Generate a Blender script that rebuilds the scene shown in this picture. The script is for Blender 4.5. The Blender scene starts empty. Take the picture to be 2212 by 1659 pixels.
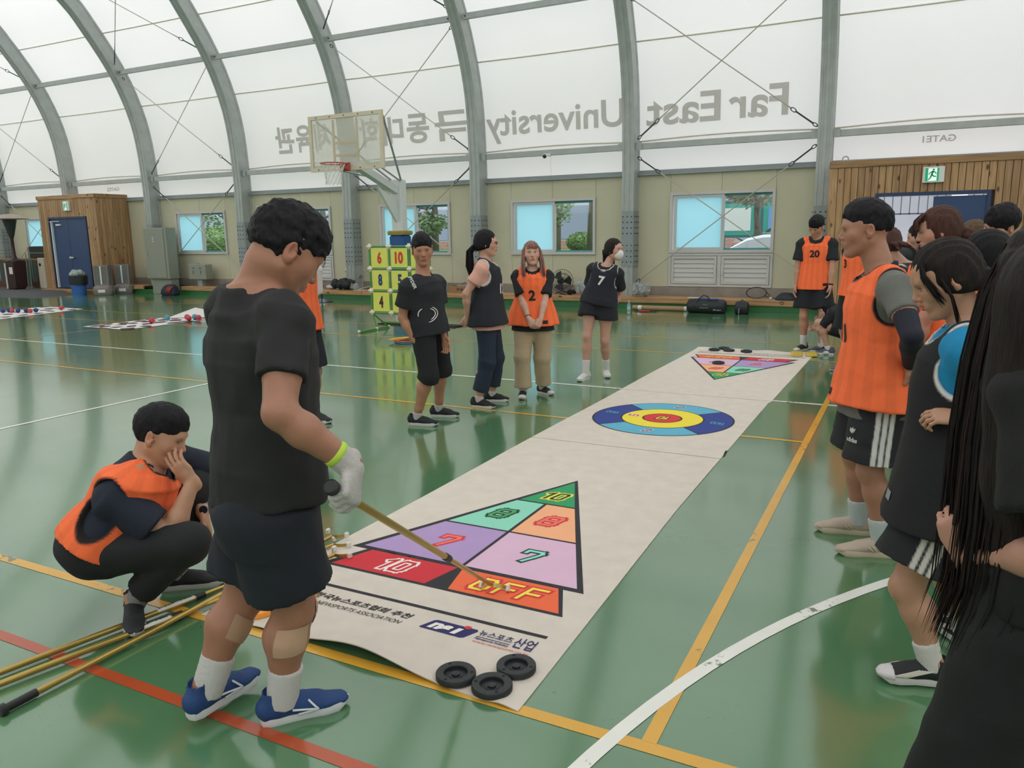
import bpy, bmesh, math, random
import numpy as np
from mathutils import Vector, Matrix
random.seed(7)
PI = math.pi
C = bpy.context.scene.collection
sc = bpy.context.scene

# ---------------- camera ----------------
CAMH = 1.62
RW = ((0.88966177, 0.07333116, -0.45069334), (0.456388, -0.17427145, 0.87254768), (-0.01455804, -0.98196334, -0.18851011))
cam = bpy.data.cameras.new('camera')
cam_o = bpy.data.objects.new('camera', cam); C.objects.link(cam_o)
cam.sensor_fit = 'HORIZONTAL'; cam.sensor_width = 36.0
cam.lens = 1674.785 / 2212 * 36.0
cam.clip_start = 0.05; cam.clip_end = 300
M = Matrix([[RW[i][0], -RW[i][1], -RW[i][2], 0] for i in range(3)] + [[0, 0, 0, 1]])
cam_o.matrix_world = Matrix.Translation((0, 0, CAMH)) @ M
sc.camera = cam_o
# ---------------- light: overcast sky outside the membrane hall ----------------
w = bpy.data.worlds.new('overcast_sky'); sc.world = w; w.use_nodes = True
bg = w.node_tree.nodes['Background']
bg.inputs[0].default_value = (0.90, 0.95, 1.0, 1); bg.inputs[1].default_value = 2.42
sun = bpy.data.lights.new('hazy_sun', 'SUN'); sun.energy = 1.0; sun.angle = 0.9; sun.color = (1, .97, .92)
sun_o = bpy.data.objects.new('hazy_sun', sun); C.objects.link(sun_o); sun_o.rotation_euler = (math.radians(25), math.radians(-12), 0)
vs = sc.view_settings
vs.view_transform = 'Standard'; vs.look = 'None'; vs.exposure = 0.0; vs.gamma = 1.0; vs.use_curve_mapping = False
sc.cycles.max_bounces = 8; sc.cycles.transparent_max_bounces = 12
sc.cycles.use_denoising = True
sc.cycles.sample_clamp_indirect = 4

# ---------------- helpers ----------------
def lin(c):
    if isinstance(c, str):
        c = c.lstrip('#'); c = [int(c[i:i+2], 16) for i in (0, 2, 4)]
    return tuple(((v/255)/12.92 if v/255 <= .04045 else ((v/255+.055)/1.055)**2.4) for v in c)
MATS = {}
def mat(name, col, rough=.6, metal=0, var=0, vscale=8, bump=0, bscale=60, spec=.5, attr=False, coat=0, stretch=None, alpha=1, sheen=0):
    if name in MATS: return MATS[name]
    m = bpy.data.materials.new(name); m.use_nodes = True
    nt = m.node_tree; b = nt.nodes['Principled BSDF']; L = nt.links
    c = lin(col)
    b.inputs['Base Color'].default_value = (*c, 1); b.inputs['Roughness'].default_value = rough
    b.inputs['Metallic'].default_value = metal; b.inputs['Specular IOR Level'].default_value = spec
    b.inputs['Coat Weight'].default_value = coat; b.inputs['Alpha'].default_value = alpha
    b.inputs['Sheen Weight'].default_value = sheen
    src = None
    if attr:
        a = nt.nodes.new('ShaderNodeAttribute'); a.attribute_name = 'Col'; src = a.outputs['Color']
    tc = nt.nodes.new('ShaderNodeTexCoord'); mp = nt.nodes.new('ShaderNodeMapping'); L.new(tc.outputs['Object'], mp.inputs[0])
    if stretch: mp.inputs['Scale'].default_value = stretch
    if var:
        n = nt.nodes.new('ShaderNodeTexNoise'); n.inputs['Scale'].default_value = vscale; n.inputs['Detail'].default_value = 6
        L.new(mp.outputs[0], n.inputs['Vector'])
        r = nt.nodes.new('ShaderNodeMapRange'); r.inputs[1].default_value = .3; r.inputs[2].default_value = .7
        r.inputs[3].default_value = 1-var; r.inputs[4].default_value = 1+var; L.new(n.outputs[0], r.inputs[0])
        mx = nt.nodes.new('ShaderNodeMix'); mx.data_type = 'RGBA'; mx.blend_type = 'MULTIPLY'; mx.inputs[0].default_value = 1
        if src: L.new(src, mx.inputs[6])
        else: mx.inputs[6].default_value = (*c, 1)
        L.new(r.outputs[0], mx.inputs[7]); src = mx.outputs[2]
    if src: L.new(src, b.inputs['Base Color'])
    if bump:
        n2 = nt.nodes.new('ShaderNodeTexNoise'); n2.inputs['Scale'].default_value = bscale; n2.inputs['Detail'].default_value = 4
        L.new(mp.outputs[0], n2.inputs['Vector'])
        bp = nt.nodes.new('ShaderNodeBump'); bp.inputs['Strength'].default_value = bump; bp.inputs['Distance'].default_value = .01
        L.new(n2.outputs[0], bp.inputs['Height']); L.new(bp.outputs[0], b.inputs['Normal'])
    MATS[name] = m
    return m

class MB:
    """collects shapes into one mesh"""
    def __init__(s): s.v = []; s.f = []; s.mi = []; s.cur = 0
    def add(s, vs_, fs, T=None):
        o = len(s.v)
        for p in vs_:
            s.v.append(tuple(T @ Vector(p)) if T is not None else tuple(p))
        for f in fs: s.f.append(tuple(i+o for i in f)); s.mi.append(s.cur)
        return s
    def box(s, c, d, T=None):
        x, y, z = c; a, b, e = d[0]/2, d[1]/2, d[2]/2
        vs_ = [(x+i*a, y+j*b, z+k*e) for i in (-1, 1) for j in (-1, 1) for k in (-1, 1)]
        return s.add(vs_, [(0, 1, 3, 2), (4, 6, 7, 5), (0, 4, 5, 1), (2, 3, 7, 6), (0, 2, 6, 4), (1, 5, 7, 3)], T)
    def bx(s, x0, x1, y0, y1, z0, z1): return s.box(((x0+x1)/2, (y0+y1)/2, (z0+z1)/2), (abs(x1-x0), abs(y1-y0), abs(z1-z0)))
    def bbox(s, c, d, r, T=None):
        """box with chamfered vertical and top edges"""
        x, y, z = c; a, b, e = d[0]/2, d[1]/2, d[2]/2
        def ring(i, zz): 
            p = a-i; q = b-i
            return [(x-p+r, y-q, zz), (x+p-r, y-q, zz), (x+p, y-q+r, zz), (x+p, y+q-r, zz), (x+p-r, y+q, zz), (x-p+r, y+q, zz), (x-p, y+q-r, zz), (x-p, y-q+r, zz)]
        R = [ring(r*.7, z-e), ring(0, z-e+r), ring(0, z+e-r), ring(r*.7, z+e)]
        return s.loft(R, T=T)
    def loft(s, rings, caps=True, closed=True, T=None):
        n = len(rings[0]); vs_ = [p for r in rings for p in r]; fs = []
        for i in range(len(rings)-1):
            for j in range(n if closed else n-1):
                k = (j+1) % n
                fs.append((i*n+j, i*n+k, (i+1)*n+k, (i+1)*n+j))
        if caps: fs.append(tuple(range(n-1, -1, -1))); fs.append(tuple((len(rings)-1)*n+j for j in range(n)))
        return s.add(vs_, fs, T)
    def cyl(s, a, b, r0, r1=None, n=12, T=None):
        r1 = r0 if r1 is None else r1
        return s.tube([a, b], [r0, r1], n, T)
    def tube(s, pts, rad, n=8, T=None, caps=True):
        pts = [Vector(p) for p in pts]
        if not hasattr(rad, '__len__'): rad = [rad]*len(pts)
        d0 = (pts[1]-pts[0]).normalized(); u = d0.orthogonal().normalized(); rings = []
        for i, p in enumerate(pts):
            d = (pts[min(i+1, len(pts)-1)]-pts[max(i-1, 0)])
            if d.length < 1e-9: d = d0
            d.normalize()
            u = (u-d*u.dot(d)); u = u.normalized() if u.length > 1e-6 else d.orthogonal().normalized(); vv = d.cross(u)
            rings.append([tuple(p+(u*math.cos(2*PI*k/n)+vv*math.sin(2*PI*k/n))*rad[i]) for k in range(n)])
        return s.loft(rings, caps, T=T)
    def lathe(s, prof, n=24, T=None, caps=False):
        rings = [[(r*math.cos(2*PI*k/n), r*math.sin(2*PI*k/n), z) for k in range(n)] for r, z in prof]
        return s.loft(rings, caps, T=T)
    def prism(s, poly, z0, z1, T=None):
        return s.loft([[(x, y, z0) for x, y in poly], [(x, y, z1) for x, y in poly]], T=T)
    def torus(s, R, r, n=32, m=8, T=None):
        vs_ = []; fs = []
        for i in range(n):
            a = 2*PI*i/n
            for j in range(m):
                b = 2*PI*j/m; q = R+r*math.cos(b)
                vs_.append((q*math.cos(a), q*math.sin(a), r*math.sin(b)))
        for i in range(n):
            for j in range(m):
                fs.append((i*m+j, ((i+1) % n)*m+j, ((i+1) % n)*m+(j+1) % m, i*m+(j+1) % m))
        return s.add(vs_, fs, T)
    def sph(s, c, r, n=16, m=10, T=None, sc_=(1, 1, 1)):
        prof = [(max(1e-4, math.sin(PI*i/m)), -math.cos(PI*i/m)) for i in range(m+1)]
        TT = Matrix.Translation(c) @ Matrix.Diagonal((r*sc_[0], r*sc_[1], r*sc_[2], 1))
        return s.lathe(prof, n, (T @ TT) if T is not None else TT, True)
    def mesh(s, name, m, smooth=False):
        me = bpy.data.meshes.new(name); me.from_pydata(s.v, [], s.f)
        for mm in (m if isinstance(m, (list, tuple)) else [m]): me.materials.append(mm)
        if any(s.mi): me.polygons.foreach_set('material_index', s.mi)
        bm = bmesh.new(); bm.from_mesh(me); bmesh.ops.recalc_face_normals(bm, faces=bm.faces); bm.to_mesh(me); bm.free()
        if smooth:
            me.polygons.foreach_set('use_smooth', [True]*len(me.polygons))
            if smooth != 'all':
                me.set_sharp_from_angle(angle=math.radians(38))
        return me
    def build(s, name, m, parent=None, smooth=False, loc=None, rot=None):
        return link(name, s.mesh(name, m, smooth), parent, loc, rot)
def link(name, me, parent=None, loc=None, rot=None):
    o = bpy.data.objects.new(name, me); C.objects.link(o)
    if parent is not None: o.parent = parent
    if loc is not None: o.location = loc
    if rot is not None: o.rotation_euler = rot
    return o
def tag(o, label, cat, group=None):
    o['label'] = label; o['category'] = cat
    if group: o['group'] = group
    return o
def thing(name, label, cat, loc=(0, 0, 0), rz=0, group=None):
    o = bpy.data.objects.new(name, None); C.objects.link(o); o.location = loc; o.rotation_euler = (0, 0, rz)
    o.empty_display_size = .1
    return tag(o, label, cat, group)
def struct(name, loc=(0, 0, 0)):
    o = bpy.data.objects.new(name, None); C.objects.link(o); o.location = loc; o['kind'] = 'structure'; return o
def st(o): o['kind'] = 'structure'; return o
def stuff(o): o['kind'] = 'stuff'; return o
def dup(root, loc, rz=None, label=None, group=None):
    r = root.copy(); C.objects.link(r); r.location = loc
    if rz is not None: r.rotation_euler = (0, 0, rz)
    if label: r['label'] = label
    if group: r['group'] = group
    for ch in list(root.children):
        c = ch.copy(); C.objects.link(c); c.parent = r
        for g in ch.children:
            d = g.copy(); C.objects.link(d); d.parent = c
    return r
def TR(x=0, y=0, z=0): return Matrix.Translation((x, y, z))
def RX(a): return Matrix.Rotation(a, 4, 'X')
def RY(a): return Matrix.Rotation(a, 4, 'Y')
def RZ(a): return Matrix.Rotation(a, 4, 'Z')
def textmesh(s, size, bold=0.0, shear=0, spacing=1.0, res=3, align='LEFT'):
    """letters as a flat triangle mesh: arrays of verts and faces in the xy plane"""
    cu = bpy.data.curves.new('t', 'FONT'); cu.body = s; cu.size = size; cu.offset = bold; cu.shear = shear
    cu.space_character = spacing; cu.resolution_u = res; cu.align_x = align
    ob = bpy.data.objects.new('t', cu); C.objects.link(ob)
    dg = bpy.context.evaluated_depsgraph_get(); me = bpy.data.meshes.new_from_object(ob.evaluated_get(dg))
    vs_ = [tuple(v.co) for v in me.vertices]; fs = [tuple(p.vertices) for p in me.polygons]
    bpy.data.objects.remove(ob); bpy.data.curves.remove(cu); bpy.data.meshes.remove(me)
    return vs_, fs
def fit_text(s, x0, x1, y0, y1, **k):
    """letters scaled to fill a box"""
    vs_, fs = textmesh(s, 1.0, **k)
    xs = [v[0] for v in vs_]; ys = [v[1] for v in vs_]
    a, b, c, d = min(xs), max(xs), min(ys), max(ys)
    return [(x0+(v[0]-a)/(b-a)*(x1-x0), y0+(v[1]-c)/(d-c)*(y1-y0), 0) for v in vs_], fs

# ---------------- materials ----------------
steel = mat('galvanised_steel', '#a7adaa', .45, .15, var=.08, vscale=5, bump=.05)
steel_d = mat('grey_painted_steel', '#90989a', .5, .15, var=.06)
white_steel = mat('white_painted_steel', '#d5d9d8', .4, 0, var=.03)
bolt_m = mat('dark_bolt', '#4b4f52', .5, .6)
panel_m = mat('beige_sandwich_panel', '#c3bfa5', .55, 0, var=.035, vscale=1.2)
basebd_m = mat('weathered_base_board', '#8d857c', .8, 0, var=.2, vscale=3)
cream = mat('cream_seam_tape', '#d2cdbb', .8)
upvc = mat('white_upvc_frame', '#c3c3c0', .4)
black_p = mat('black_plastic', '#1c1d1f', .45, 0)
black_f = mat('black_fabric', '#17181b', .9, 0, bump=.2, bscale=200)
dark_m = mat('dark_void', '#101112', .9)
gold = mat('brass_anodised_tube', '#b99d55', .28, .75, var=.05, vscale=3)
clear_p = mat('clear_plastic_bag', '#cfd3d2', .2, 0, alpha=.45)
white_p = mat('white_plastic', '#dcdcda', .4)
blue_door = mat('blue_painted_door', '#2c456e', .45, 0, var=.05, vscale=2)
navy_frame = mat('navy_door_frame', '#22375a', .45)
def wood_mat(name, col, dark, sx=1.0):
    m = bpy.data.materials.new(name); m.use_nodes = True; nt = m.node_tree; b = nt.nodes['Principled BSDF']; L = nt.links
    tc = nt.nodes.new('ShaderNodeTexCoord'); oi = nt.nodes.new('ShaderNodeObjectInfo')
    ad = nt.nodes.new('ShaderNodeVectorMath'); ad.operation = 'ADD'; sc_ = nt.nodes.new('ShaderNodeVectorMath'); sc_.operation = 'SCALE'
    cm = nt.nodes.new('ShaderNodeCombineXYZ')
    for i in range(3): L.new(oi.outputs['Random'], cm.inputs[i])
    L.new(cm.outputs[0], sc_.inputs[0]); sc_.inputs['Scale'].default_value = 37
    L.new(tc.outputs['Object'], ad.inputs[0]); L.new(sc_.outputs[0], ad.inputs[1])
    mp = nt.nodes.new('ShaderNodeMapping'); L.new(ad.outputs[0], mp.inputs[0])
    mp.inputs['Scale'].default_value = (9, 9, .7) if sx == 1 else (.7, 9, 9)
    n = nt.nodes.new('ShaderNodeTexNoise'); n.inputs['Scale'].default_value = 2.2; n.inputs['Detail'].default_value = 7; n.inputs['Distortion'].default_value = .6
    L.new(mp.outputs[0], n.inputs['Vector'])
    cr = nt.nodes.new('ShaderNodeValToRGB'); cr.color_ramp.elements[0].position = .3; cr.color_ramp.elements[0].color = (*lin(dark), 1)
    cr.color_ramp.elements[1].position = .68; cr.color_ramp.elements[1].color = (*lin(col), 1); L.new(n.outputs[0], cr.inputs[0])
    mp2 = nt.nodes.new('ShaderNodeMapping'); L.new(ad.outputs[0], mp2.inputs[0]); mp2.inputs['Scale'].default_value = (1, 1, .45) if sx == 1 else (.45, 1, 1)
    vo = nt.nodes.new('ShaderNodeTexVoronoi'); vo.inputs['Scale'].default_value = 5.5; L.new(mp2.outputs[0], vo.inputs['Vector'])
    kr = nt.nodes.new('ShaderNodeMapRange'); kr.inputs[1].default_value = .07; kr.inputs[2].default_value = .17; kr.inputs[3].default_value = 1; kr.inputs[4].default_value = 0
    L.new(vo.outputs['Distance'], kr.inputs[0])
    mx = nt.nodes.new('ShaderNodeMix'); mx.data_type = 'RGBA'; L.new(kr.outputs[0], mx.inputs[0]); L.new(cr.outputs[0], mx.inputs[6]); mx.inputs[7].default_value = (*lin('#4a2f1c'), 1)
    hs = nt.nodes.new('ShaderNodeHueSaturation'); mr = nt.nodes.new('ShaderNodeMapRange'); mr.inputs[3].default_value = .82; mr.inputs[4].default_value = 1.15
    L.new(oi.outputs['Random'], mr.inputs[0]); L.new(mr.outputs[0], hs.inputs['Value']); L.new(mx.outputs[2], hs.inputs['Color'])
    L.new(hs.outputs[0], b.inputs['Base Color']); b.inputs['Roughness'].default_value = .55
    MATS[name] = m; return m
wood_v = wood_mat('stained_pine_vertical', '#b8946b', '#906c48')
wood_h = wood_mat('stained_pine_horizontal', '#b18c60', '#86633f', 0)
bench_w = wood_mat('pale_pine_bench', '#c39a6b', '#96704a', 0)

# floor: glossy green epoxy
def floor_mat():
    m = bpy.data.materials.new('green_epoxy_floor'); m.use_nodes = True; nt = m.node_tree; b = nt.nodes['Principled BSDF']; L = nt.links
    tc = nt.nodes.new('ShaderNodeTexCoord')
    def noise(s, d, vec=None, stretch=None):
        n = nt.nodes.new('ShaderNodeTexNoise'); n.inputs['Scale'].default_value = s; n.inputs['Detail'].default_value = d
        if stretch:
            mp = nt.nodes.new('ShaderNodeMapping'); mp.inputs['Scale'].default_value = stretch; L.new(tc.outputs['Object'], mp.inputs[0]); L.new(mp.outputs[0], n.inputs['Vector'])
        else: L.new(tc.outputs['Object'], n.inputs['Vector'])
        return n
    n1 = noise(.55, 5); cr = nt.nodes.new('ShaderNodeValToRGB')
    cr.color_ramp.elements[0].position = .35; cr.color_ramp.elements[0].color = (*lin('#4a7550'), 1)
    cr.color_ramp.elements[1].position = .7; cr.color_ramp.elements[1].color = (*lin('#58835b'), 1); L.new(n1.outputs[0], cr.inputs[0])
    # scuffs
    n2 = noise(38, 3, stretch=(1, 2.5, 1)); n3 = noise(1.6, 4)
    mm = nt.nodes.new('ShaderNodeMath'); mm.operation = 'MULTIPLY'
    r2 = nt.nodes.new('ShaderNodeMapRange'); r2.inputs[1].default_value = .66; r2.inputs[2].default_value = .74; L.new(n2.outputs[0], r2.inputs[0])
    r3 = nt.nodes.new('ShaderNodeMapRange'); r3.inputs[1].default_value = .52; r3.inputs[2].default_value = .66; L.new(n3.outputs[0], r3.inputs[0])
    L.new(r2.outputs[0], mm.inputs[0]); L.new(r3.outputs[0], mm.inputs[1])
    mx = nt.nodes.new('ShaderNodeMix'); mx.data_type = 'RGBA'; L.new(mm.outputs[0], mx.inputs[0]); L.new(cr.outputs[0], mx.inputs[6]); mx.inputs[7].default_value = (*lin('#33493a'), 1)
    L.new(mx.outputs[2], b.inputs['Base Color'])
    n4 = noise(3, 5, stretch=(1, .5, 1)); rr = nt.nodes.new('ShaderNodeMapRange'); rr.inputs[3].default_value = .09; rr.inputs[4].default_value = .20; L.new(n4.outputs[0], rr.inputs[0])
    L.new(rr.outputs[0], b.inputs['Roughness']); b.inputs['Specular IOR Level'].default_value = 1.0; b.inputs['Coat Weight'].default_value = .5; b.inputs['Coat Roughness'].default_value = .08
    n5 = noise(2.2, 3); bp = nt.nodes.new('ShaderNodeBump'); bp.inputs['Strength'].default_value = .12; bp.inputs['Distance'].default_value = .012; L.new(n5.outputs[0], bp.inputs['Height'])
    n6 = noise(160, 2); bp2 = nt.nodes.new('ShaderNodeBump'); bp2.inputs['Strength'].default_value = .05; bp2.inputs['Distance'].default_value = .002; L.new(n6.outputs[0], bp2.inputs['Height']); L.new(bp.outputs[0], bp2.inputs['Normal'])
    L.new(bp2.outputs[0], b.inputs['Normal'])
    return m
floor_m = floor_mat()
def line_mat(name, col):
    m = mat(name, col, .2, 0, var=.06, vscale=3, spec=.55)
    nt = m.node_tree; b = nt.nodes['Principled BSDF']; L = nt.links; tc = nt.nodes['Texture Coordinate']
    n = nt.nodes.new('ShaderNodeTexNoise'); n.inputs['Scale'].default_value = 26; n.inputs['Detail'].default_value = 5; L.new(tc.outputs['Object'], n.inputs['Vector'])
    n3 = nt.nodes.new('ShaderNodeTexNoise'); n3.inputs['Scale'].default_value = 2.0; L.new(tc.outputs['Object'], n3.inputs['Vector'])
    ad = nt.nodes.new('ShaderNodeMath'); ad.operation = 'MULTIPLY'; L.new(n.outputs[0], ad.inputs[0]); L.new(n3.outputs[0], ad.inputs[1])
    r = nt.nodes.new('ShaderNodeMapRange'); r.inputs[1].default_value = .37; r.inputs[2].default_value = .42; L.new(ad.outputs[0], r.inputs[0])
    mx = nt.nodes.new('ShaderNodeMix'); mx.data_type = 'RGBA'; L.new(r.outputs[0], mx.inputs[0])
    src = b.inputs['Base Color'].links[0].from_socket; L.new(src, mx.inputs[6]); mx.inputs[7].default_value = (*lin('#6f7a64'), 1); L.new(mx.outputs[2], b.inputs['Base Color'])
    return m
line_w = line_mat('white_line_paint', '#e6e6df'); line_y = line_mat('yellow_line_paint', '#d9a43a'); line_r = line_mat('red_line_paint', '#b4512f')

# membrane
def membrane_mat():
    m = bpy.data.materials.new('white_pvc_membrane'); m.use_nodes = True; nt = m.node_tree; L = nt.links
    nt.nodes.remove(nt.nodes['Principled BSDF']); out = nt.nodes['Material Output']
    tc = nt.nodes.new('ShaderNodeTexCoord'); n = nt.nodes.new('ShaderNodeTexNoise'); n.inputs['Scale'].default_value = .6; n.inputs['Detail'].default_value = 4; L.new(tc.outputs['Object'], n.inputs['Vector'])
    cr = nt.nodes.new('ShaderNodeValToRGB'); cr.color_ramp.elements[0].color = (.82, .785, .75, 1); cr.color_ramp.elements[1].color = (.87, .835, .80, 1); L.new(n.outputs[0], cr.inputs[0])
    d = nt.nodes.new('ShaderNodeBsdfDiffuse'); t = nt.nodes.new('ShaderNodeBsdfTranslucent'); mx = nt.nodes.new('ShaderNodeMixShader'); mx.inputs[0].default_value = .46
    L.new(cr.outputs[0], d.inputs[0]); L.new(cr.outputs[0], t.inputs[0]); L.new(d.outputs[0], mx.inputs[1]); L.new(t.outputs[0], mx.inputs[2]); L.new(mx.outputs[0], out.inputs[0])
    return m
def translucent(name, col, f=.5, gloss=0):
    m = bpy.data.materials.new(name); m.use_nodes = True; nt = m.node_tree; L = nt.links
    nt.nodes.remove(nt.nodes['Principled BSDF']); out = nt.nodes['Material Output']
    d = nt.nodes.new('ShaderNodeBsdfDiffuse'); t = nt.nodes.new('ShaderNodeBsdfTranslucent'); mx = nt.nodes.new('ShaderNodeMixShader'); mx.inputs[0].default_value = f
    for n_ in (d, t): n_.inputs[0].default_value = (*lin(col), 1)
    L.new(d.outputs[0], mx.inputs[1]); L.new(t.outputs[0], mx.inputs[2]); L.new(mx.outputs[0], out.inputs[0]); return m
membrane = membrane_mat(); membrane_ink = translucent('grey_membrane_print', '#cbc8c3', .46)
frost = translucent('cyan_frosted_film', '#d4f4fa', .82)
def glass_mat(name, tint, refl=.08):
    m = bpy.data.materials.new(name); m.use_nodes = True; nt = m.node_tree; L = nt.links
    nt.nodes.remove(nt.nodes['Principled BSDF']); out = nt.nodes['Material Output']
    t = nt.nodes.new('ShaderNodeBsdfTransparent'); t.inputs[0].default_value = (*lin(tint), 1); g = nt.nodes.new('ShaderNodeBsdfGlossy'); g.inputs['Roughness'].default_value = .02
    mx = nt.nodes.new('ShaderNodeMixShader'); lw = nt.nodes.new('ShaderNodeLayerWeight'); pw = nt.nodes.new('ShaderNodeMath'); pw.operation = 'POWER'; pw.inputs[1].default_value = 4; fr = nt.nodes.new('ShaderNodeMath'); fr.operation = 'MULTIPLY_ADD'; fr.inputs[1].default_value = .6; fr.inputs[2].default_value = .04
    L.new(lw.outputs['Facing'], pw.inputs[0]); L.new(pw.outputs[0], fr.inputs[0]); L.new(fr.outputs[0], mx.inputs[0]); L.new(t.outputs[0], mx.inputs[1]); L.new(g.outputs[0], mx.inputs[2]); L.new(mx.outputs[0], out.inputs[0]); return m
glass = glass_mat('clear_window_glass', '#f0f6f5')

# ---------------- setting ----------------
X0, X1 = -33.0, 7.0
YW = 17.0            # inner face of the long wall
YM = 3.2             # middle of the hall
COLS = [-29.0, -25.06, -21.12, -17.28, -13.4, -9.52, -5.68, -1.72, 2.2, 6.1]
fl = MB().add([(X0-2, 2*YM-YW-2, 0), (X1+2, 2*YM-YW-2, 0), (X1+2, 17.2, 0), (X0-2, 17.2, 0)], [(0, 1, 2, 3)]).build('floor', floor_m); st(fl)
def strip(name, pts, wd, m, z=.0016):
    b = MB(); n = len(pts); L_, R_ = [], []
    for i, p in enumerate(pts):
        a = Vector(pts[max(i-1, 0)]); c = Vector(pts[min(i+1, n-1)]); d = (c-a).normalized(); q = Vector((-d.y, d.x))*wd/2
        L_.append((p[0]+q.x, p[1]+q.y, z)); R_.append((p[0]-q.x, p[1]-q.y, z))
    b.add(L_+R_, [(i, n+i, n+i+1, i+1) for i in range(n-1)]); return b.build(name, m, fl)
strip('court_line', [(-30, 7.77), (6, 7.70)], .05, line_w)
strip('court_line', [(-30, 6.30), (-.655, 6.24)], .045, line_y)
strip('court_line', [(-9, 2.17), (3, 2.163)], .055, line_y)
strip('court_line', [(-9, 1.68), (2, 1.68)], .05, line_r)
strip('court_line', [(-30, 11.80), (6, 11.82)], .04, line_y)
strip('court_line', [(-30, 10.40), (6, 10.37)], .04, line_y)
strip('court_line', [(-.652, 2.19), (-.655, 13.3)], .05, line_y, .0020)
strip('court_line', [(-7.1, -2), (-7.1, 6.30)], .05, line_w, .0020)
strip('court_line', [(-13.55, 6.0), (-13.5, 13.3)], .04, line_y, .0020)
strip('court_line', [(-18.5, 14.0), (-2.0, 14.0)], .04, line_y)
arc = [(-.822, 1.972), (-.79, 2.07), (-.702, 2.343), (-.636, 2.578), (-.52, 2.88), (-.365, 3.183), (-.15, 3.62), (.107, 3.956), (.331, 4.216), (.8, 4.62)]
# circular fit of the centre circle arc
cx_, cy_, rr_ = 1.72, 1.98-.55, 0
A_ = np.array([[2*x, 2*y, 1] for x, y in arc[:-1]]); B_ = np.array([x*x+y*y for x, y in arc[:-1]]); sol = np.linalg.lstsq(A_, B_, rcond=None)[0]
cx_, cy_ = sol[0], sol[1]; rr_ = math.sqrt(sol[2]+cx_**2+cy_**2)
strip('court_line', [(cx_+rr_*math.cos(t), cy_+rr_*math.sin(t)) for t in np.linspace(math.radians(20), math.radians(340), 160)], .055, line_w, .0024)

# arch profile (front face), y against z
PROF = [(16.62, .24), (16.62, 1.6), (16.63, 2.9), (16.62, 3.4), (16.54, 4.5), (16.33, 5.4), (15.87, 6.4), (15.15, 7.4), (14.55, 8.05), (12.9, 9.3), (10.6, 10.4), (8.0, 11.1), (5.4, 11.5), (YM, 11.6)]
def spline(P, k):
    out = []
    for i in range(len(P)-1):
        p0 = P[max(i-1, 0)]; p1 = P[i]; p2 = P[i+1]; p3 = P[min(i+2, len(P)-1)]
        for j in range(k):
            t = j/k
            out.append(tuple(.5*((2*p1[a])+(-p0[a]+p2[a])*t+(2*p0[a]-5*p1[a]+4*p2[a]-p3[a])*t*t+(-p0[a]+3*p1[a]-3*p2[a]+p3[a])*t**3) for a in range(len(p1))))
    out.append(tuple(P[-1])); return out
PS = spline(PROF, 3)
def offset(P, d):
    out = []
    for i, p in enumerate(P):
        a = P[max(i-1, 0)]; b = P[min(i+1, len(P)-1)]; dy, dz = b[0]-a[0], b[1]-a[1]; l = math.hypot(dy, dz)
        out.append((p[0]+dz/l*d, p[1]-dy/l*d))
    return out
ARD = .40
FAB = offset(PS, ARD+.03)
def fab_at(z):
    for i in range(len(FAB)-1):
        if FAB[i][1] <= z <= FAB[i+1][1]:
            t = (z-FAB[i][1])/(FAB[i+1][1]-FAB[i][1]); return FAB[i][0]+(FAB[i+1][0]-FAB[i][0])*t
    return FAB[-1][0]
# arch cross section: x against depth with grooves in the front face
hw = .135
SEC = [(-hw, 0), (-hw+.05, 0), (-hw+.055, .012), (-.035, .012), (-.03, 0), (.03, 0), (.035, .012), (hw-.055, .012), (hw-.05, 0), (hw, 0), (hw, .06), (hw-.012, .07), (hw-.012, ARD-.07), (hw, ARD-.06), (hw, ARD), (-hw, ARD), (-hw, ARD-.06), (-hw+.012, ARD-.07), (-hw+.012, .07), (-hw, .06)]
def arch_mesh():
    b = MB(); full = PS+[(2*YM-y, z) for y, z in reversed(PS[:-1])]
    offs = {}
    rings = []
    for d in sorted({s[1] for s in SEC}): offs[d] = offset(full, d)
    for i in range(len(full)): rings.append([(s[0], offs[s[1]][i][0], offs[s[1]][i][1]) for s in SEC])
    b.loft(rings); return b.mesh('arch_profile', steel)
AM = arch_mesh()
bb = MB()
for zz in (1.0, 1.12, 1.24, 1.36, 1.62, 1.74, 1.86, 1.98):
    for xx in (-.095, 0, .095): bb.sph((xx, 16.615, zz), .017, 6, 4)
    for yy in (16.7, 16.82, 16.93): bb.sph((hw+.012, yy, zz), .017, 6, 4); bb.sph((-hw-.012, yy, zz), .017, 6, 4)
bolt_me = bb.mesh('bolts', bolt_m, 'all')
pl = MB(); 
for s_ in (-1, 1): pl.box((s_*(hw+.004), 16.82, 1.5), (.012, .30, 1.2))
pl.box((0, 16.617, 1.5), (.25, .008, 1.2)); plate_me = pl.mesh('splice_plate', steel_d)
cl_me = MB().box((0, 16.72, 3.46), (.14, .012, .16)).mesh('cleat', steel)
names_arch = ['nearest the far left edge', 'just left of the wooden gate booth in the far corner', 'right of the far wooden gate booth beside the grey cabinet', 'behind the tall man in the black tee', 'behind the basketball backboard', 'behind the woman with glasses', 'behind the woman with the face mask', 'left of the near wooden gate booth', 'to the right beyond the near gate booth', 'at the right end of the hall']
for i, x in enumerate(COLS):
    t = thing('steel_arch', 'galvanised steel arch column ' + names_arch[i], 'arch', (x, 0, 0))
    link('arch_profile', AM, t); stuff(link('bolts', bolt_me, t)); link('splice_plate', plate_me, t); link('cleat', cl_me, t, (hw+.06, 0, 0)); link('cleat', cl_me, t, (-hw-.06, 0, 0))

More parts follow.
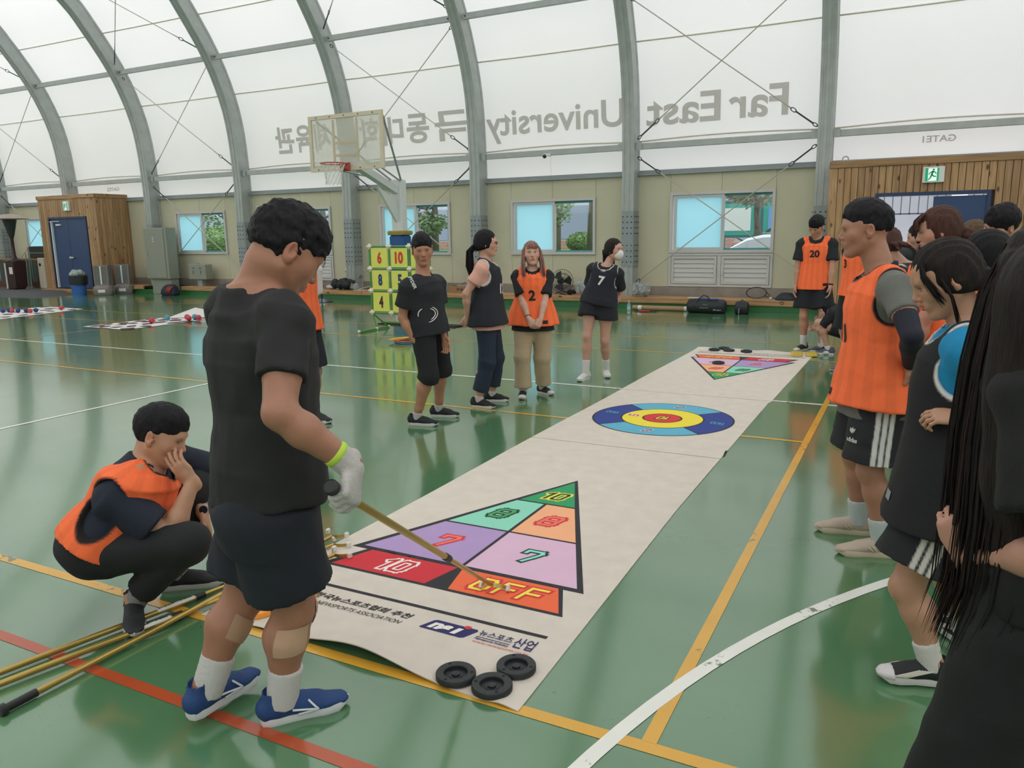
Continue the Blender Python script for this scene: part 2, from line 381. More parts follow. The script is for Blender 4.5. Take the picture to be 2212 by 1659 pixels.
# membrane bays
ceil = struct('ceiling')
ed = [X0] + [c for c in COLS] + [X1+1]
fullF = FAB[[i for i, p in enumerate(FAB) if p[1] > 2.84][0]:]
z_seams = [3.58, 5.58, 7.42, 9.3]
for i in range(len(ed)-1):
    xa, xb = ed[i], ed[i+1]; b = MB(); n = 7; rings = []
    prof = fullF+[(2*YM-y, z) for y, z in reversed(fullF[:-1])]
    for j in range(n):
        t = j/(n-1); x = xa+(xb-xa)*t; sag = .05*math.sin(PI*t)
        pr = offset(prof, -sag); pr[0] = prof[0]; pr[-1] = prof[-1]
        rings.append([(x, y, z) for y, z in pr])
    vs_ = [p for r in rings for p in r]; m_ = len(prof)
    b.add(vs_, [(a*m_+k, (a+1)*m_+k, (a+1)*m_+k+1, a*m_+k+1) for a in range(n-1) for k in range(m_-1)])
    b.build('fabric_panel', membrane, ceil, 'all')
    s_ = MB()
    for zs in z_seams:
        pts = []
        for j in range(13):
            t = j/12; x = xa+(xb-xa)*t
            zz = zs+(.05*math.sin(PI*t) if zs < 4 else -.02*math.sin(PI*t))
            pts.append((x, fab_at(zz)-.03-.05*math.sin(PI*t), zz))
        s_.tube(pts, .016, 5)
    if i > 0 or True: s_.build('fabric_seam', cream, ceil, 'all')
# printed letters on the membrane, seen reversed from inside
def membrane_word(s, xa, xb, z0, z1, **k):
    vs_, fs = fit_text(s, 0, 1, 0, 1, res=6, **k)
    bm = bmesh.new(); vv = [bm.verts.new(v) for v in vs_]
    for f in fs:
        try: bm.faces.new([vv[i] for i in f])
        except ValueError: pass
    bmesh.ops.triangulate(bm, faces=bm.faces)
    bm.verts.index_update()
    vs2 = [tuple(v.co) for v in bm.verts]; fs2 = [tuple(v.index for v in f.verts) for f in bm.faces]; bm.free()
    out = []
    for v in vs2:
        x = xa+(xb-xa)*v[0]; z = z0+(z1-z0)*v[1]
        # sag of the bay at this x
        for a, c in zip(ed[:-1], ed[1:]):
            if a <= x <= c: sg = .05*math.sin(PI*(x-a)/(c-a)); break
        out.append((x, fab_at(z)-sg-.022, z))
    b = MB(); b.add(out, fs2); o = b.build('printed_letters', membrane_ink, ceil); return o
membrane_word('Far', -2.47, -3.64, 3.90, 4.52, bold=.02)
membrane_word('East', -3.80, -5.40, 3.89, 4.50, bold=.02)
membrane_word('University', -5.90, -9.36, 3.76, 4.52, bold=.02)
for ch_, a, c in (('극', -9.82, -10.78), ('동', -10.95, -11.62), ('대', -11.72, -12.35), ('학', -12.5, -13.12), ('교', -13.28, -13.92), ('체', -14.06, -14.62), ('육', -14.70, -15.26), ('관', -15.32, -16.0)):
    membrane_word(ch_, a, c, 3.92, 4.62, bold=.03)
membrane_word('GATE1', .51, -.04, 3.21, 3.33, bold=.02)
membrane_word('GATE2', -22.8, -23.4, 3.20, 3.31, bold=.02)

# long wall with window openings
WIN = [(-4.83, -2.63, 1.185, 2.475), (-8.73, -6.56, 1.155, 2.44), (-12.62, -10.44, 1.155, 2.46), (-16.4, -14.25, 1.155, 2.46), (-20.34, -18.22, 1.19, 2.46), (-28.0, -25.75, 1.19, 2.46)]
DOOR1 = (-.73, 1.09); DOOR2 = (-24.85, -22.95)
def wall_panels():
    root = struct('wall_back')
    cuts = sorted(set([X0] + [c for c in COLS] + [X1]))
    # pieces: vertical strips between openings
    ops = sorted([(a, b, c, d) for a, b, c, d in WIN] + [(DOOR1[0], DOOR1[1], 0, 2.27), (DOOR2[0], DOOR2[1], 0, 2.39)])
    x = X0
    def piece(a, b_, z0, z1):
        k = max(1, round((b_-a)/1.25)); 
        for i in range(k):
            p = a+(b_-a)*i/k; q = a+(b_-a)*(i+1)/k
            MB().bbox(((p+q)/2, YW+.05, (z0+z1)/2), (q-p-.004, .10, z1-z0), .004).build('wall_panel', panel_m, root)
    for a, b_, c, d in ops:
        piece(x, a, .45, 2.88)
        if c > 0: piece(a, b_, .45, c)
        piece(a, b_, d, 2.88); x = b_
    piece(x, X1+1, .45, 2.88)
    MB().bx(X0, DOOR2[0], YW+.08, YW+.1, -.12, .45).bx(DOOR2[1], DOOR1[0], YW+.08, YW+.1, -.12, .45).bx(DOOR1[1], X1+1, YW+.08, YW+.1, -.12, .45).build('base_panel', panel_m, root)
    return root
wall_back = wall_panels()
st(MB().bx(X0, -.74, 16.98, 17.02, .24, .45).build('baseboard_back', basebd_m))
# curb and bench planks
curb_m = mat('green_painted_curb', '#2f6a3c', .35, 0, var=.1, vscale=2)
st(MB().bx(-22.5, -1.52, 16.36, 17.1, .001, .13).build('trim_1', curb_m))
def bench(xa, xb, n, lbl):
    t = thing('bench_plank_row', lbl, 'bench', (xa, 0, 0)); L_ = (xb-xa)/n
    for i in range(n):
        MB().bbox((L_*(i+.5), 16.355, .19), (L_-.008, .06, .115), .006).build('front_board', bench_w, t)
        MB().bbox((L_*(i+.5), 16.66, .236), (L_-.008, .54, .03), .005).build('top_board', bench_w, t)
bench(-19.6, -1.55, 8, 'long low pine board bench along the foot of the back wall')
bench(-22.4, -21.3, 1, 'short piece of pine bench between the far gate booth and the grey cabinet')
# wall-top rail and purlins
st(MB().bx(X0, X1+1, 16.92, 17.0, 2.86, 2.93).bx(X0, X1+1, 16.99, 17.08, 2.93, 2.97).build('trim_2', steel_d))
def purlins(z, y, lab, k):
    pm = None
    for i in range(len(ed)-1):
        xa, xb = ed[i]+hw+.01, ed[i+1]-hw-.01
        b = MB().bbox(((xa+xb)/2, y, z), (xb-xa-.02, .07, .13), .008)
        t = tag(b.build('purlin', steel), lab+' '+(['at the far left end', 'left of the far gate booth', 'over the far gate booth', 'over the window with the round bush', 'left of the backboard', 'behind the backboard', 'over the window behind the pink-haired woman', 'over the window with the white car', 'over the near gate booth', 'right of the near gate booth', 'at the right end'][i]), 'beam')
        for xx in (xa+.08, xb-.08): MB().cyl((xx, y-.05, z), (xx, y-.03, z), .02, n=8).build('bolt', bolt_m, t)
purlins(3.46, 16.78, 'lower grey steel purlin', 0)
purlins(6.42, 16.02, 'middle grey steel purlin', 1)
purlins(9.0, 13.6, 'upper grey steel purlin', 2)
# other side and ends of the hall (out of view, close the room)
def far_side():
    y = 2*YM-YW
    o = MB().bx(X0, X1+1, y-.1, y, 0, 2.9).build('wall_front', panel_m); st(o)
    for nm, x in (('wall_left', X0-.05), ('wall_right', X1+1.05)):
        b = MB(); b.bx(x-.05, x+.05, y, YW, 0, 2.9); st(b.build(nm, panel_m))
        g = MB(); P = fullF+[(2*YM-yy, z) for yy, z in reversed(fullF[:-1])]
        g.add([(x, p[0], p[1]) for p in P], [tuple(range(len(P)))]); g.build('end_fabric', membrane, ceil)
far_side()
# ---------------- windows ----------------
def window(k, w_, low=None):
    a, b_, c, d = w_; W = b_-a; H_ = d-c; t = struct('window_%d' % k, (a, YW, c))
    f = MB(); e = .06
    f.bx(0, W, -.045, .12, 0, e).bx(0, W, -.045, .12, H_-e, H_).bx(0, e, -.045, .12, e, H_-e).bx(W-e, W, -.045, .12, e, H_-e)
    f.build('window_frame', upvc, t)
    m = W*.47
    def sash(x0, x1, y, g, nm):
        s = MB(); q = .055
        s.bx(x0, x1, y-.02, y+.02, e, e+q).bx(x0, x1, y-.02, y+.02, H_-e-q, H_-e).bx(x0, x0+q, y-.02, y+.02, e+q, H_-e-q).bx(x1-q, x1, y-.02, y+.02, e+q, H_-e-q)
        so = s.build('sash', upvc, t)
        MB().bx(x0+q, x1-q, y-.003, y+.003, e+q, H_-e-q).build('pane', g, so)
    sash(e+.03, W*.53, 0.0, frost, 0)
    MB().bx(W*.53, W-e, .055, .061, e, H_-e).build('clear_pane', glass, t)
    MB().bx(W*.53, W-e, .04, .07, H_-e-.05, H_-e).bx(W*.53, W-e, .04, .07, e, e+.04).build('outer_track', mat('teal_track', '#4f8f94', .4), t)
    MB().bx(W*.53-.03, W*.53+.0, .03, .075, e, H_-e).build('meeting_stile', upvc, t)
    if low:
        z0 = low-c; z1 = -.01
        g = MB(); g.bx(0, W, -.035, .02, z0, z0+.05).bx(0, W, -.035, .02, z1-.05, z1).bx(0, .05, -.035, .02, z0+.05, z1-.05).bx(W-.05, W, -.035, .02, z0+.05, z1-.05).bx(W/2-.04, W/2+.04, -.03, .02, z0+.05, z1-.05)
        g.build('vent_frame', upvc, t)
        MB().bx(.05, W-.05, .03, .04, z0+.05, z1-.05).build('vent_backing', mat('grey_vent_back', '#8f918e', .6), t)
        for xa, xb, hx in ((.06, W/2-.05, W/2-.075), (W/2+.05, W-.06, W/2+.075)):
            q = MB(); e2 = .055; q.bx(xa, xb, -.045, .0, z0+.06, z0+.06+e2).bx(xa, xb, -.045, .0, z1-.06-e2, z1-.06).bx(xa, xa+e2, -.045, .0, z0+.06+e2, z1-.06-e2).bx(xb-e2, xb, -.045, .0, z0+.06+e2, z1-.06-e2)
            v = q.build('vent_door', upvc, t)
            zz0, zz1 = z0+.06+e2, z1-.06-e2; n = 5
            for i in range(n):
                za = zz0+(zz1-zz0)*i/n; hgt_ = (zz1-zz0)/n
                MB().add([(xa+e2, -.032, za-.004), (xb-e2, -.032, za-.004), (xb-e2, -.012, za+hgt_-.006), (xa+e2, -.012, za+hgt_-.006), (xa+e2, -.024, za-.004), (xb-e2, -.024, za-.004), (xb-e2, -.004, za+hgt_-.006), (xa+e2, -.004, za+hgt_-.006)], [(0, 1, 2, 3), (4, 5, 6, 7), (0, 1, 5, 4), (3, 2, 6, 7), (0, 3, 7, 4), (1, 2, 6, 5)]).build('louvre', upvc, v)
            MB().box((hx, -.06, (z0+z1)/2-.02), (.02, .03, .16)).build('handle', white_p, v)
window(1, WIN[0], .46); window(2, WIN[1]); window(3, WIN[2]); window(4, WIN[3], .46); window(5, WIN[4]); window(6, WIN[5])

# ---------------- wooden gate booths ----------------
def figure_mark(T):
    """running figure of an exit sign"""
    b = MB()
    b.cyl((0.02, 0, .075), (0.02, -.004, .075), .016, n=14)
    def limb(p, q, r): 
        d = Vector((q[0]-p[0], 0, q[1]-p[1])); n = Vector((-d.z, 0, d.x)).normalized()*r
        P = Vector((p[0], 0, p[1])); Q = Vector((q[0], 0, q[1])); y = Vector((0, -.004, 0))
        b.add([P+n, P-n, Q-n, Q+n, P+n+y, P-n+y, Q-n+y, Q+n+y], [(0, 1, 2, 3), (7, 6, 5, 4), (0, 1, 5, 4), (1, 2, 6, 5), (2, 3, 7, 6), (3, 0, 4, 7)])
    limb((0.015, .055), (-.005, .0), .014); limb((-.005, .0), (.03, -.03), .01); limb((.03, -.03), (.06, -.03), .009)
    limb((-.005, .0), (-.02, -.05), .011); limb((-.02, -.05), (-.05, -.08), .009); limb((.01, .05), (-.03, .03), .008); limb((-.03, .03), (-.045, .0), .007)
    limb((.01, .05), (.045, .035), .008); limb((.045, .035), (.06, .01), .007)
    me = b.mesh('running_figure', mat('exit_green', '#18a06e', .5)); return me
def exit_sign(x, y, z, lbl, W=.34, H_=.27):
    t = thing('exit_sign', lbl, 'sign', (x, y, z))
    MB().bbox((0, -.035, 0), (W, .07, H_), .006).build('case', white_p, t)
    em = bpy.data.materials.get('exit_lit') or bpy.data.materials.new('exit_lit'); em.use_nodes = True
    pb = em.node_tree.nodes['Principled BSDF']; pb.inputs['Base Color'].default_value = (.8, .95, .88, 1); pb.inputs['Emission Color'].default_value = (.75, 1, .88, 1); pb.inputs['Emission Strength'].default_value = .45
    eg = bpy.data.materials.get('exit_lit_green') or bpy.data.materials.new('exit_lit_green'); eg.use_nodes = True
    pb = eg.node_tree.nodes['Principled BSDF']; pb.inputs['Base Color'].default_value = (*lin('#18a06e'), 1); pb.inputs['Emission Color'].default_value = (*lin('#18a06e'), 1); pb.inputs['Emission Strength'].default_value = .35
    MB().box((-W*.07, -.071, 0), (W*.62, .004, H_*.84)).build('lit_panel', eg, t)
    MB().box((-W*.07+W*.02, -.0735, 0), (W*.40, .003, H_*.80)).build('white_doorway', em, t)
    o = link('running_figure', figure_mark(None), t, (-W*.07, -.076, 0)); o.scale = (1.1, 1, 1.1)
    return t
def booth(x0, x1, yf, top, dx, dtop, zb, lbl, side, open_left, k, hinge):
    """x0..x1 front face at y=yf, planks vertical"""
    t = thing('wooden_gate_booth', lbl, 'booth', (x0, yf, 0)); W = x1-x0
    pw = .115; n = round(W/pw); pw = W/n
    full = MB().bbox((pw/2, .0, (zb+top-.12)/2), (pw-.008, .022, top-.12-zb), .004).mesh('plank', wood_v)
    a, b_ = dx[0]-x0, dx[1]-x0
    over = MB().bbox((pw/2, .0, (dtop+top-.12)/2), (pw-.008, .022, top-.12-dtop), .004).mesh('plank_short', wood_v)
    for i in range(n):
        xx = i*pw
        if xx+pw*.6 > a and xx+pw*.4 < b_: link('plank', over, t, (xx, 0, 0))
        else: link('plank', full, t, (xx, 0, 0))
    D = YW-yf-.03; ns = round(D/pw); sw = D/ns
    sfull = MB().bbox((.0, sw/2, (zb+top-.12)/2), (.022, sw-.008, top-.12-zb), .004).mesh('side_plank', wood_v)
    for s_ in side:
        for i in range(ns): link('side_plank', sfull, t, (-.012 if s_ < 0 else W+.012, .02+i*sw, 0))
    # dark backing and top trim boards
    MB().bx(.02, W-.02, .02, .03, zb, top-.1).build('backing', mat('dark_timber_back', '#3b2b1e', .8), t) if False else None
    bk = MB(); bk.bx(.01, a, .014, .03, zb, top-.05).bx(b_, W-.01, .014, .03, zb, top-.05).bx(a, b_, .014, .03, dtop, top-.05); bk.build('backing', mat('dark_timber_back', '#3b2b1e', .8), t)
    MB().bbox((W/2, -.018, top-.06), (W+.06, .03, .12), .006).build('top_trim', wood_h, t)
    for s_ in side: 
        q = MB().bbox((-.03 if s_ < 0 else W+.03, D/2, top-.06), (.03, D, .12), .006).build('top_trim', wood_h, t)
    MB().bx(.0, W, .0, D, top-.02, top-.001).build('roof_board', wood_h, t)
    for s_ in side: MB().bx((-.03 if s_ < 0 else W-.02), (.02 if s_ < 0 else W+.03), -.014, .022, zb, top-.12).build('added_corner_post', wood_v, t)  # posts added to close the daylight leak where front and side planks meet
    # inner tunnel walls
    st_ = struct('door_%d' % k, (dx[0], yf, 0)); w_ = dx[1]-dx[0]
    f = MB(); f.bx(0, .06, -.03, .16, zb, dtop).bx(w_-.06, w_, -.03, .16, zb, dtop).bx(0.06, w_-.06, -.03, .16, dtop-.06, dtop); f.build('door_frame', navy_frame, st_)
    return t, st_
b1, d1 = booth(-1.5, 3.2, 16.0, 2.87, (-.73, 1.09), 2.27, .0, 'stained pine board gate booth behind the crowd at right', (-1,), True, 1, 1)
MB().bbox((1.36, .03, 1.12), (.83, .045, 2.13), .006).build('door_leaf', blue_door, d1)
lf = MB().bbox((0, -.42, 1.12), (.045, .83, 2.1), .006); lf.build('open_door_leaf', blue_door, d1, loc=(.05, 1.45, 0))
b2, d2 = booth(-25.3, -22.48, 15.85, 3.06, (-24.85, -22.95), 2.39, .12, 'stained pine board gate booth in the far left corner', (1,), False, 2, 1)
MB().bbox((.50, .03, 1.25), (.87, .045, 2.19), .006).build('door_leaf', blue_door, d2)
MB().bbox((1.39, .03, 1.25), (.89, .045, 2.19), .006).build('door_leaf', blue_door, d2)
MB().box((.17, -.02, 1.22), (.05, .06, 2.1)).build('door_edge_bar', white_steel, d2)
MB().box((.5, -.02, 2.15), (.22, .05, .05)).box((.35, -.05, 2.26), (.5, .02, .02)).build('door_closer', white_steel, d2)
MB().cyl((1.02, 0, 1.12), (1.02, -.07, 1.12), .028).sph((1.02, -.08, 1.12), .04, 12, 8).box((1.06, -.05, 1.12), (.12, .03, .03)).build('door_handle', white_steel, d2, 'all')
exit_sign(.18, 15.985, 2.56, 'lit green running-figure exit sign over the near gate door')
exit_sign(-23.78, 15.835, 2.72, 'lit green running-figure exit sign over the far gate door', .30, .30)
MB().bx(-24.9, -22.5, 15.6, 15.84, .0, .13).build('x', wood_h) if False else None
tag(MB().bbox((-23.75, 15.66, .065), (2.7, .36, .14), .01).build('added_doorstep', wood_h), 'low pine doorstep in front of the far gate door', 'step')  # step added to block daylight leaking in beneath the booth front
r_ = MB(); r_.torus(.05, .011, 20, 8, RX(PI/2)); 
tag(r_.build('metal_ring', steel, None, 'all', (-1.28, 16.05, 2.91)), 'small metal ring standing on top of the near gate booth', 'ring')

# ---------------- brace cables ----------------
def cable(p, q, lbl, turn_at=0.8, up=True):
    p, q = Vector(p), Vector(q); d = (q-p); L_ = d.length
    t = thing('brace_cable', lbl, 'cable', p); d.normalize()
    a = .25; s1 = .8
    MB().tube([Vector((0, 0, 0))+d*.12, d*(L_-.62)], .011, 6).build('wire', mat('wire_rope', '#b9b6a8', .5, .3), t)
    MB().tube([d*(L_-.50), d*(L_-.10)], [.016, .016], 6).build('turnbuckle', bolt_m, t)
    R = d.to_track_quat('X', 'Z').to_matrix().to_4x4()
    for rr_, kk_, sx_ in ((.04, L_-.56, 1.5), (.035, L_-.05, 1.4), (.035, .07, 1.4)): MB().torus(rr_, .010, 16, 6, Matrix.Translation(d*kk_) @ R @ RX(PI/2) @ Matrix.Diagonal((sx_, .8, 1, 1))).build('shackle', bolt_m, t, 'all')
    MB().tube([d*(L_-.62), d*(L_-.85)], [.016, .012], 6).build('ferrule', mat('wire_rope', '#b9b6a8'), t)
def arch_y(z):
    for i in range(len(PS)-1):
        if PS[i][1] <= z <= PS[i+1][1]: return PS[i][0]+(PS[i+1][0]-PS[i][0])*(z-PS[i][1])/(PS[i+1][1]-PS[i][1])
    return PS[-1][0]
BAY = [(6, 7, 'over the window with the white car'), (4, 5, 'behind the basketball stand'), (2, 3, 'over the window with the round bush'), (0, 1, 'at the far left beside the heater')]
for a, b_, wh in BAY:
    xa, xb = COLS[a]+hw+.03, COLS[b_]-hw-.03
    Pp = lambda x, z: (x, arch_y(z)+.16, z)
    cable(Pp(xa, .54), Pp(xb, 3.27), 'lower brace cable rising to the right '+wh)
    cable(Pp(xb, .72), Pp(xa, 3.24), 'lower brace cable rising to the left '+wh)
    cable(Pp(xb, 6.3), Pp(xa, 3.62), 'middle brace cable rising to the right '+wh)
    cable(Pp(xa, 6.3), Pp(xb, 3.62), 'middle brace cable rising to the left '+wh)
    cable(Pp(xb, 8.9), Pp(xa, 6.62), 'upper brace cable rising to the right '+wh)
    cable(Pp(xa, 8.9), Pp(xb, 6.62), 'upper brace cable rising to the left '+wh)

# ---------------- outdoors ----------------
og = mat('outdoor_paving', '#b7b6bd', .8, var=.08, vscale=1); grass_m = mat('grass', '#6f8f52', .9, var=.3, vscale=20)
st(MB().add([(-80, 17.3, -.12), (40, 17.3, -.12), (40, 90, -.12), (-80, 90, -.12)], [(0, 1, 2, 3)]).build('trim_3', og))
tag(MB().bx(-45, -6.3, 20.6, 33, -.11, 1.08).build('grass_bank', grass_m), 'raised grass bank outside the windows', 'lawn')
brick = mat('pink_brick', '#b98a7b', .8, var=.15, vscale=25)
bw = thing('brick_planter_wall', 'low pink brick wall beyond the grass outside', 'wall', (-40, 27, 1.08))
for i in range(3):
    me = MB().bbox((0, 0, .055), (1.15, .3, .10), .01).mesh('brick_course', brick)
    for j in range(30): link('coping_block', me, bw, (j*1.17+(i % 2)*.5, 0, i*.112))
bl = thing('campus_building', 'pale lilac grey building beyond the trees outside', 'building', (-50, 36, -.1))
MB().bx(0, 45, 0, 8, 0, 11).build('wall', mat('lilac_grey_render', '#bbb9c9', .8, var=.05), bl)
for i in range(11):
    for j in range(3): MB().bx(1.5+i*4, 3.7+i*4, -.06, .1, 1.5+j*3.2, 3.1+j*3.2).build('window', mat('dark_glass', '#8c93a6', .4), bl)
b3 = thing('corrugated_building', 'grey building with pale green ribbed cladding outside the near gate', 'building', (-6, 30, -.1))
MB().bx(0, 22, 0, 6, 0, 9).build('wall', mat('grey_render', '#a9aab0', .8), b3)
rb = MB()
for i in range(70): rb.bx(.1+i*.31, .26+i*.31, -.09, 0, 2.9, 9)
stuff(rb.build('ribbed_cladding', mat('pale_green_cladding', '#b9cfcb', .5), b3))
rl = MB(); rl.bx(.5, 21, -.5, -.46, 2.85, 2.9).bx(.5, 21, -.5, -.46, 2.2, 2.25)
for i in range(80): rl.bx(.5+i*.26, .53+i*.26, -.5, -.47, 2.2, 2.9)
stuff(rl.build('railing', mat('dark_railing', '#4a4c52', .5), b3))
MB().bx(6.9, 7.35, -.75, -.3, 0, 6).build('white_pillar', white_p, b3)
# timber stack outside door
lm = mat('orange_timber', '#c08a5e', .7, var=.1); lme = MB().bbox((0, 0, .03), (3.2, .25, .045), .005).mesh('timber', lm)
for i in range(9):
    o = link('stacked_timber', lme, None, (-.2+.03*(i % 3), 24.0, .75+i*.062)); tag(o, ['lowest', 'second lowest', 'third lowest', 'fourth lowest', 'middle', 'fourth highest', 'third highest', 'second highest', 'topmost'][i]+' orange brown timber of the stack seen through the near gate', 'timber', 'stacked timber outside the near gate')
stt = MB(); 
for xx in (-1.4, 0, 1.2): stt.bx(xx-.06, xx+.06, 23.85, 24.15, -.11, .77)
tag(stt.build('timber_trestle', mat('grey_trestle', '#8b8b8f', .7)), 'grey trestle blocks under the timber stack outside', 'trestle')
# trees
leafm = [mat('pine_leaf', '#6c8358', .8, var=.25, vscale=3), mat('maple_leaf', '#7f9a66', .8, var=.25, vscale=3), mat('dry_conifer_leaf', '#8d8a66', .8, var=.3, vscale=2)]
bark = mat('grey_bark', '#6e665c', .9, var=.2)
def tree(x, y, h, crown, lm, lbl, n=1600, name='leafy_tree', base=0.6, leaf=.10, blobs=7, cr=None):
    t = thing(name, lbl, 'tree', (x, y, base)); rnd = random.Random(x*7+y)
    tr = MB(); tr.tube([(0, 0, 0), (.05, 0, h*.35), (-.04, .03, h*.7), (0, 0, h*.92)], [.14, .10, .06, .02], 8)
    for i in range(6):
        a = rnd.uniform(0, 6.28); z = h*(.3+.08*i); tr.tube([(0, 0, z), (math.cos(a)*crown*.4, math.sin(a)*crown*.4, z+.3), (math.cos(a)*crown*.75, math.sin(a)*crown*.75, z+.45)], [.045, .03, .012], 5)
    tr.build('trunk', bark, t, 'all')
    f = MB(); cs = [(rnd.uniform(-1, 1)*crown*.6, rnd.uniform(-1, 1)*crown*.6, h*(cr or .45)+rnd.random()*h*(1-(cr or .45))*.9, crown*rnd.uniform(.35, .6)) for _ in range(blobs)]
    for i in range(n):
        c = rnd.choice(cs); a = rnd.uniform(0, 6.28); u = rnd.uniform(-1, 1); q = math.sqrt(1-u*u); r = c[3]*(rnd.random()**.35)
        p = Vector((c[0]+r*q*math.cos(a), c[1]+r*q*math.sin(a), c[2]+r*u*.7))
        d1_ = Vector((rnd.gauss(0, 1), rnd.gauss(0, 1), rnd.gauss(0, .5))).normalized()*leaf*rnd.uniform(.6, 1.4); d2_ = d1_.orthogonal().normalized()*leaf*.5
        f.add([p-d1_, p-d2_, p+d1_, p+d2_], [(0, 1, 2, 3)])
    stuff(f.build('foliage', lm, t)); return t
tree(-13.9, 21.6, 3.6, 1.25, leafm[0], 'dense dark conifer outside the window behind the black-tee man', 3600, 'conifer_tree', 1.08, .10, 14, .2)
tree(-10.2, 23.0, 3.4, .9, leafm[1], 'thin young tree outside the left of the window behind the pink-haired woman', 900, 'young_tree', 1.08, .08, 9, .25)
tree(-9.45, 24.0, 4.2, 1.2, leafm[0], 'tree with a bare trunk outside the right of the window behind the pink-haired woman', 1500, 'leafy_tree', 1.08, .09, 8, .55)
tree(-25.2, 23.5, 4.2, 1.7, leafm[1], 'loose green tree outside the window left of the tall man', 3000, 'leafy_tree', 1.08, .10, 12, .38)
tree(-19.3, 22.5, 4, 1.5, leafm[0], 'green tree outside the window hidden behind the tall man', 1500, 'leafy_tree', 1.08, .10, 8, .35)
tree(-3.75, 21.3, 3.9, 1.05, leafm[2], 'low hanging yellow green conifer over the white car', 3200, 'conifer_tree', -.1, .07, 12, .66)
def bush(x, y, r, lbl, m, z=1.08):
    b = MB(); rnd = random.Random(x); 
    for i in range(1500):
        a = rnd.uniform(0, 6.28); u = rnd.uniform(-.7, 1); q = math.sqrt(1-u*u); p = Vector((r*q*math.cos(a), r*q*math.sin(a), r*.6*u+r*.48))*rnd.uniform(.93, 1.03)
        d1_ = Vector((rnd.gauss(0, 1), rnd.gauss(0, 1), rnd.gauss(0, 1))).normalized()*.05; d2_ = d1_.orthogonal().normalized()*.035; b.add([p-d1_, p-d2_, p+d1_, p+d2_], [(0, 1, 2, 3)])
    b.sph((0, 0, r*.48), r*.92, 14, 10, None, (1, 1, .62))
    tag(b.build('clipped_bush', m, loc=(x, y, z)), lbl, 'bush')
bush(-23.9, 21.9, .95, 'big round clipped bush outside the window by the grey cabinet', leafm[1], 1.08)
bush(-10.2, 25.2, .55, 'small round bush under the trees outside the window behind the pink-haired woman', leafm[1])
# notice board
nb = thing('notice_board', 'green outdoor notice board with white posters behind the white car', 'notice board', (-5.25, 23.6, -.1))
MB().bx(0, 2.6, 0, .1, 1.55, 2.6).build('frame', mat('dark_green_frame', '#3f6c72', .5), nb)
MB().bx(.08, 1.2, -.012, 0, 1.62, 2.53).bx(1.28, 2.52, -.012, 0, 1.62, 2.53).build('backing', mat('teal_board', '#3c9a8c', .6), nb)
for xx, ww, mm in ((.18, .75, white_p), (1.42, .45, mat('blue_poster', '#6f9fd6', .5)), (1.9, .5, white_p)): MB().bx(xx, xx+ww, -.02, -.012, 1.75, 2.4).build('poster', mm, nb)
MB().bx(.1, .2, 0, .1, -.1, 1.55).bx(2.4, 2.5, 0, .1, -.1, 1.55).build('post', mat('dark_green_frame', '#3f6c72'), nb)
# parked white car
cw = mat('white_car_paint', '#e3e2ee', .15, coat=.6); cg = mat('dark_car_glass', '#3d3c4a', .08)
car = thing('car', 'white car with dark windows parked outside the window right of the masked woman', 'car', (-3.05, 19.6, .06), 0)
body = [(-2.2, .35), (-2.2, .75), (-1.9, .92), (-1.15, 1.02), (-.45, 1.42), (-.1, 1.50), (.7, 1.53), (1.6, 1.48), (2.1, 1.25), (2.3, .95), (2.35, .4)]
def carslice(y, s, dz=0): return [(x, y, z if z < 1.0 else 1.0+(z-1.0)*s) for x, z in body]
MB().loft([carslice(-.85, .85), carslice(-.80, .97), carslice(-.55, 1), carslice(.55, 1), carslice(.80, .97), carslice(.85, .85)]).build('body_shell', cw, car, True)
g = [(-1.02, 1.00), (-.5, 1.29), (-.2, 1.38), (.7, 1.40), (1.5, 1.36), (1.75, 1.04)]
MB().add([(x, -.868+(.03 if z > 1.2 else 0), z) for x, z in g], [tuple(range(len(g)))]).build('side_window', cg, car)
MB().bx(-.15, 1.7, -.66, -.60, 1.515, 1.545).build('roof_rail', steel, car)
MB().bx(-.47, -.44, -.885, -.86, 1.0, 1.30).bx(.55, .61, -.885, -.85, 1.0, 1.39).build('window_pillar', cw, car)
for xx in (-1.35, 1.45):
    for yy in (-.82, .82): MB().cyl((xx, yy-.1, .33), (xx, yy+.1, .33), .33, n=20).build('wheel', black_p, car, True)

# ---------------- basketball stand ----------------
bs = thing('basketball_stand', 'white basketball stand with a clear backboard and red rim', 'basketball hoop', (-9.6, 13.6, 0))
MB().bbox((0, 0, 1.39), (.26, .22, 2.78), .02).build('post', white_steel, bs)
MB().bbox((0, 0, .95), (.36, .34, 1.42), .04).build('blue_pad', mat('blue_post_pad', '#1f4f8f', .5), bs)
MB().bbox((0, 0, 1.70), (.40, .38, .09), .02).build('pad_foam_top', mat('worn_yellow_foam', '#9c8a4a', .9, var=.2, vscale=40), bs)
MB().tube([(0, 0, 2.52), (0, -1.45, 3.02)], .10, 4).build('arm', white_steel, bs)
MB().add([(-.03, -.1, 2.35), (-.03, -.1, 1.9), (-.03, -.75, 2.62), (.03, -.1, 2.35), (.03, -.1, 1.9), (.03, -.75, 2.62)], [(0, 1, 2), (5, 4, 3), (0, 1, 4, 3), (1, 2, 5, 4), (2, 0, 3, 5)]).build('gusset', white_steel, bs)
for s_ in (-1, 1): MB().tube([(s_*.1, -.03, 2.74), (s_*.78, -1.50, 3.80)], .022, 8).build('brace_rod', steel, bs); MB().tube([(s_*.1, -.05, 2.74), (s_*.6, -1.50, 2.95)], .018, 8).build('brace_rod', steel, bs)
bf = thing('x', '', ''); bpy.data.objects.remove(bf)
fr = mat('aged_cream_frame', '#cfc4ab', .5)
BW, B0, B1 = .865, 2.86, 3.88
f = MB()
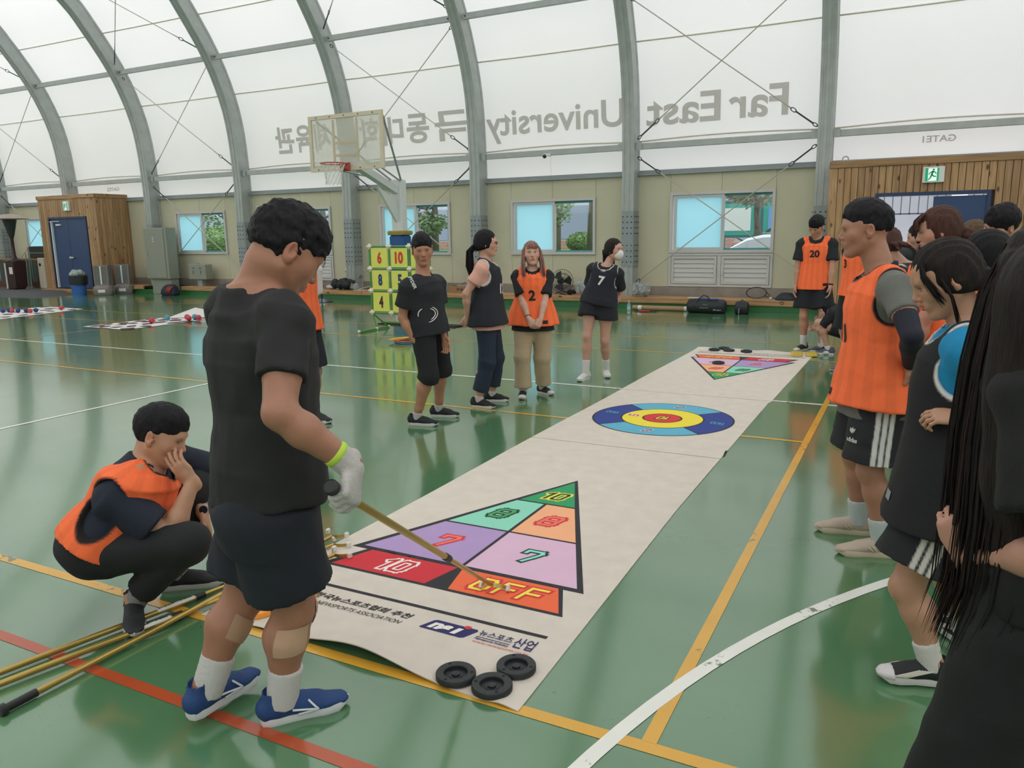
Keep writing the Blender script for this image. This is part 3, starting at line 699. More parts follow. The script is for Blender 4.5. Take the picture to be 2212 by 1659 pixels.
for a in ((-BW, BW, B0, B0+.07), (-BW, BW, B1-.07, B1), (-BW, -BW+.07, B0+.07, B1-.07), (BW-.07, BW, B0+.07, B1-.07)): f.bx(a[0], a[1], -1.64, -1.60, a[2], a[3])
f.build('backboard_frame', fr, bs)
MB().bx(-BW+.07, BW-.07, -1.625, -1.615, B0+.07, B1-.07).build('backboard_panel', mat('yellowed_clear_board', '#cfcfbf', .15, alpha=.42), bs)
q = MB()
for a in ((-.30, .30, 3.34, 3.39), (-.30, -.25, 3.02, 3.34), (.25, .30, 3.02, 3.34), (-.30, -.25, 3.39, 3.78), (.25, .30, 3.39, 3.78), (-.25, .25, 3.12, 3.16)): q.bx(a[0], a[1], -1.632, -1.626, a[2], a[3])
q.build('target_square', mat('faded_cream_tape', '#cfc2a6', .6, alpha=.8), bs)
q = MB()
for i in range(5):
    for zz in (B0+.035, B1-.035): q.sph((-BW+.2+i*.33, -1.645, zz), .012, 6, 4)
stuff(q.build('screw', bolt_m, bs))
rimm = mat('red_rim', '#b23a34', .4)
MB().torus(.225, .010, 32, 8, TR(0, -2.02, 2.955)).build('rim', rimm, bs, 'all')
MB().add([(-.10, -1.65, 3.0), (.10, -1.65, 3.0), (.10, -1.65, 2.84), (-.10, -1.65, 2.84), (-.06, -1.80, 2.955), (.06, -1.80, 2.955), (.04, -1.76, 2.90), (-.04, -1.76, 2.90)], [(0, 1, 2, 3), (4, 5, 6, 7), (0, 1, 5, 4), (2, 3, 7, 6), (0, 3, 7, 4), (1, 2, 6, 5)]).build('rim_bracket', rimm, bs)
net = MB(); NR = [(.222, 2.95), (.19, 2.88), (.165, 2.81), (.15, 2.74), (.145, 2.66), (.15, 2.58)]
for k in range(12):
    for s_ in (-1, 1):
        net.tube([(r*math.cos(2*PI*(k+s_*.5*i)/12), -2.02+r*math.sin(2*PI*(k+s_*.5*i)/12), z) for i, (r, z) in enumerate(NR)], .0045, 4)
stuff(net.build('net', mat('white_net_cord', '#dcdad4', .8), bs))

# ---------------- number target frame ----------------
gt = thing('number_target_frame', 'green pipe frame holding yellow numbered target cards', 'game frame', (-8.5, 11.1, 0))
gp = mat('green_pipe', '#4f9140', .35); jt = mat('cream_pipe_joint', '#e2dcc4', .45); yc = mat('yellow_card', '#dfe065', .6, var=.03)
cw_, ch2 = .415, .383; Z0 = .31
for i in range(4): MB().tube([(i*cw_, 0, Z0), (i*cw_, 0, Z0+3*ch2)], .017, 10).build('upright_pipe', gp, gt, True)
for j in range(4): MB().tube([(0, 0, Z0+j*ch2), (3*cw_, 0, Z0+j*ch2)], .017, 10).build('cross_pipe', gp, gt, True)
jm = MB(); jm.sph((0, 0, 0), .026, 10, 8); jm.cyl((-.05, 0, 0), (.05, 0, 0), .024, n=10); jm.cyl((0, 0, -.05), (0, 0, .05), .024, n=10); jm = jm.mesh('pipe_joint', jt, 'all')
for i in range(4):
    for j in range(4): link('pipe_joint', jm, gt, (i*cw_, 0, Z0+j*ch2))
nums = [['4', '2', '1'], ['8', '5', '3'], ['6', '10', '7']]
ncol = {'6': '#cf3d2c', '10': '#cf3d2c', '7': '#cf3d2c', '8': '#1f3f6f', '4': '#4a1822', '2': '#2f7a3c', '5': '#1f3f6f', '3': '#2f7a3c', '1': '#4a1822'}
for j in range(3):
    for i in range(3):
        x0, z0 = i*cw_+.035, Z0+j*ch2+.028; cd_ = MB().bx(x0, x0+cw_-.07, -.004, .004, z0, z0+ch2-.056).build('number_card', yc, gt)
        s = nums[j][i]; wd = .09 if len(s) == 1 else .17
        v, f_ = fit_text(s, x0+(cw_-.07)/2-wd/2, x0+(cw_-.07)/2+wd/2, z0+.06, z0+ch2-.115, bold=.05)
        MB().add([(p[0], -.006, p[1]) for p in v], f_).build('printed_number', mat('num_ink_'+ncol[s][1:], ncol[s], .6), cd_)
for xx in (0.06, 3*cw_-.06):
    MB().tube([(xx-.06+.0, 0, Z0), (xx+.02, 0, .03)], .016, 8).build('leg_pipe', gp, gt, True)
    MB().tube([(xx+.02, -.50, .022), (xx+.02, .36, .022)], .018, 8).build('foot_pipe', gp, gt, True)
    MB().tube([(xx-.03, 0, Z0-.03), (xx+.02, .33, .03)], .014, 8).build('strut_pipe', gp, gt, True)
    for yy in (-.5, 0, .36): MB().sph((xx+.02, yy, .027), .027, 10, 8).build('pipe_joint', jt, gt, 'all')
MB().tube([(.08, .2, .12), (3*cw_-.05, .2, .12)], .015, 8).build('cross_pipe', gp, gt, True)
MB().box((.5, .25, .29), (1.5, .25, .02)).build('black_mat', black_f, gt, loc=(0, 0, 0)) if False else None
tag(MB().bbox((-8.1, 12.0, .012), (1.7, .35, .02), .005).build('black_sheet', black_f), 'flat black sheet lying on the floor behind the number target frame', 'sheet')
for nm, col, dz, dx, ti, lb in (('throwing_ring', '#3a93a0', .012, .1, 0, 'blue throwing ring at the bottom of the pile by the number target'), ('throwing_ring', '#c8533f', .032, .08, .02, 'red throwing ring in the middle of the pile by the number target'), ('throwing_ring', '#d8a93a', .062, -.03, .10, 'yellow throwing ring tilted on top of the pile by the number target')):
    o = MB().torus(.13, .035, 32, 8, Matrix.Diagonal((1, 1, .28, 1))).build(nm, mat('ring'+col, col, .5), None, 'all', (-7.05+dx, 9.88, dz)); o.rotation_euler = (0, -ti, 0); tag(o, lb, 'ring')
# ---------------- the long game mat: three sheets ----------------
felt = mat('off_white_felt', '#d6cdc1', .92, var=.045, vscale=9, bump=.12, bscale=120)
ink = mat('print_dark', '#2b2a30', .8)
def lift(x, y):
    z = .004
    if y < 2.75:
        bmp = math.exp(-((x+1.84)/.26)**2)*.060 + .012*math.exp(-((x+2.35)/.12)**2) + .010*math.exp(-((x+1.18)/.05)**2)
        z += bmp*math.exp(-max(0, y-2.17)/.11)
    if y > 10.8: z += .012*(1+math.sin(x*14))*(y-10.8)/.2*.5
    if 5.5 < y < 5.9 and x > -1.25: z += .025*math.exp(-((y-5.66)/.05)**2)*math.exp(-((x+1.13)/.05)**2)
    z += .0008*math.sin(x*3+y*1.7)*math.sin(y*2.1)+.0008
    return z
def sheet(lbl, y0, y1, xl, xr, edge=None):
    t = thing('game_mat_sheet', lbl, 'mat', (0, 0, 0)); nx, ny = 60, max(30, int((y1-y0)*24)); b = MB(); top = []
    for j in range(ny+1):
        ty = j/ny
        if edge: ty = ty**1.5
        for i in range(nx+1):
            ya = y0+(.022*math.sin(2.6*(xl(y0)+(xr(y0)-xl(y0))*i/nx)+.8) if edge else 0); y = ya+(y1-ya)*ty; x = xl(y)+(xr(y)-xl(y))*i/nx
            top.append((x, y, lift(x, y)))
    bot = [(x, y, z-.0045) for x, y, z in top]; N = len(top); W_ = nx+1; fs = []
    for j in range(ny):
        for i in range(nx):
            a = j*W_+i; fs.append((a, a+1, a+1+W_, a+W_)); fs.append((N+a, N+a+W_, N+a+1+W_, N+a+1))
    for i in range(nx): a = i; fs.append((a, a+N, a+1+N, a+1)); a = ny*W_+i; fs.append((a, a+1, a+1+N, a+N))
    for j in range(ny): a = j*W_; fs.append((a, a+W_, a+W_+N, a+N)); a = j*W_+nx; fs.append((a, a+N, a+W_+N, a+W_))
    b.add(top+bot, fs); b.build('felt_sheet', felt, t, True); return t
xl = lambda y: -2.685+.01*math.sin(y) if y < 3 else -2.665+.005*math.sin(y*2)
xr = lambda y: (-1.105-.045*min(1, (y-2.1)/2.2)) if y < 7.6 else -1.135+.035*(y-7.6)/3.4
m1 = sheet('near sheet of the long white game mat with the OFF triangle', 2.17, 5.495, xl, xr, True)
m2 = sheet('middle sheet of the long white game mat with the round target', 5.51, 7.66, xl, xr)
m3 = sheet('far sheet of the long white game mat with the upside-down triangle', 7.675, 10.99, xl, xr)
CX = -1.893
def fill(name, poly, m, parent, lvl=1, rot=None, sub=.12):
    """flat print laid on the felt: a polygon cut fine enough to follow it"""
    bm = bmesh.new(); vv = [bm.verts.new((x, y, 0)) for x, y in poly]; bm.faces.new(vv)
    ys = [p[1] for p in poly]; xs = [p[0] for p in poly]; stp = .05 if min(ys) < 2.8 else .10
    for k in range(1, int((max(xs)-min(xs))/stp)+1): bmesh.ops.bisect_plane(bm, geom=bm.verts[:]+bm.edges[:]+bm.faces[:], plane_co=(min(xs)+k*stp, 0, 0), plane_no=(1, 0, 0))
    for k in range(1, int((max(ys)-min(ys))/.1)+1): bmesh.ops.bisect_plane(bm, geom=bm.verts[:]+bm.edges[:]+bm.faces[:], plane_co=(0, min(ys)+k*.1, 0), plane_no=(0, 1, 0))
    bmesh.ops.triangulate(bm, faces=bm.faces)
    for v in bm.verts:
        x, y = v.co.x, v.co.y
        if rot: x, y = 2*rot[0]-x, 2*rot[1]-y
        v.co = (x, y, lift(x, y)+.0009+.00035*lvl)
    me = bpy.data.meshes.new(name); bm.to_mesh(me); bm.free(); me.materials.append(m)
    return link(name, me, parent)
def letters(name, vs_, fs, m, parent, lvl=6):
    b = MB(); b.add([(x, y, lift(x, y)+.0009+.00035*lvl) for x, y, *_ in vs_], fs); o = b.build(name, m, parent); return o
# squarish digits from strokes
DG = {'1': [[(-.05, .8), (.28, 1), (.28, 0)]], '0': [[(.12, 0), (.63, 0), (.75, .16), (.75, .84), (.63, 1), (.12, 1), (0, .84), (0, .16), (.12, 0)]], '7': [[(0, .8), (0, 1), (.6, 1), (.7, .85), (.6, .5), (.42, 0)]],
      '8': [[(.12, 0), (.63, 0), (.75, .16), (.75, .84), (.63, 1), (.12, 1), (0, .84), (0, .16), (.12, 0)], [(0, .5), (.75, .5)]], '3': [[(0, 1), (.7, 1), (.7, 0), (0, 0)], [(.1, .5), (.7, .5)]],
      '2': [[(0, 1), (.7, 1), (.7, .5), (0, .5), (0, 0), (.7, 0)]], '5': [[(.7, 1), (0, 1), (0, .5), (.7, .5), (.7, 0), (0, 0)]],
      'O': [[(.12, 0), (.63, 0), (.75, .16), (.75, .84), (.63, 1), (.12, 1), (0, .84), (0, .16), (.12, 0)]], 'F': [[(0, 0), (0, 1), (.75, 1)], [(0, .5), (.65, .5)]]}
def stroke_word(s, cx, cy, h, wd, tk, shear=.25, ang=0, rot=None):
    """returns quads of a thick squarish lettering"""
    polys = []; adv = 0; n = len(s); cw = wd/n
    for ch_ in s:
        for path in DG[ch_]:
            for a, b_ in zip(path[:-1], path[1:]):
                A = Vector(((adv+a[0]*.8)*cw, a[1]*h)); B = Vector(((adv+b_[0]*.8)*cw, b_[1]*h)); d = (B-A).normalized(); q = Vector((-d.y, d.x))*tk/2; e = d*tk/2
                polys.append([A-e+q, A-e-q, B+e-q, B+e+q])
        adv += 1 if ch_ != '1' else .62
    W_ = (adv-.2)*cw; out = []
    for P in polys:
        o = []
        for p in P:
            x = p.x-W_/2+shear*(p.y-h/2); y = p.y-h/2; c, s_ = math.cos(ang), math.sin(ang); x, y = cx+x*c-y*s_, cy+x*s_+y*c
            if rot: x, y = 2*rot[0]-x, 2*rot[1]-y
            o.append((x, y))
        out.append(o)
    return out
def numeral(name, s, cx, cy, h, wd, fillc, edgec, parent, rot=None, ang=0, tk=None):
    tk = tk or h*.17
    for nm, t_, m, lv in ((name+'_outline', tk*2.2, edgec, 3), (name, tk*.95, fillc, 5)):
        ps = stroke_word(s, cx, cy, h, wd, t_, .25, ang, rot); b = MB()
        for k, P in enumerate(ps): b.add([(x, y, lift(x, y)+.0009+.00035*lv+.00004*k) for x, y in P], [(0, 1, 2, 3)])
        b.build(nm, m, parent)
pm = lambda n, c: mat('print_'+n, c, .8, var=.02)
RED, ORA, PUR, PNK, MNT, PEA, GRN = pm('red', '#cf2f3a'), pm('orange', '#ef6a40'), pm('purple', '#b095c6'), pm('pink', '#dcb6d0'), pm('mint', '#8dd6bd'), pm('peach', '#f5b184'), pm('green', '#2f9b62')
YEL, DGR, LRD, WHT, LBL = pm('yellow', '#f0e34f'), pm('dark_green', '#1d3f2f'), pm('light_red', '#ef7a6c'), pm('white', '#efe9e2'), pm('light_blue', '#5fb0cc')
NAV = pm('navy', '#2a3f8c'); MGR = pm('mid_green', '#4fa563'); LMI = pm('pale_mint', '#8edccd'); RRD = pm('true_red', '#d8353a'); YY = pm('ring_yellow', '#f2dc3f'); NSI = pm('logo_navy', '#2b2a63')
def triangle(par, rot=None):
    c = CX
    F = lambda n, P, m, l=1: fill(n, P, m, par, l, rot)
    F('triangle_outline', [(-2.56, 3.072), (-1.235, 3.072), (c, 4.60)], ink, 1)
    F('bar_outline', [(-2.565, 2.83), (-1.235, 2.83), (-1.345, 3.09), (-2.45, 3.09)], ink, 1)
    e = .018; sl = .6425/1.5  # half width per metre of height
    hw_ = lambda y: (4.585-y)*sl-.022
    def row(y0, y1, side, m):
        if side < 0: P = [(c-hw_(y0), y0), (c-.010, y0), (c-.010, y1), (c-hw_(y1), y1)]
        else: P = [(c+.010, y0), (c+hw_(y0), y0), (c+hw_(y1), y1), (c+.010, y1)]
        F('printed_field', P, m, 2)
    row(3.105, 3.59, -1, PUR); row(3.105, 3.59, 1, PNK); row(3.608, 4.085, -1, MNT); row(3.608, 4.085, 1, PEA)
    F('printed_field', [(c-hw_(4.103), 4.103), (c+hw_(4.103), 4.103), (c, 4.55)], GRN, 2)
    F('printed_bar', [(-2.515, 2.85), (-1.955, 2.85), (-1.905, 3.072), (-2.425, 3.072)], RED, 2)
    F('printed_bar', [(-1.825, 2.85), (-1.262, 2.85), (-1.36, 3.072), (-1.875, 3.072)], ORA, 2)
    nu = lambda s, x, y, h, w_, a, b_: numeral('printed_number', s, x, y, h, w_, a, b_, par, rot)
    nu('10', -1.885, 4.245, .115, .20, DGR, YEL); nu('8', -2.045, 3.84, .13, .145, MGR, DGR); nu('8', -1.73, 3.84, .13, .145, LRD, RRD)
    nu('7', -2.125, 3.345, .13, .155, LRD, RRD); nu('7', -1.625, 3.345, .13, .155, LMI, DGR); nu('10', -2.185, 2.962, .115, .22, RED, WHT); nu('OFF', -1.555, 2.962, .115, .38, YEL, RRD)
    F('printed_rule', [(-2.66 if not rot else -2.62, 2.633), (-1.222, 2.633), (-1.222, 2.655), (-2.66 if not rot else -2.62, 2.655)], ink, 1)
triangle(m1); triangle(m3, (CX, 6.585))
# writing on the near sheet
def words(s, x0, x1, y0, y1, m, par=m1, skew=0, **k):
    v, f_ = fit_text(s, x0, x1, y0, y1, **k); v = [(x+skew*(y-y0), y, 0) for x, y, _ in v]
    letters('printed_words', v, f_, m, par)
words('(사)한국뉴스포츠협회 추천', -2.45, -1.83, 2.515, 2.568, ink, bold=.02, skew=.3)
words('KOREA NEWSPORTS ASSOCIATION', -2.42, -1.838, 2.468, 2.497, ink, skew=.3)
fill('logo_block', [(-1.745, 2.492), (-1.735, 2.488), (-1.545, 2.488), (-1.53, 2.496), (-1.50, 2.565), (-1.507, 2.575), (-1.70, 2.575), (-1.714, 2.568)], NSI, m1, 2)
words('ns', -1.715, -1.62, 2.50, 2.552, WHT, bold=.06, skew=.35); words('ı', -1.602, -1.578, 2.50, 2.552, WHT, bold=.06, skew=.35)
fill('logo_dot', [(-1.553+.017*math.cos(a), 2.573+.013*math.sin(a)) for a in np.linspace(0, 2*PI, 17)[:-1]], RRD, m1, 4)
words('뉴스포츠', -1.488, -1.335, 2.538, 2.583, NSI, bold=.01); words('산업', -1.325, -1.235, 2.515, 2.595, NSI, bold=.01)
fill('printed_rule', [(-1.488, 2.527), (-1.335, 2.527), (-1.335, 2.531), (-1.488, 2.531)], NSI, m1, 2)
words('Newsports Industry', -1.49, -1.335, 2.503, 2.521, NSI, bold=.03, skew=.3)
words('www.newsports.co.kr', -1.488, -1.235, 2.478, 2.498, RRD, skew=.3)
rc = (CX, 6.585)
def words3(s, x0, x1, y0, y1, m):
    v, f_ = fit_text(s, x0, x1, y0, y1); letters('printed_words', [(2*rc[0]-x, 2*rc[1]-y, 0) for x, y, _ in v], f_, m, m3)
words3('(사)한국뉴스포츠협회 추천', -2.45, -1.83, 2.515, 2.568, ink); words3('NEWSPORTS ASSOCIATION', -2.42, -1.838, 2.468, 2.497, ink); words3('뉴스포츠산업', -1.488, -1.235, 2.52, 2.58, NSI)
# round target
def disc(r, y=6.56, n=64, a0=0, a1=2*PI, r0=0):
    if r0: return [(CX+r*math.cos(a), y+r*math.sin(a)) for a in np.linspace(a0, a1, n)]+[(CX+r0*math.cos(a), y+r0*math.sin(a)) for a in np.linspace(a1, a0, n)]
    return [(CX+r*math.cos(a), y+r*math.sin(a)) for a in np.linspace(0, 2*PI, n+1)[:-1]]
fill('target_outline', disc(.62), ink, m2, 1)
for i, m in enumerate((NAV, LBL, NAV, LBL)):
    a = -PI/4+.0+i*PI/2
    fill('target_field', disc(.605, a0=a+.012, a1=a+PI/2-.012, n=24, r0=.365), m, m2, 2)
fill('target_ring', disc(.352), YY, m2, 3); fill('target_ring_edge', disc(.176), ink, m2, 4); fill('target_centre', disc(.162), RRD, m2, 5)
def tn(s, x, y, h, w_, a, b_, ang, lv=0):
    for nm, t_, m, k0 in (('printed_number_outline', h*.42, b_, 7), ('printed_number', h*.2, a, 9)):
        b = MB()
        for k, P in enumerate(stroke_word(s, x, y, h, w_, t_, .2, ang)): b.add([(q[0], q[1], lift(*q)+.0009+.00035*k0+.00004*k) for q in P], [(0, 1, 2, 3)])
        b.build(nm, m, m2)
tn('10', CX, 6.56, .085, .14, YY, ink, PI); tn('2', CX+.02, 7.04, .07, .09, NAV, WHT, PI); tn('2', CX-.0, 6.08, .07, .09, NAV, WHT, PI)
tn('3', CX-.485, 6.6, .08, .08, NAV, LBL, -PI/2); tn('3', CX+.485, 6.54, .08, .08, NAV, LBL, -PI/2); tn('5', CX-.265, 6.56, .08, .08, RRD, WHT, -PI/2)

# ---------------- discs ----------------
rub = mat('black_rubber', '#24292b', .55, var=.1, vscale=30); opl = mat('orange_rubber', '#f09a35', .5, var=.05); ypl = mat('yellow_rubber', '#cdb24a', .55)
DP = [(.0001, 0), (.070, 0), (.075, .004), (.075, .022), (.072, .026), (.047, .026), (.044, .023), (.044, .010), (.026, .010), (.0255, .013), (.016, .013), (.016, .020), (.013, .022), (.0001, .022)]
def game_disc(m, lbl, x, y, rz=0, z=None, grp=None, far=False):
    t = thing('game_disc', lbl, 'disc', (x, y, (lift(x, y)+.002) if z is None else z), rz, grp)
    MB().lathe(DP, 40 if not far else 24).build('disc_body', m, t, True)
    if not far:
        for k in range(3): a = 2*PI*k/3; MB().lathe([(.0001, .0268), (.005, .0268), (.0065, .0262)], 12, TR(.060*math.cos(a), .060*math.sin(a), 0)).build('rim_hole', dark_m, t)
    return t
game_disc(rub, 'black game disc at the near mat edge, leftmost of the three', -1.402, 2.226, .4)
game_disc(rub, 'black game disc at the near mat edge, nearest the camera', -1.247, 2.221, 1.3)
game_disc(rub, 'black game disc covering the end of the red web address', -1.226, 2.374, .1)
game_disc(opl, 'orange game disc beside the Korean lettering, right of the man\'s knee', -2.385, 2.48, .3)
game_disc(opl, 'orange game disc between the standing man\'s legs, farther one', -2.545, 2.43, 1)
game_disc(opl, 'orange game disc between the standing man\'s legs, nearer one', -2.455, 2.29, .5)
for i, (x, y, l) in enumerate(((-2.39, 10.76, 'leftmost'), (-2.29, 10.925, 'farthest back'), (-2.19, 10.77, 'third from the left'), (-1.955, 10.765, 'rightmost'))):
    game_disc(rub, 'black game disc at the far mat end, %s of the four' % l, x, y, i, far=True)
game_disc(rub, 'black game disc lying on the pink field of the far triangle', -2.09, 9.67, 0, far=True)
for x, y, l in ((-1.315, 10.85, 'back left'), (-1.29, 10.66, 'front left'), (-1.135, 10.88, 'back right'), (-1.115, 10.72, 'front right')):
    game_disc(ypl, 'yellow game disc at the far right mat corner, %s of the four' % l, x, y, 0, far=True)

# ---------------- cue sticks ----------------
cuew = mat('white_cue_wheel', '#e2ded9', .4); paper = mat('white_sticker', '#e0dcd4', .5)
def cue(p, q, lbl, joint=.55, knob=True, sticker=True, up=Vector((0, 0, 1)), head=True, headflat=False):
    """p butt end, q head end"""
    p, q = Vector(p), Vector(q); L_ = (q-p).length; d = (q-p)/L_; t = thing('cue_stick', lbl, 'cue stick', p)
    MB().cyl(d*.08, d*(L_*joint), .0125, n=16).build('lower_tube', gold, t, True); MB().cyl(d*(L_*joint), d*(L_-.05), .0095, n=16).build('upper_tube', gold, t, True)
    MB().cyl(d*(L_*joint-.022), d*(L_*joint+.022), .0155, n=16).build('joint_collar', black_p, t, True)
    g = MB(); g.tube([d*0, d*.004, d*.02, d*.024, d*.05, d*.13], [.018, .023, .023, .015, .0155, .0155], 16); g.build('grip', black_p, t, True)
    side = d.cross(up).normalized(); fw = d
    c = q-p; b = MB(); pts = []
    W_ = .065
    for i in range(9):
        a = -1+2*i/8; pts.append(c-fw*.05+side*(a*W_)+fw*(.045*a*a))
    n_ = side.cross(fw).normalized()
    b.loft([[P+n_*.009+fw*.001, P-n_*.009+fw*.001, P-n_*.009-fw*.001, P+n_*.009-fw*.001] for P in pts]).build('fork_band', gold, t, True)
    for s_ in (-1, 1):
        P = c+side*(s_*W_); R = Matrix((( *side, 0), (*fw, 0), (*n_, 0), (0, 0, 0, 1))).transposed()
        MB().bbox((0, 0, 0), (.018, .026, .030), .004, Matrix.Translation(P) @ R).build('wheel_block', cuew, t)
    if sticker:
        k0, k1 = L_*joint-.20, L_*joint-.03; s_ = MB(); n = 6
        rings = []
        for k in (k0, k1): rings.append([d*k+(side*math.cos(a)+n_*math.sin(a))*.0128 for a in np.linspace(.2, 2.4, n)])
        s_.loft(rings, False, False).build('white_sticker', paper, t)
        sm = MB()
        v, f_ = fit_text('KSBF  NSI', k0+.01, k1-.01, -.005, .006, bold=.04); sm.add([d*x+side*(y+.002)*-1+n_*.0135 for x, y, _ in v], f_); sm.build('sticker_print', ink, t)
    return t
cue((-3.085, 1.0, .018), (-2.625, 3.06, .020), 'gold cue stick on the floor, back one with its sticker nearest the crouching man', .62)
cue((-3.02, .92, .018), (-2.53, 2.95, .022), 'gold cue stick on the floor, middle one with the front sticker', .58)
cue((-2.718, 1.34, .018), (-2.70, 3.12, .034), 'gold cue stick on the floor, front one with its black butt in view', .80, sticker=False)

# ---------------- throwing mats and balls at the left ----------------
wv = mat('white_vinyl_mat', '#d9d5d2', .7); brown_i = mat('brown_mat_print', '#5a3a45', .7)
def vinyl(P, lbl, seed, fold=None):
    t = thing('printed_vinyl_mat', lbl, 'mat', (0, 0, 0)); (a, b_, c, d) = [Vector((*p, 0)) for p in P]; B = MB(); n, m_ = 10, 24; vs_ = []
    f = lambda u, v: a*(1-u)*(1-v)+b_*u*(1-v)+c*u*v+d*(1-u)*v
    rnd = random.Random(seed)
    for j in range(m_+1):
        for i in range(n+1):
            p = f(i/n, j/m_); z = .004+.006*max(0, math.sin(j*1.3+seed)*math.sin(i*.9))
            vs_.append((p.x, p.y, z))
    B.add(vs_, [(j*(n+1)+i, j*(n+1)+i+1, (j+1)*(n+1)+i+1, (j+1)*(n+1)+i) for j in range(m_) for i in range(n)]); B.build('vinyl_sheet', wv, t, 'all')
    Q = MB()
    for j in range(9):
        for i in range(4):
            if rnd.random() < .12: continue
            u, v = (i+.5)/4+rnd.uniform(-.05, .05), (j+.5)/9+rnd.uniform(-.02, .02); p = f(u, v); pts = []
            for k in range(7): aa = k/7*2*PI; r = rnd.uniform(.05, .15); pts.append((p.x+r*math.cos(aa), p.y+r*1.2*math.sin(aa), .0125))
            Q.add(pts, [tuple(range(7))])
    stuff(Q.build('printed_marks', brown_i, t)); return t
vm1 = vinyl([(-19.3, 8.0), (-17.0, 8.0), (-17.96, 12.05), (-19.65, 12.2)], 'white printed vinyl mat at the far left edge of the floor', 3)
vm2 = vinyl([(-14.25, 9.5), (-12.90, 9.43), (-12.85, 12.3), (-14.1, 12.3)], 'white printed vinyl mat with a raised corner left of the tall man', 5)
MB().add([(-13.95, 11.2, .01), (-13.2, 11.5, .02), (-13.9, 11.9, .17), (-13.1, 11.9, .04), (-13.4, 12.3, .02)], [(0, 1, 2), (1, 3, 2), (3, 4, 2), (0, 2, 4)]).build('folded_corner', wv, vm2)
br, bb_, bt = mat('red_ball', '#c3434d', .6), mat('blue_ball', '#263d7c', .6), mat('teal_ball', '#4b97a8', .6)
def ball(x, y, m, lbl, r=.052):
    b = MB(); b.sph((0, 0, r), r, 18, 12); o = tag(b.build('game_ball', m, None, 'all', (x, y, .010)), lbl, 'ball'); return o
S1 = 'on the far left mat'
for x, y, m, l in ((-19.05, 10.60, br, 'red ball cut by the left picture edge '+S1), (-18.85, 10.66, bb_, 'blue ball second from the left picture edge '+S1), (-18.93, 10.85, bb_, 'blue ball behind the second one '+S1), (-18.66, 10.76, br, 'red ball between the blue ones '+S1), (-18.50, 10.80, bb_, 'blue ball in the middle of the row '+S1), (-18.38, 10.92, bb_, 'blue ball just right of the middle of the row '+S1), (-18.19, 11.03, bb_, 'blue ball touching the right-hand red ball of the row '+S1), (-18.13, 10.86, br, 'red ball at the right end of the row '+S1), (-18.15, 11.62, br, 'single red ball apart at the right corner '+S1)): ball(x, y, m, l)
S2 = 'on the mat with the raised corner'
for x, y, m, l in ((-13.35, 10.35, br, 'single larger red ball at the front '+S2), (-13.52, 10.85, bt, 'single teal ball behind the red one '+S2), (-13.25, 11.12, br, 'red ball at the back of the cluster '+S2), (-13.0, 10.95, br, 'red ball at the front of the cluster '+S2), (-13.12, 11.20, bt, 'teal ball in the cluster '+S2), (-12.92, 11.12, br, 'red ball nearest the tall man in the cluster '+S2)): ball(x, y, m, l, .058 if x == -13.35 else .055)

# ---------------- left corner props ----------------
dgr = mat('dark_grey_rubber_mat', '#4f5052', .8)
pf = MB(); pf.add([(-33, 14.9, .11), (-24.0, 14.9, .11), (-24.0, 15.48, .11), (-25.32, 15.84, .11), (-33, 16.9, .11), (-25.32, 16.9, .11), (-33, 13.9, .0), (-23.2, 13.9, .0), (-23.1, 15.2, 0), (-23.9, 15.5, 0)], [(0, 1, 2, 3, 5, 4), (6, 7, 1, 0), (7, 8, 2, 1), (8, 9, 2)])
tag(pf.build('rubber_ramp', dgr), 'dark grey rubber matted platform with a sloping edge at far left', 'ramp')
ht = thing('patio_heater', 'brown patio heater with a wide beige mushroom top at far left', 'heater', (-26.35, 15.5, .11))
brn = mat('dark_brown_metal', '#3a2527', .4, .2)
MB().bbox((0, 0, .46), (.50, .46, .9), .02).build('base_box', brn, ht); MB().bx(-.18, -.14, -.26, -.23, .02, .85).build('door_edge', white_p, ht); MB().bx(.02, .2, -.236, -.231, .5, .72).build('notice', paper, ht)
MB().lathe([(.27, .91), (.25, .95), (.10, 1.0), (.055, 1.08), (.045, 1.62), (.06, 1.66), (.075, 1.72), (.19, 2.18), (.20, 2.24)], 20).build('column', brn, ht, True)
MB().lathe([(.08, 1.72), (.20, 2.22), (.20, 2.24), (.0001, 2.24)], 20, Matrix.Diagonal((1.03, 1.03, 1, 1))).build('burner', mat('burner_grille', '#26302c', .5), ht, True)
MB().lathe([(.56, 2.26), (.57, 2.27), (.30, 2.38), (.12, 2.42), (.0001, 2.42)], 28).build('reflector', mat('beige_reflector', '#a89a8c', .4), ht, True)
ct = thing('glass_counter', 'long dark glass display counter with a wood top at far left', 'counter', (-32.85, 16.03, .11))
MB().bx(0, 7.5, 0, .5, .2, .92).build('glass_front', mat('smoky_glass', '#3f4a4a', .12), ct); MB().bx(-.02, 7.52, -.03, .55, .92, .97).build('worktop', wood_h, ct); MB().bx(0, 7.5, .0, .5, .0, .2).build('plinth', mat('reddish_plinth', '#5c3b30', .6), ct)
for i in range(9): MB().bx(i*.93, i*.93+.03, -.01, .01, .2, .92).build('glass_divider', steel_d, ct)
blk = thing('black_storage_box', 'black storage box on the glass counter below the window', 'box', (-26.35, 16.55, 1.085)); MB().bbox((0, 0, .2), (1.15, .4, .40), .02).build('body', black_p, blk); MB().bx(-.56, .56, -.206, -.2, .17, .19).build('rim_line', steel_d, blk)
iv = thing('slim_ivory_cabinet', 'slim ivory appliance leaning beside the far gate booth', 'appliance', (-25.60, 16.02, .11)); MB().bbox((0, 0, .50), (.34, .3, 1.0), .02).build('body', mat('ivory_plastic', '#bdb49f', .5), iv); MB().cyl((-.03, -.15, .78), (-.03, -.156, .78), .055, n=16).build('vent_hole', dark_m, iv)
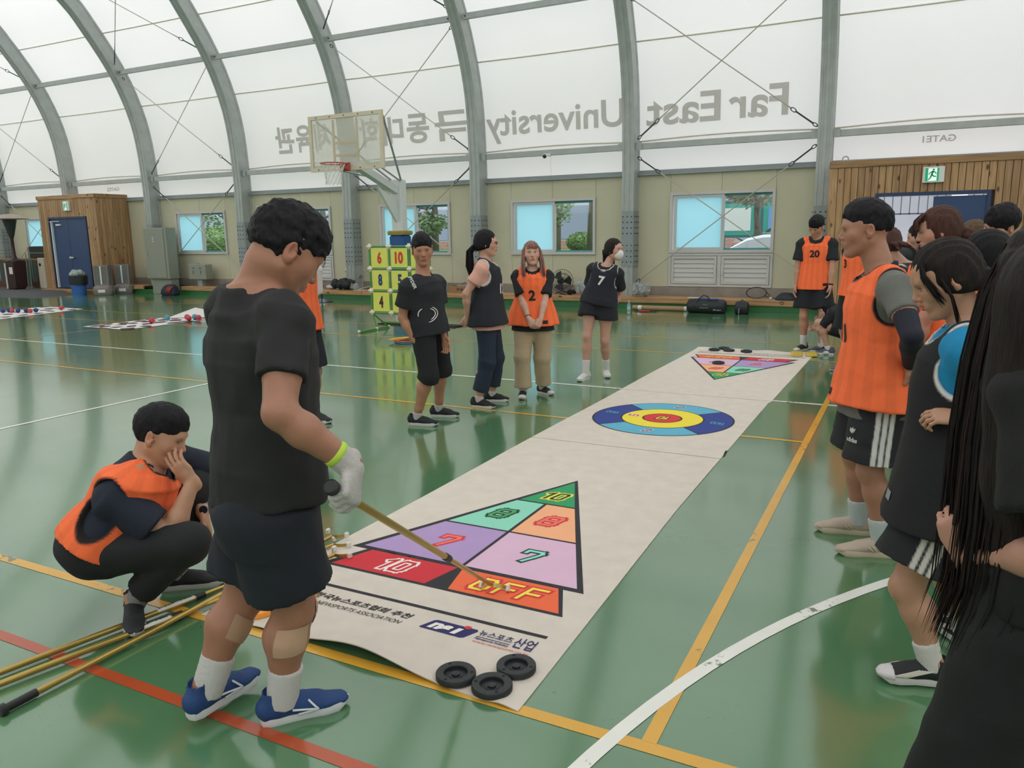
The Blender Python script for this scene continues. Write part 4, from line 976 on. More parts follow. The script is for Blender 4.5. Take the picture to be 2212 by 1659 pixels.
for i, (x, h, l) in enumerate(((-25.78, 1.35, 'longer thin green pole'), (-25.95, 1.15, 'shorter thin grey pole'))):
    mp_ = thing('floor_mop', l+' of a mop standing by the ivory cabinet', 'mop', (x, 15.6, .11)); MB().tube([(0, 0, .05), (0, .04, h)], .016, 8).build('pole', mat('mop_pole_%d' % i, ['#4e7a6c', '#74776c'][i], .5), mp_); MB().lathe([(.10, 0), (.09, .03), (.03, .09), (.0001, .1)], 12).build('mop_head', dgr, mp_)
bn = thing('rubbish_bin', 'round blue bin with a black liner full of plastic rubbish', 'bin', (-22.72, 15.18, 0))
MB().lathe([(.0001, .0), (.20, .0), (.235, .56), (.225, .56), (.19, .02)], 24).build('tub', mat('blue_bin', '#2f62a8', .45), bn, True)
MB().lathe([(.25, .34), (.262, .44), (.262, .60), (.23, .61)], 18, Matrix.Rotation(.05, 4, 'Y')).build('liner', mat('black_liner', '#22242a', .35), bn, True)
rb_ = MB(); rnd = random.Random(4)
for i in range(12): rb_.sph((rnd.uniform(-.13, .13), rnd.uniform(-.13, .13), .60+rnd.random()*.10), rnd.uniform(.06, .11), 7, 5)
rb_.build('rubbish', mat('crumpled_plastic', '#9aa6a2', .3, bump=.6, bscale=30), bn)
def cooler(x, y, lbl):
    t = thing('evaporative_cooler', lbl, 'cooler', (x, y, 0), .62); gy = mat('cooler_taupe_plastic', '#7d7571', .35)
    MB().loft([[(a*.27*s, b*.25*s, z) for a, b in ((-1, -.7), (-.7, -1), (.7, -1), (1, -.7), (1, .7), (.7, 1), (-.7, 1), (-1, .7))] for z, s in ((0, .88), (.03, .95), (.20, 1.0), (.26, .92), (.30, .78))]).build('water_tank', gy, t, True)
    MB().box((.0, -.252, .13), (.20, .006, .09)).build('level_window', white_p, t)
    MB().bx(-.21, .21, -.17, .19, .30, .34).bx(-.21, .21, -.17, .19, .86, .90).bx(-.21, -.18, -.17, .19, .34, .86).bx(.18, .21, -.17, .19, .34, .86).build('housing', gy, t)
    MB().bx(-.18, .18, -.13, .19, .34, .86).build('dark_core', mat('cooler_core', '#6f7270', .6), t)
    g = MB()
    for i in range(11): g.bx(-.175+i*.034, -.163+i*.034, -.17, -.155, .34, .86)
    for i in range(6): g.bx(-.18, .18, -.165, -.155, .40+i*.08, .405+i*.08)
    stuff(g.build('grille', mat('cooler_grille', '#9b9a96', .4), t)); MB().bx(-.02, .02, -.185, -.17, .33, .88).build('centre_strip', white_p, t)
cooler(-22.05, 15.55, 'taupe air cooler beside the blue bin'); cooler(-22.0, 16.22, 'taupe air cooler farther right against the booth boards')
cab = thing('electrical_cabinet', 'tall grey electrical cabinet between the far booth and the window', 'cabinet', (-20.42, 16.41, 0)); cg_ = mat('grey_green_enamel', '#8b8f83', .45)
MB().bbox((0, 0, 1.23), (.98, .36, 1.52), .01).build('body', cg_, cab); MB().bbox((-.02, -.19, 1.24), (.82, .02, 1.48), .006).build('door', cg_, cab); MB().bbox((.02, .04, .235), (.86, .28, .47), .008).build('plinth', cg_, cab)
for i in range(3): MB().sph((-.06, -.205, 1.70-.06*i), .022, 10, 6).build('indicator_lamp', white_p, cab, 'all')
MB().bx(-.40, -.37, -.22, -.20, 1.15, 1.3).build('handle', steel, cab)
gb = thing('meter_box', 'small grey box on a short stand under the window by the cabinet', 'box', (-19.02, 16.60, .251)); MB().bbox((0, 0, .43), (.72, .26, .44), .01).build('body', cg_, gb); MB().bx(-.1, .1, -.06, .06, .0, .21).build('stand', steel_d, gb)
for i in (-1, 1): MB().bx(i*.14-.05, i*.14+.05, -.137, -.13, .53, .545).bx(i*.16-.006, i*.16+.006, -.137, -.13, .37, .47).build('latch', dark_m, gb)
MB().sph((-.08, 0, .67), .04, 10, 6).build('top_knob', steel_d, gb, 'all')
def blob(name, prims, m, lbl, cat, loc, rz=0):
    pass
bp_ = thing('backpack', 'black and navy backpack with orange red stripes on the floor by the wall', 'backpack', (-19.75, 16.05, 0))
MB().loft([[(a*.28*s+ox, b*.15*s, z) for a, b in ((-1, -.6), (-.6, -1), (.6, -1), (1, -.6), (1, .6), (.6, 1), (-.6, 1), (-1, .6))] for z, s, ox in ((0, .92, 0), (.05, 1.08, 0), (.16, 1, .0), (.26, .8, .03), (.32, .5, .05), (.335, .2, .06))]).build('bag_body', mat('black_navy_nylon', '#1c2130', .7, bump=.3, bscale=25), bp_, True)
for i, xx in enumerate((.06, .13, .19)): MB().tube([(xx-.06, -.16, .06), (xx, -.165, .17), (xx+.05, -.11, .28)], [.006, .016, .008], 6).build('stripe', mat('orange_red_trim', '#cf4a36', .6), bp_, 'all')

# pedestal fan
def fan_head(t, R_, T, nb=3, wires=28):
    g = MB()
    for k in range(wires):
        a = 2*PI*k/wires
        for s_ in (-1, 1): g.tube([(.05*math.cos(a), .05*math.sin(a), s_*.075), (.6*R_*math.cos(a), .6*R_*math.sin(a), s_*.07), (R_*math.cos(a), R_*math.sin(a), 0)], .0022, 4, T)
    for rr, zz in ((R_, 0), (.66*R_, .068), (.66*R_, -.068), (.33*R_, .072)): g.torus(rr, .005, 36, 6, T @ TR(0, 0, zz))
    g.build('cage', black_p, t, 'all')
    for k in range(nb):
        a = 2*PI*k/nb; B = MB(); P = [(.04, -.02, -.02), (.8*R_, -.10, -.02), (.86*R_, .03, .01), (.6*R_, .13, .03), (.05, .03, .02)]
        B.add(P+[(x, y, z+.004) for x, y, z in P], [(0, 1, 2, 3, 4), (9, 8, 7, 6, 5), (0, 1, 6, 5), (1, 2, 7, 6), (2, 3, 8, 7), (3, 4, 9, 8)], T @ RZ(a)); B.build('blade', mat('dark_fan_blade', '#33363a', .4), t)
    MB().sph((0, 0, -.10), .085, 16, 10, T, (1, 1, 1.2)).cyl((0, 0, -.05), (0, 0, .06), .05, n=16, T=T).build('motor', black_p, t, True)
pfan = thing('pedestal_fan', 'tall black pedestal fan behind the standing man\'s face', 'fan', (-13.5, 15.55, 0))
MB().lathe([(.0001, .0), (.29, .0), (.29, .012), (.22, .04), (.10, .075), (.04, .10), (.0001, .10)], 32).build('base', mat('polished_dark_base', '#4d4f55', .25, .6), pfan, True)
MB().tube([(0, 0, .08), (0, 0, 1.02)], [.025, .02], 12).build('pole', black_p, pfan, True); MB().sph((0, 0, .88), .04, 10, 8).build('height_knob', black_p, pfan)
fan_head(pfan, .33, TR(0, -.02, 1.14) @ RX(PI/2) @ RY(-.35))
bf2 = thing('floor_fan', 'black wire floor fan on the bench beside the pink-haired woman', 'fan', (-7.22, 16.58, .251))
fan_head(bf2, .27, TR(0, 0, .31) @ RX(PI/2) @ RY(.75)); MB().tube([(-.14, -.08, .02), (0, 0, .09), (.14, .10, .02)], .012, 6).tube([(.14, -.12, .012), (-.12, .12, .012)], .012, 6).build('foot_frame', black_p, bf2, 'all')
bf3 = thing('floor_fan', 'small black floor fan half hidden behind the masked woman', 'fan', (-5.98, 16.5, .251)); fan_head(bf3, .17, TR(0, 0, .2) @ RX(PI/2), wires=18); MB().tube([(-.1, -.06, .012), (0, 0, .05), (.1, .06, .012)], .012, 6).build('foot_frame', black_p, bf3, 'all')
# bench items
def lump(name, lbl, cat, m, loc, dims, n=9, seed=1, z0=.253, par=None, r=(.3, .55)):
    b = MB(); rnd = random.Random(seed)
    for i in range(n):
        b.sph((rnd.uniform(-.5, .5)*dims[0]*.7, rnd.uniform(-.5, .5)*dims[1]*.6, dims[2]*rnd.uniform(.3, .5)), 1, 10, 7, None, (dims[0]*rnd.uniform(*r)*.55, dims[1]*rnd.uniform(*r)*.6, dims[2]*.48))
    jt_ = {}
    for x, y, z in b.v: jt_.setdefault((round(x, 4), round(y, 4), round(z, 4)), (rnd.uniform(-1, 1), rnd.uniform(-1, 1), rnd.uniform(-1, 1)))
    am = min(dims)*.09; b.v = [(x+am*j[0], y+am*j[1], z+am*j[2]) for (x, y, z), j in ((v, jt_[(round(v[0], 4), round(v[1], 4), round(v[2], 4))]) for v in b.v)]
    zmin = min(v[2] for v in b.v); b.v = [(x, y, z-zmin) for x, y, z in b.v]
    o = b.build(name, m, None, name != 'plastic_bag' and 'all', (*loc, z0)); return tag(o, lbl, cat)
bagp = mat('translucent_bag', '#bdbfbe', .25, alpha=.5, bump=.8, bscale=25)
lump('plastic_bag', 'crumpled clear plastic bag on the bench left of the masked woman', 'plastic bag', bagp, (-6.65, 16.55), (.36, .3, .30), 9, 2)
lump('plastic_bag', 'crumpled clear plastic bag on the bench at the column foot right of the masked woman', 'plastic bag', bagp, (-5.28, 16.42), (.34, .26, .27), 9, 3)
lump('knit_cap', 'small black cap on the bench beside the wire fan', 'cap', black_f, (-6.97, 16.5), (.2, .18, .10), 5, 4)
lump('black_jacket', 'black jacket heaped on the bench beside the pedestal fan', 'jacket', mat('black_nylon', '#1b1c1f', .5, bump=.6, bscale=30), (-13.55, 16.45), (.6, .36, .26), 10, 5)
lump('white_cloth', 'folded off-white cloth on the bench behind the pedestal fan', 'cloth', mat('off_white_cloth', '#c5bfb5', .8), (-14.1, 16.6), (.5, .3, .10), 7, 6)
lump('black_pouch', 'small black pouch on the bench left of the pedestal fan pole', 'pouch', black_f, (-14.45, 16.6), (.35, .25, .12), 4, 12)
zb = lump('striped_bag', 'black and white zebra striped bag on the bench by the man\'s chin', 'bag', mat('zebra_fabric', '#d6d4cf', .8), (-15.05, 16.6), (.34, .26, .30), 7, 7)
zm = MATS['zebra_fabric']; nt = zm.node_tree; wv_ = nt.nodes.new('ShaderNodeTexWave'); wv_.inputs['Scale'].default_value = 6; wv_.inputs['Distortion'].default_value = 6; cr = nt.nodes.new('ShaderNodeValToRGB'); cr.color_ramp.interpolation = 'CONSTANT'; cr.color_ramp.elements[0].color = (.02, .02, .02, 1); cr.color_ramp.elements[1].position = .5; cr.color_ramp.elements[1].color = (.65, .64, .6, 1); nt.links.new(nt.nodes['Texture Coordinate'].outputs['Object'], wv_.inputs[0]); nt.links.new(wv_.outputs[0], cr.inputs[0]); nt.links.new(cr.outputs[0], nt.nodes['Principled BSDF'].inputs['Base Color'])
lump('plastic_bag', 'crumpled clear plastic bag on the bench left of the column behind the target frame', 'plastic bag', bagp, (-13.18, 16.45), (.25, .2, .16), 6, 22)
lump('canvas_bag', 'beige canvas bag heaped on the bench behind the black-tee man\'s shoulder', 'bag', mat('beige_canvas', '#a59a88', .85, bump=.4, bscale=30), (-10.55, 16.5), (.5, .35, .24), 9, 8)
pap = thing('paper_stack', 'loose white papers on the bench behind the target frame', 'papers', (-12.95, 16.5, .252)); MB().box((0, 0, .006), (.36, .25, .012)).build('sheet', paper, pap); MB().box((.1, .05, .035), (.3, .2, .01), RY(-.25)).build('sheet', paper, pap)
cb = thing('cardboard_box', 'open cardboard box with orange and black print on the bench', 'box', (-9.93, 16.55, .252)); crd = mat('cardboard', '#9a7654', .8, var=.05)
q = MB(); q.bx(-.26, .26, -.17, -.165, 0, .17).bx(-.26, .26, .165, .17, 0, .17).bx(-.26, -.255, -.165, .165, 0, .17).bx(.255, .26, -.165, .165, 0, .17).bx(-.255, .255, -.165, .165, 0, .006); q.build('box_walls', crd, cb)
MB().sph((-.08, -.171, .08), .03, 12, 8, None, (1, .05, 1)).build('flame_mark', mat('orange_mark', '#d8643a', .6), cb)
v, f_ = fit_text('한라봉', -.02, .16, .05, .11, bold=.03); MB().add([(x, -.172, y) for x, y, _ in v], f_).build('printed_words', ink, cb)
MB().tube([(-.1, 0, .10), (.12, .02, .25)], .012, 6).build('red_pen', mat('red_plastic', '#c23b3b', .4), cb); MB().box((.06, .05, .17), (.3, .12, .02)).build('blue_packet', mat('pale_blue_packet', '#8fb3c9', .5), cb)
cbt = thing('water_bottle', 'clear water bottle on the bench beside the cardboard box', 'bottle', (-10.28, 16.45, .252)); MB().lathe([(.0001, 0), (.03, 0), (.032, .01), (.032, .13), (.012, .17), (.012, .19), (.0001, .19)], 14).build('bottle_body', mat('clear_pet', '#aebfc4', .1, alpha=.45), cbt, True); MB().cyl((0, 0, .19), (0, 0, .205), .013, n=10).build('cap', white_p, cbt)
bt2 = thing('water_bottle', 'clear water bottle with a pale label on the floor right of the masked woman\'s shorts', 'bottle', (-5.22, 15.45, 0)); MB().lathe([(.0001, 0), (.034, 0), (.037, .01), (.036, .17), (.014, .215), (.014, .235), (.0001, .235)], 14).build('bottle_body', mat('clear_pet', '#aebfc4', .1, alpha=.45), bt2, True); MB().lathe([(.0375, .07), (.0375, .14)], 14).build('label', mat('pale_blue_label', '#a9c5d4', .5), bt2); MB().cyl((0, 0, .235), (0, 0, .252), .015, n=10).build('cap', white_p, bt2)
tb = thing('cardboard_tube', 'long brown cardboard tube lying on the floor along the bench', 'tube', (-4.72, 16.08, .052)); MB().cyl((-.62, 0, 0), (.62, 0, 0), .05, n=20).build('tube_body', mat('kraft_tube', '#a5815f', .6, var=.04), tb, True); MB().cyl((-.50, 0, 0), (-.42, 0, 0), .0508, n=20).build('pale_tape', paper, tb, True); MB().cyl((.50, 0, 0), (.62, 0, 0), .0508, n=20).build('end_label', paper, tb, True)
jr = thing('skipping_rope', 'black skipping rope with red handles on the floor by the tube', 'rope', (-4.95, 15.75, .012)); MB().tube([(.25*math.cos(a)-.0, .10*math.sin(a), 0) for a in np.linspace(0, 5.9, 24)], .006, 6).build('cord', black_p, jr); MB().tube([(-.06, -.02, .006), (.08, .0, .006)], .015, 8).tube([(-.12, -.06, .006), (.02, -.05, .006)], .015, 8).build('handle', mat('red_plastic', '#c23b3b', .4), jr)
bl2 = mat('black_bag_nylon', '#20262b', .6, bump=.35, bscale=18)
db = thing('duffel_bag', 'large black sports duffel bag with a blue zip on the floor by the bench', 'bag', (-3.72, 15.92, 0))
def bagform(L_, D_, H_, k=1):
    rings = []
    for x, s in ((-1, .35), (-.96, .72), (-.85, .92), (-.5, 1.0), (0, 1.02), (.5, 1.0), (.85, .92), (.96, .72), (1, .35)):
        rings.append([(x*L_/2, math.cos(a)*D_/2*s*(1 if math.sin(a) > 0 else 1.0), max(0, H_*.46+math.sin(a)*H_*.52*s+(.012*math.sin(7*a+x*3)))) for a in np.linspace(0, 2*PI, 25)[:-1]])
    return MB().loft(rings)
bagform(.80, .34, .29).build('bag_body', bl2, db, True); MB().tube([(-.15, -.03, .285), (.0, -.08, .293), (.25, -.07, .290)], .013, 6).build('blue_zip', mat('blue_zip', '#3d74b5', .5), db)
MB().tube([(-.22, -.17, .12), (-.14, -.1, .30), (-.05, -.05, .36), (.04, -.07, .33), (.08, -.12, .28)], .012, 6).build('handle', bl2, db, 'all')
for s, x0, x1, z0, z1, c in (('FunSports', -.10, .07, .10, .135, '#8d8862'), ('NSI sport', .17, .33, .06, .095, '#b9bcbf'), ('ENJOY', -.04, .06, .165, .19, '#8b8f92')):
    v, f_ = fit_text(s, x0, x1, z0, z1, bold=.02); MB().add([(x, -.172-.002*abs(y-.13), y) for x, y, _ in v], f_).build('printed_words', mat('bagprint'+c[1:], c, .6), db)
sbg = thing('small_black_bag', 'small round black bag with a pale cord on the floor right of the duffel', 'bag', (-3.02, 15.95, 0)); bagform(.27, .22, .25).build('bag_body', bl2, sbg, True); MB().tube([(-.03, -.13, .12), (-.035, -.15, 0.01)], .004, 5).build('pale_cord', white_p, sbg); MB().tube([(-.05, .02, .235), (0, 0, .275), (.08, 0, .23)], .012, 6).build('handle', bl2, sbg)
rk = thing('tennis_racket', 'black tennis racket lying on the bench under the louvred vent', 'racket', (-2.86, 16.58, .38)); RT = RX(math.radians(68))
MB().torus(.19, .012, 36, 8, RT @ Matrix.Diagonal((1.05, .62, 1, 1))).build('frame', black_p, rk, 'all')
sg = MB()
for i in range(-7, 8):
    x = i*.025; h = .115*math.sqrt(max(0, 1-(x/.2)**2)); sg.tube([(x, -h, 0), (x, h, 0)], .0012, 3, RT)
for i in range(-4, 5):
    y = i*.025; h = .19*math.sqrt(max(0, 1-(y/.118)**2)); sg.tube([(-h, y, 0), (h, y, 0)], .0012, 3, RT)
stuff(sg.build('strings', mat('racket_string', '#6b6468', .5), rk)); MB().tube([(.16, -.06, 0), (.30, -.10, 0), (.33, -.105, 0)], .009, 6, RT).tube([(.19, .03, 0), (.30, -.09, 0)], .008, 6, RT).build('throat', black_p, rk); MB().tube([(.30, -.10, 0), (.52, -.13, 0)], .015, 8, RT).build('handle', mat('grey_grip', '#55575b', .7), rk)
tag(MB().sph((0, 0, .033), .033, 16, 10).build('tennis_ball', mat('worn_white_ball', '#c2c0bb', .8), None, 'all', (-2.55, 16.42, .251)), 'pale ball on the bench beside the racket handle', 'ball')
lc = thing('racket_case', 'black padded case on the bench behind the number 20 player', 'case', (-2.26, 16.5, .251)); MB().loft([[(a*.2*s, b*.14*s, z) for a, b in ((-1, -.6), (-.6, -1), (.6, -1), (1, -.6), (1, .6), (.6, 1), (-.6, 1), (-1, .6))] for z, s in ((0, 1), (.03, 1.03), (.09, .8), (.14, .5), (.15, .3))]).build('case_body', bl2, lc, True)
MB().torus(.03, .005, 14, 5, TR(-.05, -.18, -.05) @ RX(PI/2)).build('hanging_strap', black_p, lc)
bt_ = thing('table_tennis_bat', 'brown and white bat lying on the bench above the duffel', 'bat', (-3.99, 16.42, .253)); MB().bbox((.1, 0, .006), (.2, .1, .012), .004).build('blade', mat('brown_rubber', '#6b4a3c', .6), bt_); MB().bbox((-.13, 0, .008), (.24, .07, .016), .004).build('white_sleeve', white_p, bt_)
# wall fittings
sk = thing('wall_socket', 'white wall socket with a black plug left of a column behind the pedestal fan', 'socket', (-13.80, 16.995, .72)); MB().bbox((0, -.012, 0), (.11, .024, .16), .005).build('plate', white_p, sk); MB().cyl((0, -.02, -.01), (0, -.06, -.01), .022, n=12).build('plug', black_p, sk); MB().tube([(0, -.05, -.02), (.0, -.05, -.3), (.02, -.06, -.44)], .006, 5).build('cord', black_p, sk)
th = thing('wall_thermostat', 'small white thermostat on the wall above the tall man', 'thermostat', (-16.92, 16.995, 2.48)); MB().bbox((0, -.015, 0), (.10, .03, .13), .006).build('case', white_p, th); MB().box((.01, -.031, .02), (.04, .002, .03)).build('display', dark_m, th)
cc = thing('security_camera', 'small white security camera mounted on the lower purlin', 'camera', (-7.63, 16.70, 3.40)); MB().bbox((0, -.02, 0), (.18, .07, .06), .01).build('case', white_p, cc); MB().sph((-.05, -.05, -.03), .045, 12, 8).build('lens_dome', black_p, cc, 'all'); MB().tube([(.08, 0, -.02), (.08, .0, -.2), (.085, .02, -.45)], .004, 4).build('cord', white_p, cc)
# ---------------- implicit-surface figures ----------------
class F:
    """a field of rounded primitives blended into one continuous surface"""
    def __init__(s): s.p = []
    @staticmethod
    def _v(x): return np.array(x, np.float32)
    def cap(s, a, b, ra, rb, k=.02, op='u', sq=None, flat=False):
        s.p.append(('cap', F._v(a), F._v(b), ra, rb, k, op, sq, flat)); return s
    def ell(s, c, r, k=.02, op='u', R=None):
        s.p.append(('ell', F._v(c), F._v(r), R, None, k, op, None, None)); return s
    def loft(s, secs, k=.02, op='u', off=0):
        """secs: list of (centre, right, fwd, rx, ry)"""
        s.p.append(('loft', [(F._v(c), F._v(u), F._v(v), rx+off, ry+off) for c, u, v, rx, ry in secs], None, None, None, k, op, None, None)); return s
    def plane(s, c, n, k=.004, op='i', box=None):
        """keeps the side the normal points away from"""
        s.p.append(('plane', F._v(c), F._v(n)/np.linalg.norm(n), None, None, k, op, None, None)); return s
    def bounds(s, p, pad):
        t = p[0]
        if t == 'cap': r = max(p[3], p[4])*1.02; lo = np.minimum(p[1], p[2])-r; hi = np.maximum(p[1], p[2])+r
        elif t == 'ell': r = p[2] if p[3] is None else np.full(3, max(p[2])); lo = p[1]-r; hi = p[1]+r
        elif t == 'loft':
            r = max(max(x[3], x[4]) for x in p[1]); cs = np.array([x[0] for x in p[1]]); lo = cs.min(0)-r; hi = cs.max(0)+r
        else: return None
        return lo-pad, hi+pad
    def ev1(s, p, X, Y, Z):
        t = p[0]
        if t == 'cap':
            a, b, ra, rb = p[1:5]; d = b-a; L2 = float(d @ d)+1e-12
            x, y, z = X-a[0], Y-a[1], Z-a[2]; h = (x*d[0]+y*d[1]+z*d[2])/L2; hc = np.clip(h, 0, 1)
            qx, qy, qz = x-hc*d[0], y-hc*d[1], z-hc*d[2]
            if p[7] is not None:
                n, f = p[7]; e = (qx*n[0]+qy*n[1]+qz*n[2])*(1/f-1); qx = qx+n[0]*e; qy = qy+n[1]*e; qz = qz+n[2]*e
            r = ra+(rb-ra)*hc
            if p[8]:
                L = math.sqrt(L2); dd = d/L; al = x*dd[0]+y*dd[1]+z*dd[2]
                px, py, pz = x-al*dd[0], y-al*dd[1], z-al*dd[2]
                if p[7] is not None:
                    n, f = p[7]; e = (px*n[0]+py*n[1]+pz*n[2])*(1/f-1); px = px+n[0]*e; py = py+n[1]*e; pz = pz+n[2]*e
                rad = np.sqrt(px*px+py*py+pz*pz)-r; ax = np.maximum(-al, al-L)
                return np.maximum(rad, ax)
            return np.sqrt(qx*qx+qy*qy+qz*qz)-r
        if t == 'ell':
            c, r, R = p[1:4]; x, y, z = X-c[0], Y-c[1], Z-c[2]
            if R is not None:
                R = np.asarray(R, np.float32); x, y, z = R[0, 0]*x+R[1, 0]*y+R[2, 0]*z, R[0, 1]*x+R[1, 1]*y+R[2, 1]*z, R[0, 2]*x+R[1, 2]*y+R[2, 2]*z
            k0 = np.sqrt((x/r[0])**2+(y/r[1])**2+(z/r[2])**2); k1 = np.sqrt((x/r[0]**2)**2+(y/r[1]**2)**2+(z/r[2]**2)**2)+1e-6
            return k0*(k0-1)/k1
        if t == 'loft':
            D = None; S = p[1]; n = len(S)
            for i in range(n-1):
                a, b = S[i], S[i+1]; d = b[0]-a[0]; L2 = float(d @ d)+1e-12
                h = ((X-a[0][0])*d[0]+(Y-a[0][1])*d[1]+(Z-a[0][2])*d[2])/L2; hc = np.clip(h, 0, 1)
                ex = (h-hc)*math.sqrt(L2)
                c = [a[0][j]+hc*d[j] for j in range(3)]; q = [X-c[0], Y-c[1], Z-c[2]]
                u = a[1]+b[1]; u = u/np.linalg.norm(u); v = a[2]+b[2]; v = v/np.linalg.norm(v)
                rx = a[3]+(b[3]-a[3])*hc; ry = a[4]+(b[4]-a[4])*hc
                A = (q[0]*u[0]+q[1]*u[1]+q[2]*u[2]); B = (q[0]*v[0]+q[1]*v[1]+q[2]*v[2])
                k0 = np.sqrt((A/rx)**2+(B/ry)**2); k1 = np.sqrt((A/rx**2)**2+(B/ry**2)**2)+1e-6
                dr = k0*(k0-1)/k1
                if (i == 0) : ex = np.where(h < 0, -ex, np.where(h > 1, ex, 0))
                ax = np.abs(ex)
                e = np.maximum(dr, -1)
                end = ((h < 0) & (i == 0)) | ((h > 1) & (i == n-2))
                dd = np.where(ax > 0, np.where((dr > 0) & end, np.sqrt(dr*dr+ax*ax), np.where(end, np.maximum(dr, ax), dr+30*ax*ax)), dr)
                D = dd if D is None else np.minimum(D, dd)
            return D
        if t == 'plane': return (X-p[1][0])*p[2][0]+(Y-p[1][1])*p[2][1]+(Z-p[1][2])*p[2][2]
    def grid(s, h, lo=None, hi=None):
        if lo is None:
            L = np.full(3, 1e9); H_ = np.full(3, -1e9)
            for p in s.p:
                if p[6] == 'u':
                    b = s.bounds(p, 2.5*h)
                    L = np.minimum(L, b[0]); H_ = np.maximum(H_, b[1])
            lo, hi = L, H_
        lo = np.floor(np.asarray(lo)/h)*h; n = np.ceil((np.asarray(hi)-lo)/h).astype(int)+1
        ax = [(lo[i]+np.arange(n[i])*h).astype(np.float32) for i in range(3)]
        D = np.full(n, 1.0, np.float32)
        for p in s.p:
            k = p[5]
            b = s.bounds(p, k+2.5*h)
            if b is None: sl = [slice(0, n[i]) for i in range(3)]
            else:
                i0 = np.maximum(0, np.floor((b[0]-lo)/h).astype(int)); i1 = np.minimum(n, np.ceil((b[1]-lo)/h).astype(int)+1)
                if (i1 <= i0).any(): continue
                sl = [slice(i0[i], i1[i]) for i in range(3)]
            X = ax[0][sl[0]][:, None, None]; Y = ax[1][sl[1]][None, :, None]; Z = ax[2][sl[2]][None, None, :]
            e = s.ev1(p, X, Y, Z); cur = D[tuple(sl)]
            if p[6] == 'u':
                hh = np.maximum(k-np.abs(cur-e), 0)/max(k, 1e-6); D[tuple(sl)] = np.minimum(cur, e)-hh*hh*k*.25
            else:
                if p[6] == 's': e = -e
                hh = np.maximum(k-np.abs(cur-e), 0)/max(k, 1e-6); D[tuple(sl)] = np.maximum(cur, e)+hh*hh*k*.25
        return D, lo, ax
    def at(s, P):
        P = np.asarray(P, np.float32); X, Y, Z = P[:, 0], P[:, 1], P[:, 2]; D = np.full(len(P), 1.0, np.float32)
        for p in s.p:
            k = p[5]; e = s.ev1(p, X, Y, Z)
            if p[6] == 'u': hh = np.maximum(k-np.abs(D-e), 0)/max(k, 1e-6); D = np.minimum(D, e)-hh*hh*k*.25
            else:
                if p[6] == 's': e = -e
                hh = np.maximum(k-np.abs(D-e), 0)/max(k, 1e-6); D = np.maximum(D, e)+hh*hh*k*.25
        return D
def vnoise(X, Y, Z, f, seed=0):
    r = np.random.RandomState(seed); o = 0
    for i in range(5):
        d = r.normal(size=3); d /= np.linalg.norm(d); d2 = r.normal(size=3)*.6; ph = r.uniform(0, 6.28, 2); ff = f*r.uniform(.7, 1.4)
        o = o+np.sin(ff*(X*d[0]+Y*d[1]+Z*d[2])+ph[0]+1.3*np.sin(ff*.55*(X*d2[0]+Y*d2[1]+Z*d2[2])+ph[1]))
    return o/5
def surfnet(D, lo, h):
    S = D < 0; n = D.shape
    c = np.zeros(tuple(np.array(n)-1), np.int8)
    for i in (0, 1):
        for j in (0, 1):
            for k in (0, 1): c += S[i:n[0]-1+i, j:n[1]-1+j, k:n[2]-1+k]
    act = np.argwhere((c > 0) & (c < 8))
    if len(act) == 0: return np.zeros((0, 3)), np.zeros((0, 4), int)
    idx = np.full(c.shape, -1, np.int32); idx[act[:, 0], act[:, 1], act[:, 2]] = np.arange(len(act))
    acc = np.zeros((len(act), 3)); cnt = np.zeros(len(act))
    cor = [(i, j, k) for i in (0, 1) for j in (0, 1) for k in (0, 1)]
    val = {q: D[act[:, 0]+q[0], act[:, 1]+q[1], act[:, 2]+q[2]] for q in cor}
    for q in cor:
        for a in range(3):
            if q[a] == 0:
                q2 = list(q); q2[a] = 1; q2 = tuple(q2); v0, v1 = val[q], val[q2]; m = (v0 < 0) != (v1 < 0)
                t = np.where(m, v0/np.where(m, v0-v1, 1), 0); P = np.array(q, float)[None, :].repeat(len(act), 0); P[:, a] = t
                acc[m] += P[m]; cnt[m] += 1
    V = (act+acc/cnt[:, None])*h+lo
    quads = []
    for a in range(3):
        b, c2 = (a+1) % 3, (a+2) % 3
        s0 = [slice(None)]*3; s1 = [slice(None)]*3; s0[a] = slice(0, n[a]-1); s1[a] = slice(1, n[a])
        E = S[tuple(s0)] != S[tuple(s1)]; e = np.argwhere(E)
        m = (e[:, b] > 0) & (e[:, c2] > 0) & (e[:, b] < n[b]-1) & (e[:, c2] < n[c2]-1); e = e[m]
        def I(db, dc): q = e.copy(); q[:, b] -= db; q[:, c2] -= dc; return idx[q[:, 0], q[:, 1], q[:, 2]]
        Q = np.stack([I(0, 0), I(1, 0), I(1, 1), I(0, 1)], 1); ins = S[e[:, 0], e[:, 1], e[:, 2]]
        Q[~ins] = Q[~ins][:, ::-1]; quads.append(Q)
    Q = np.concatenate(quads); Q = Q[(Q >= 0).all(1)]
    return V, Q
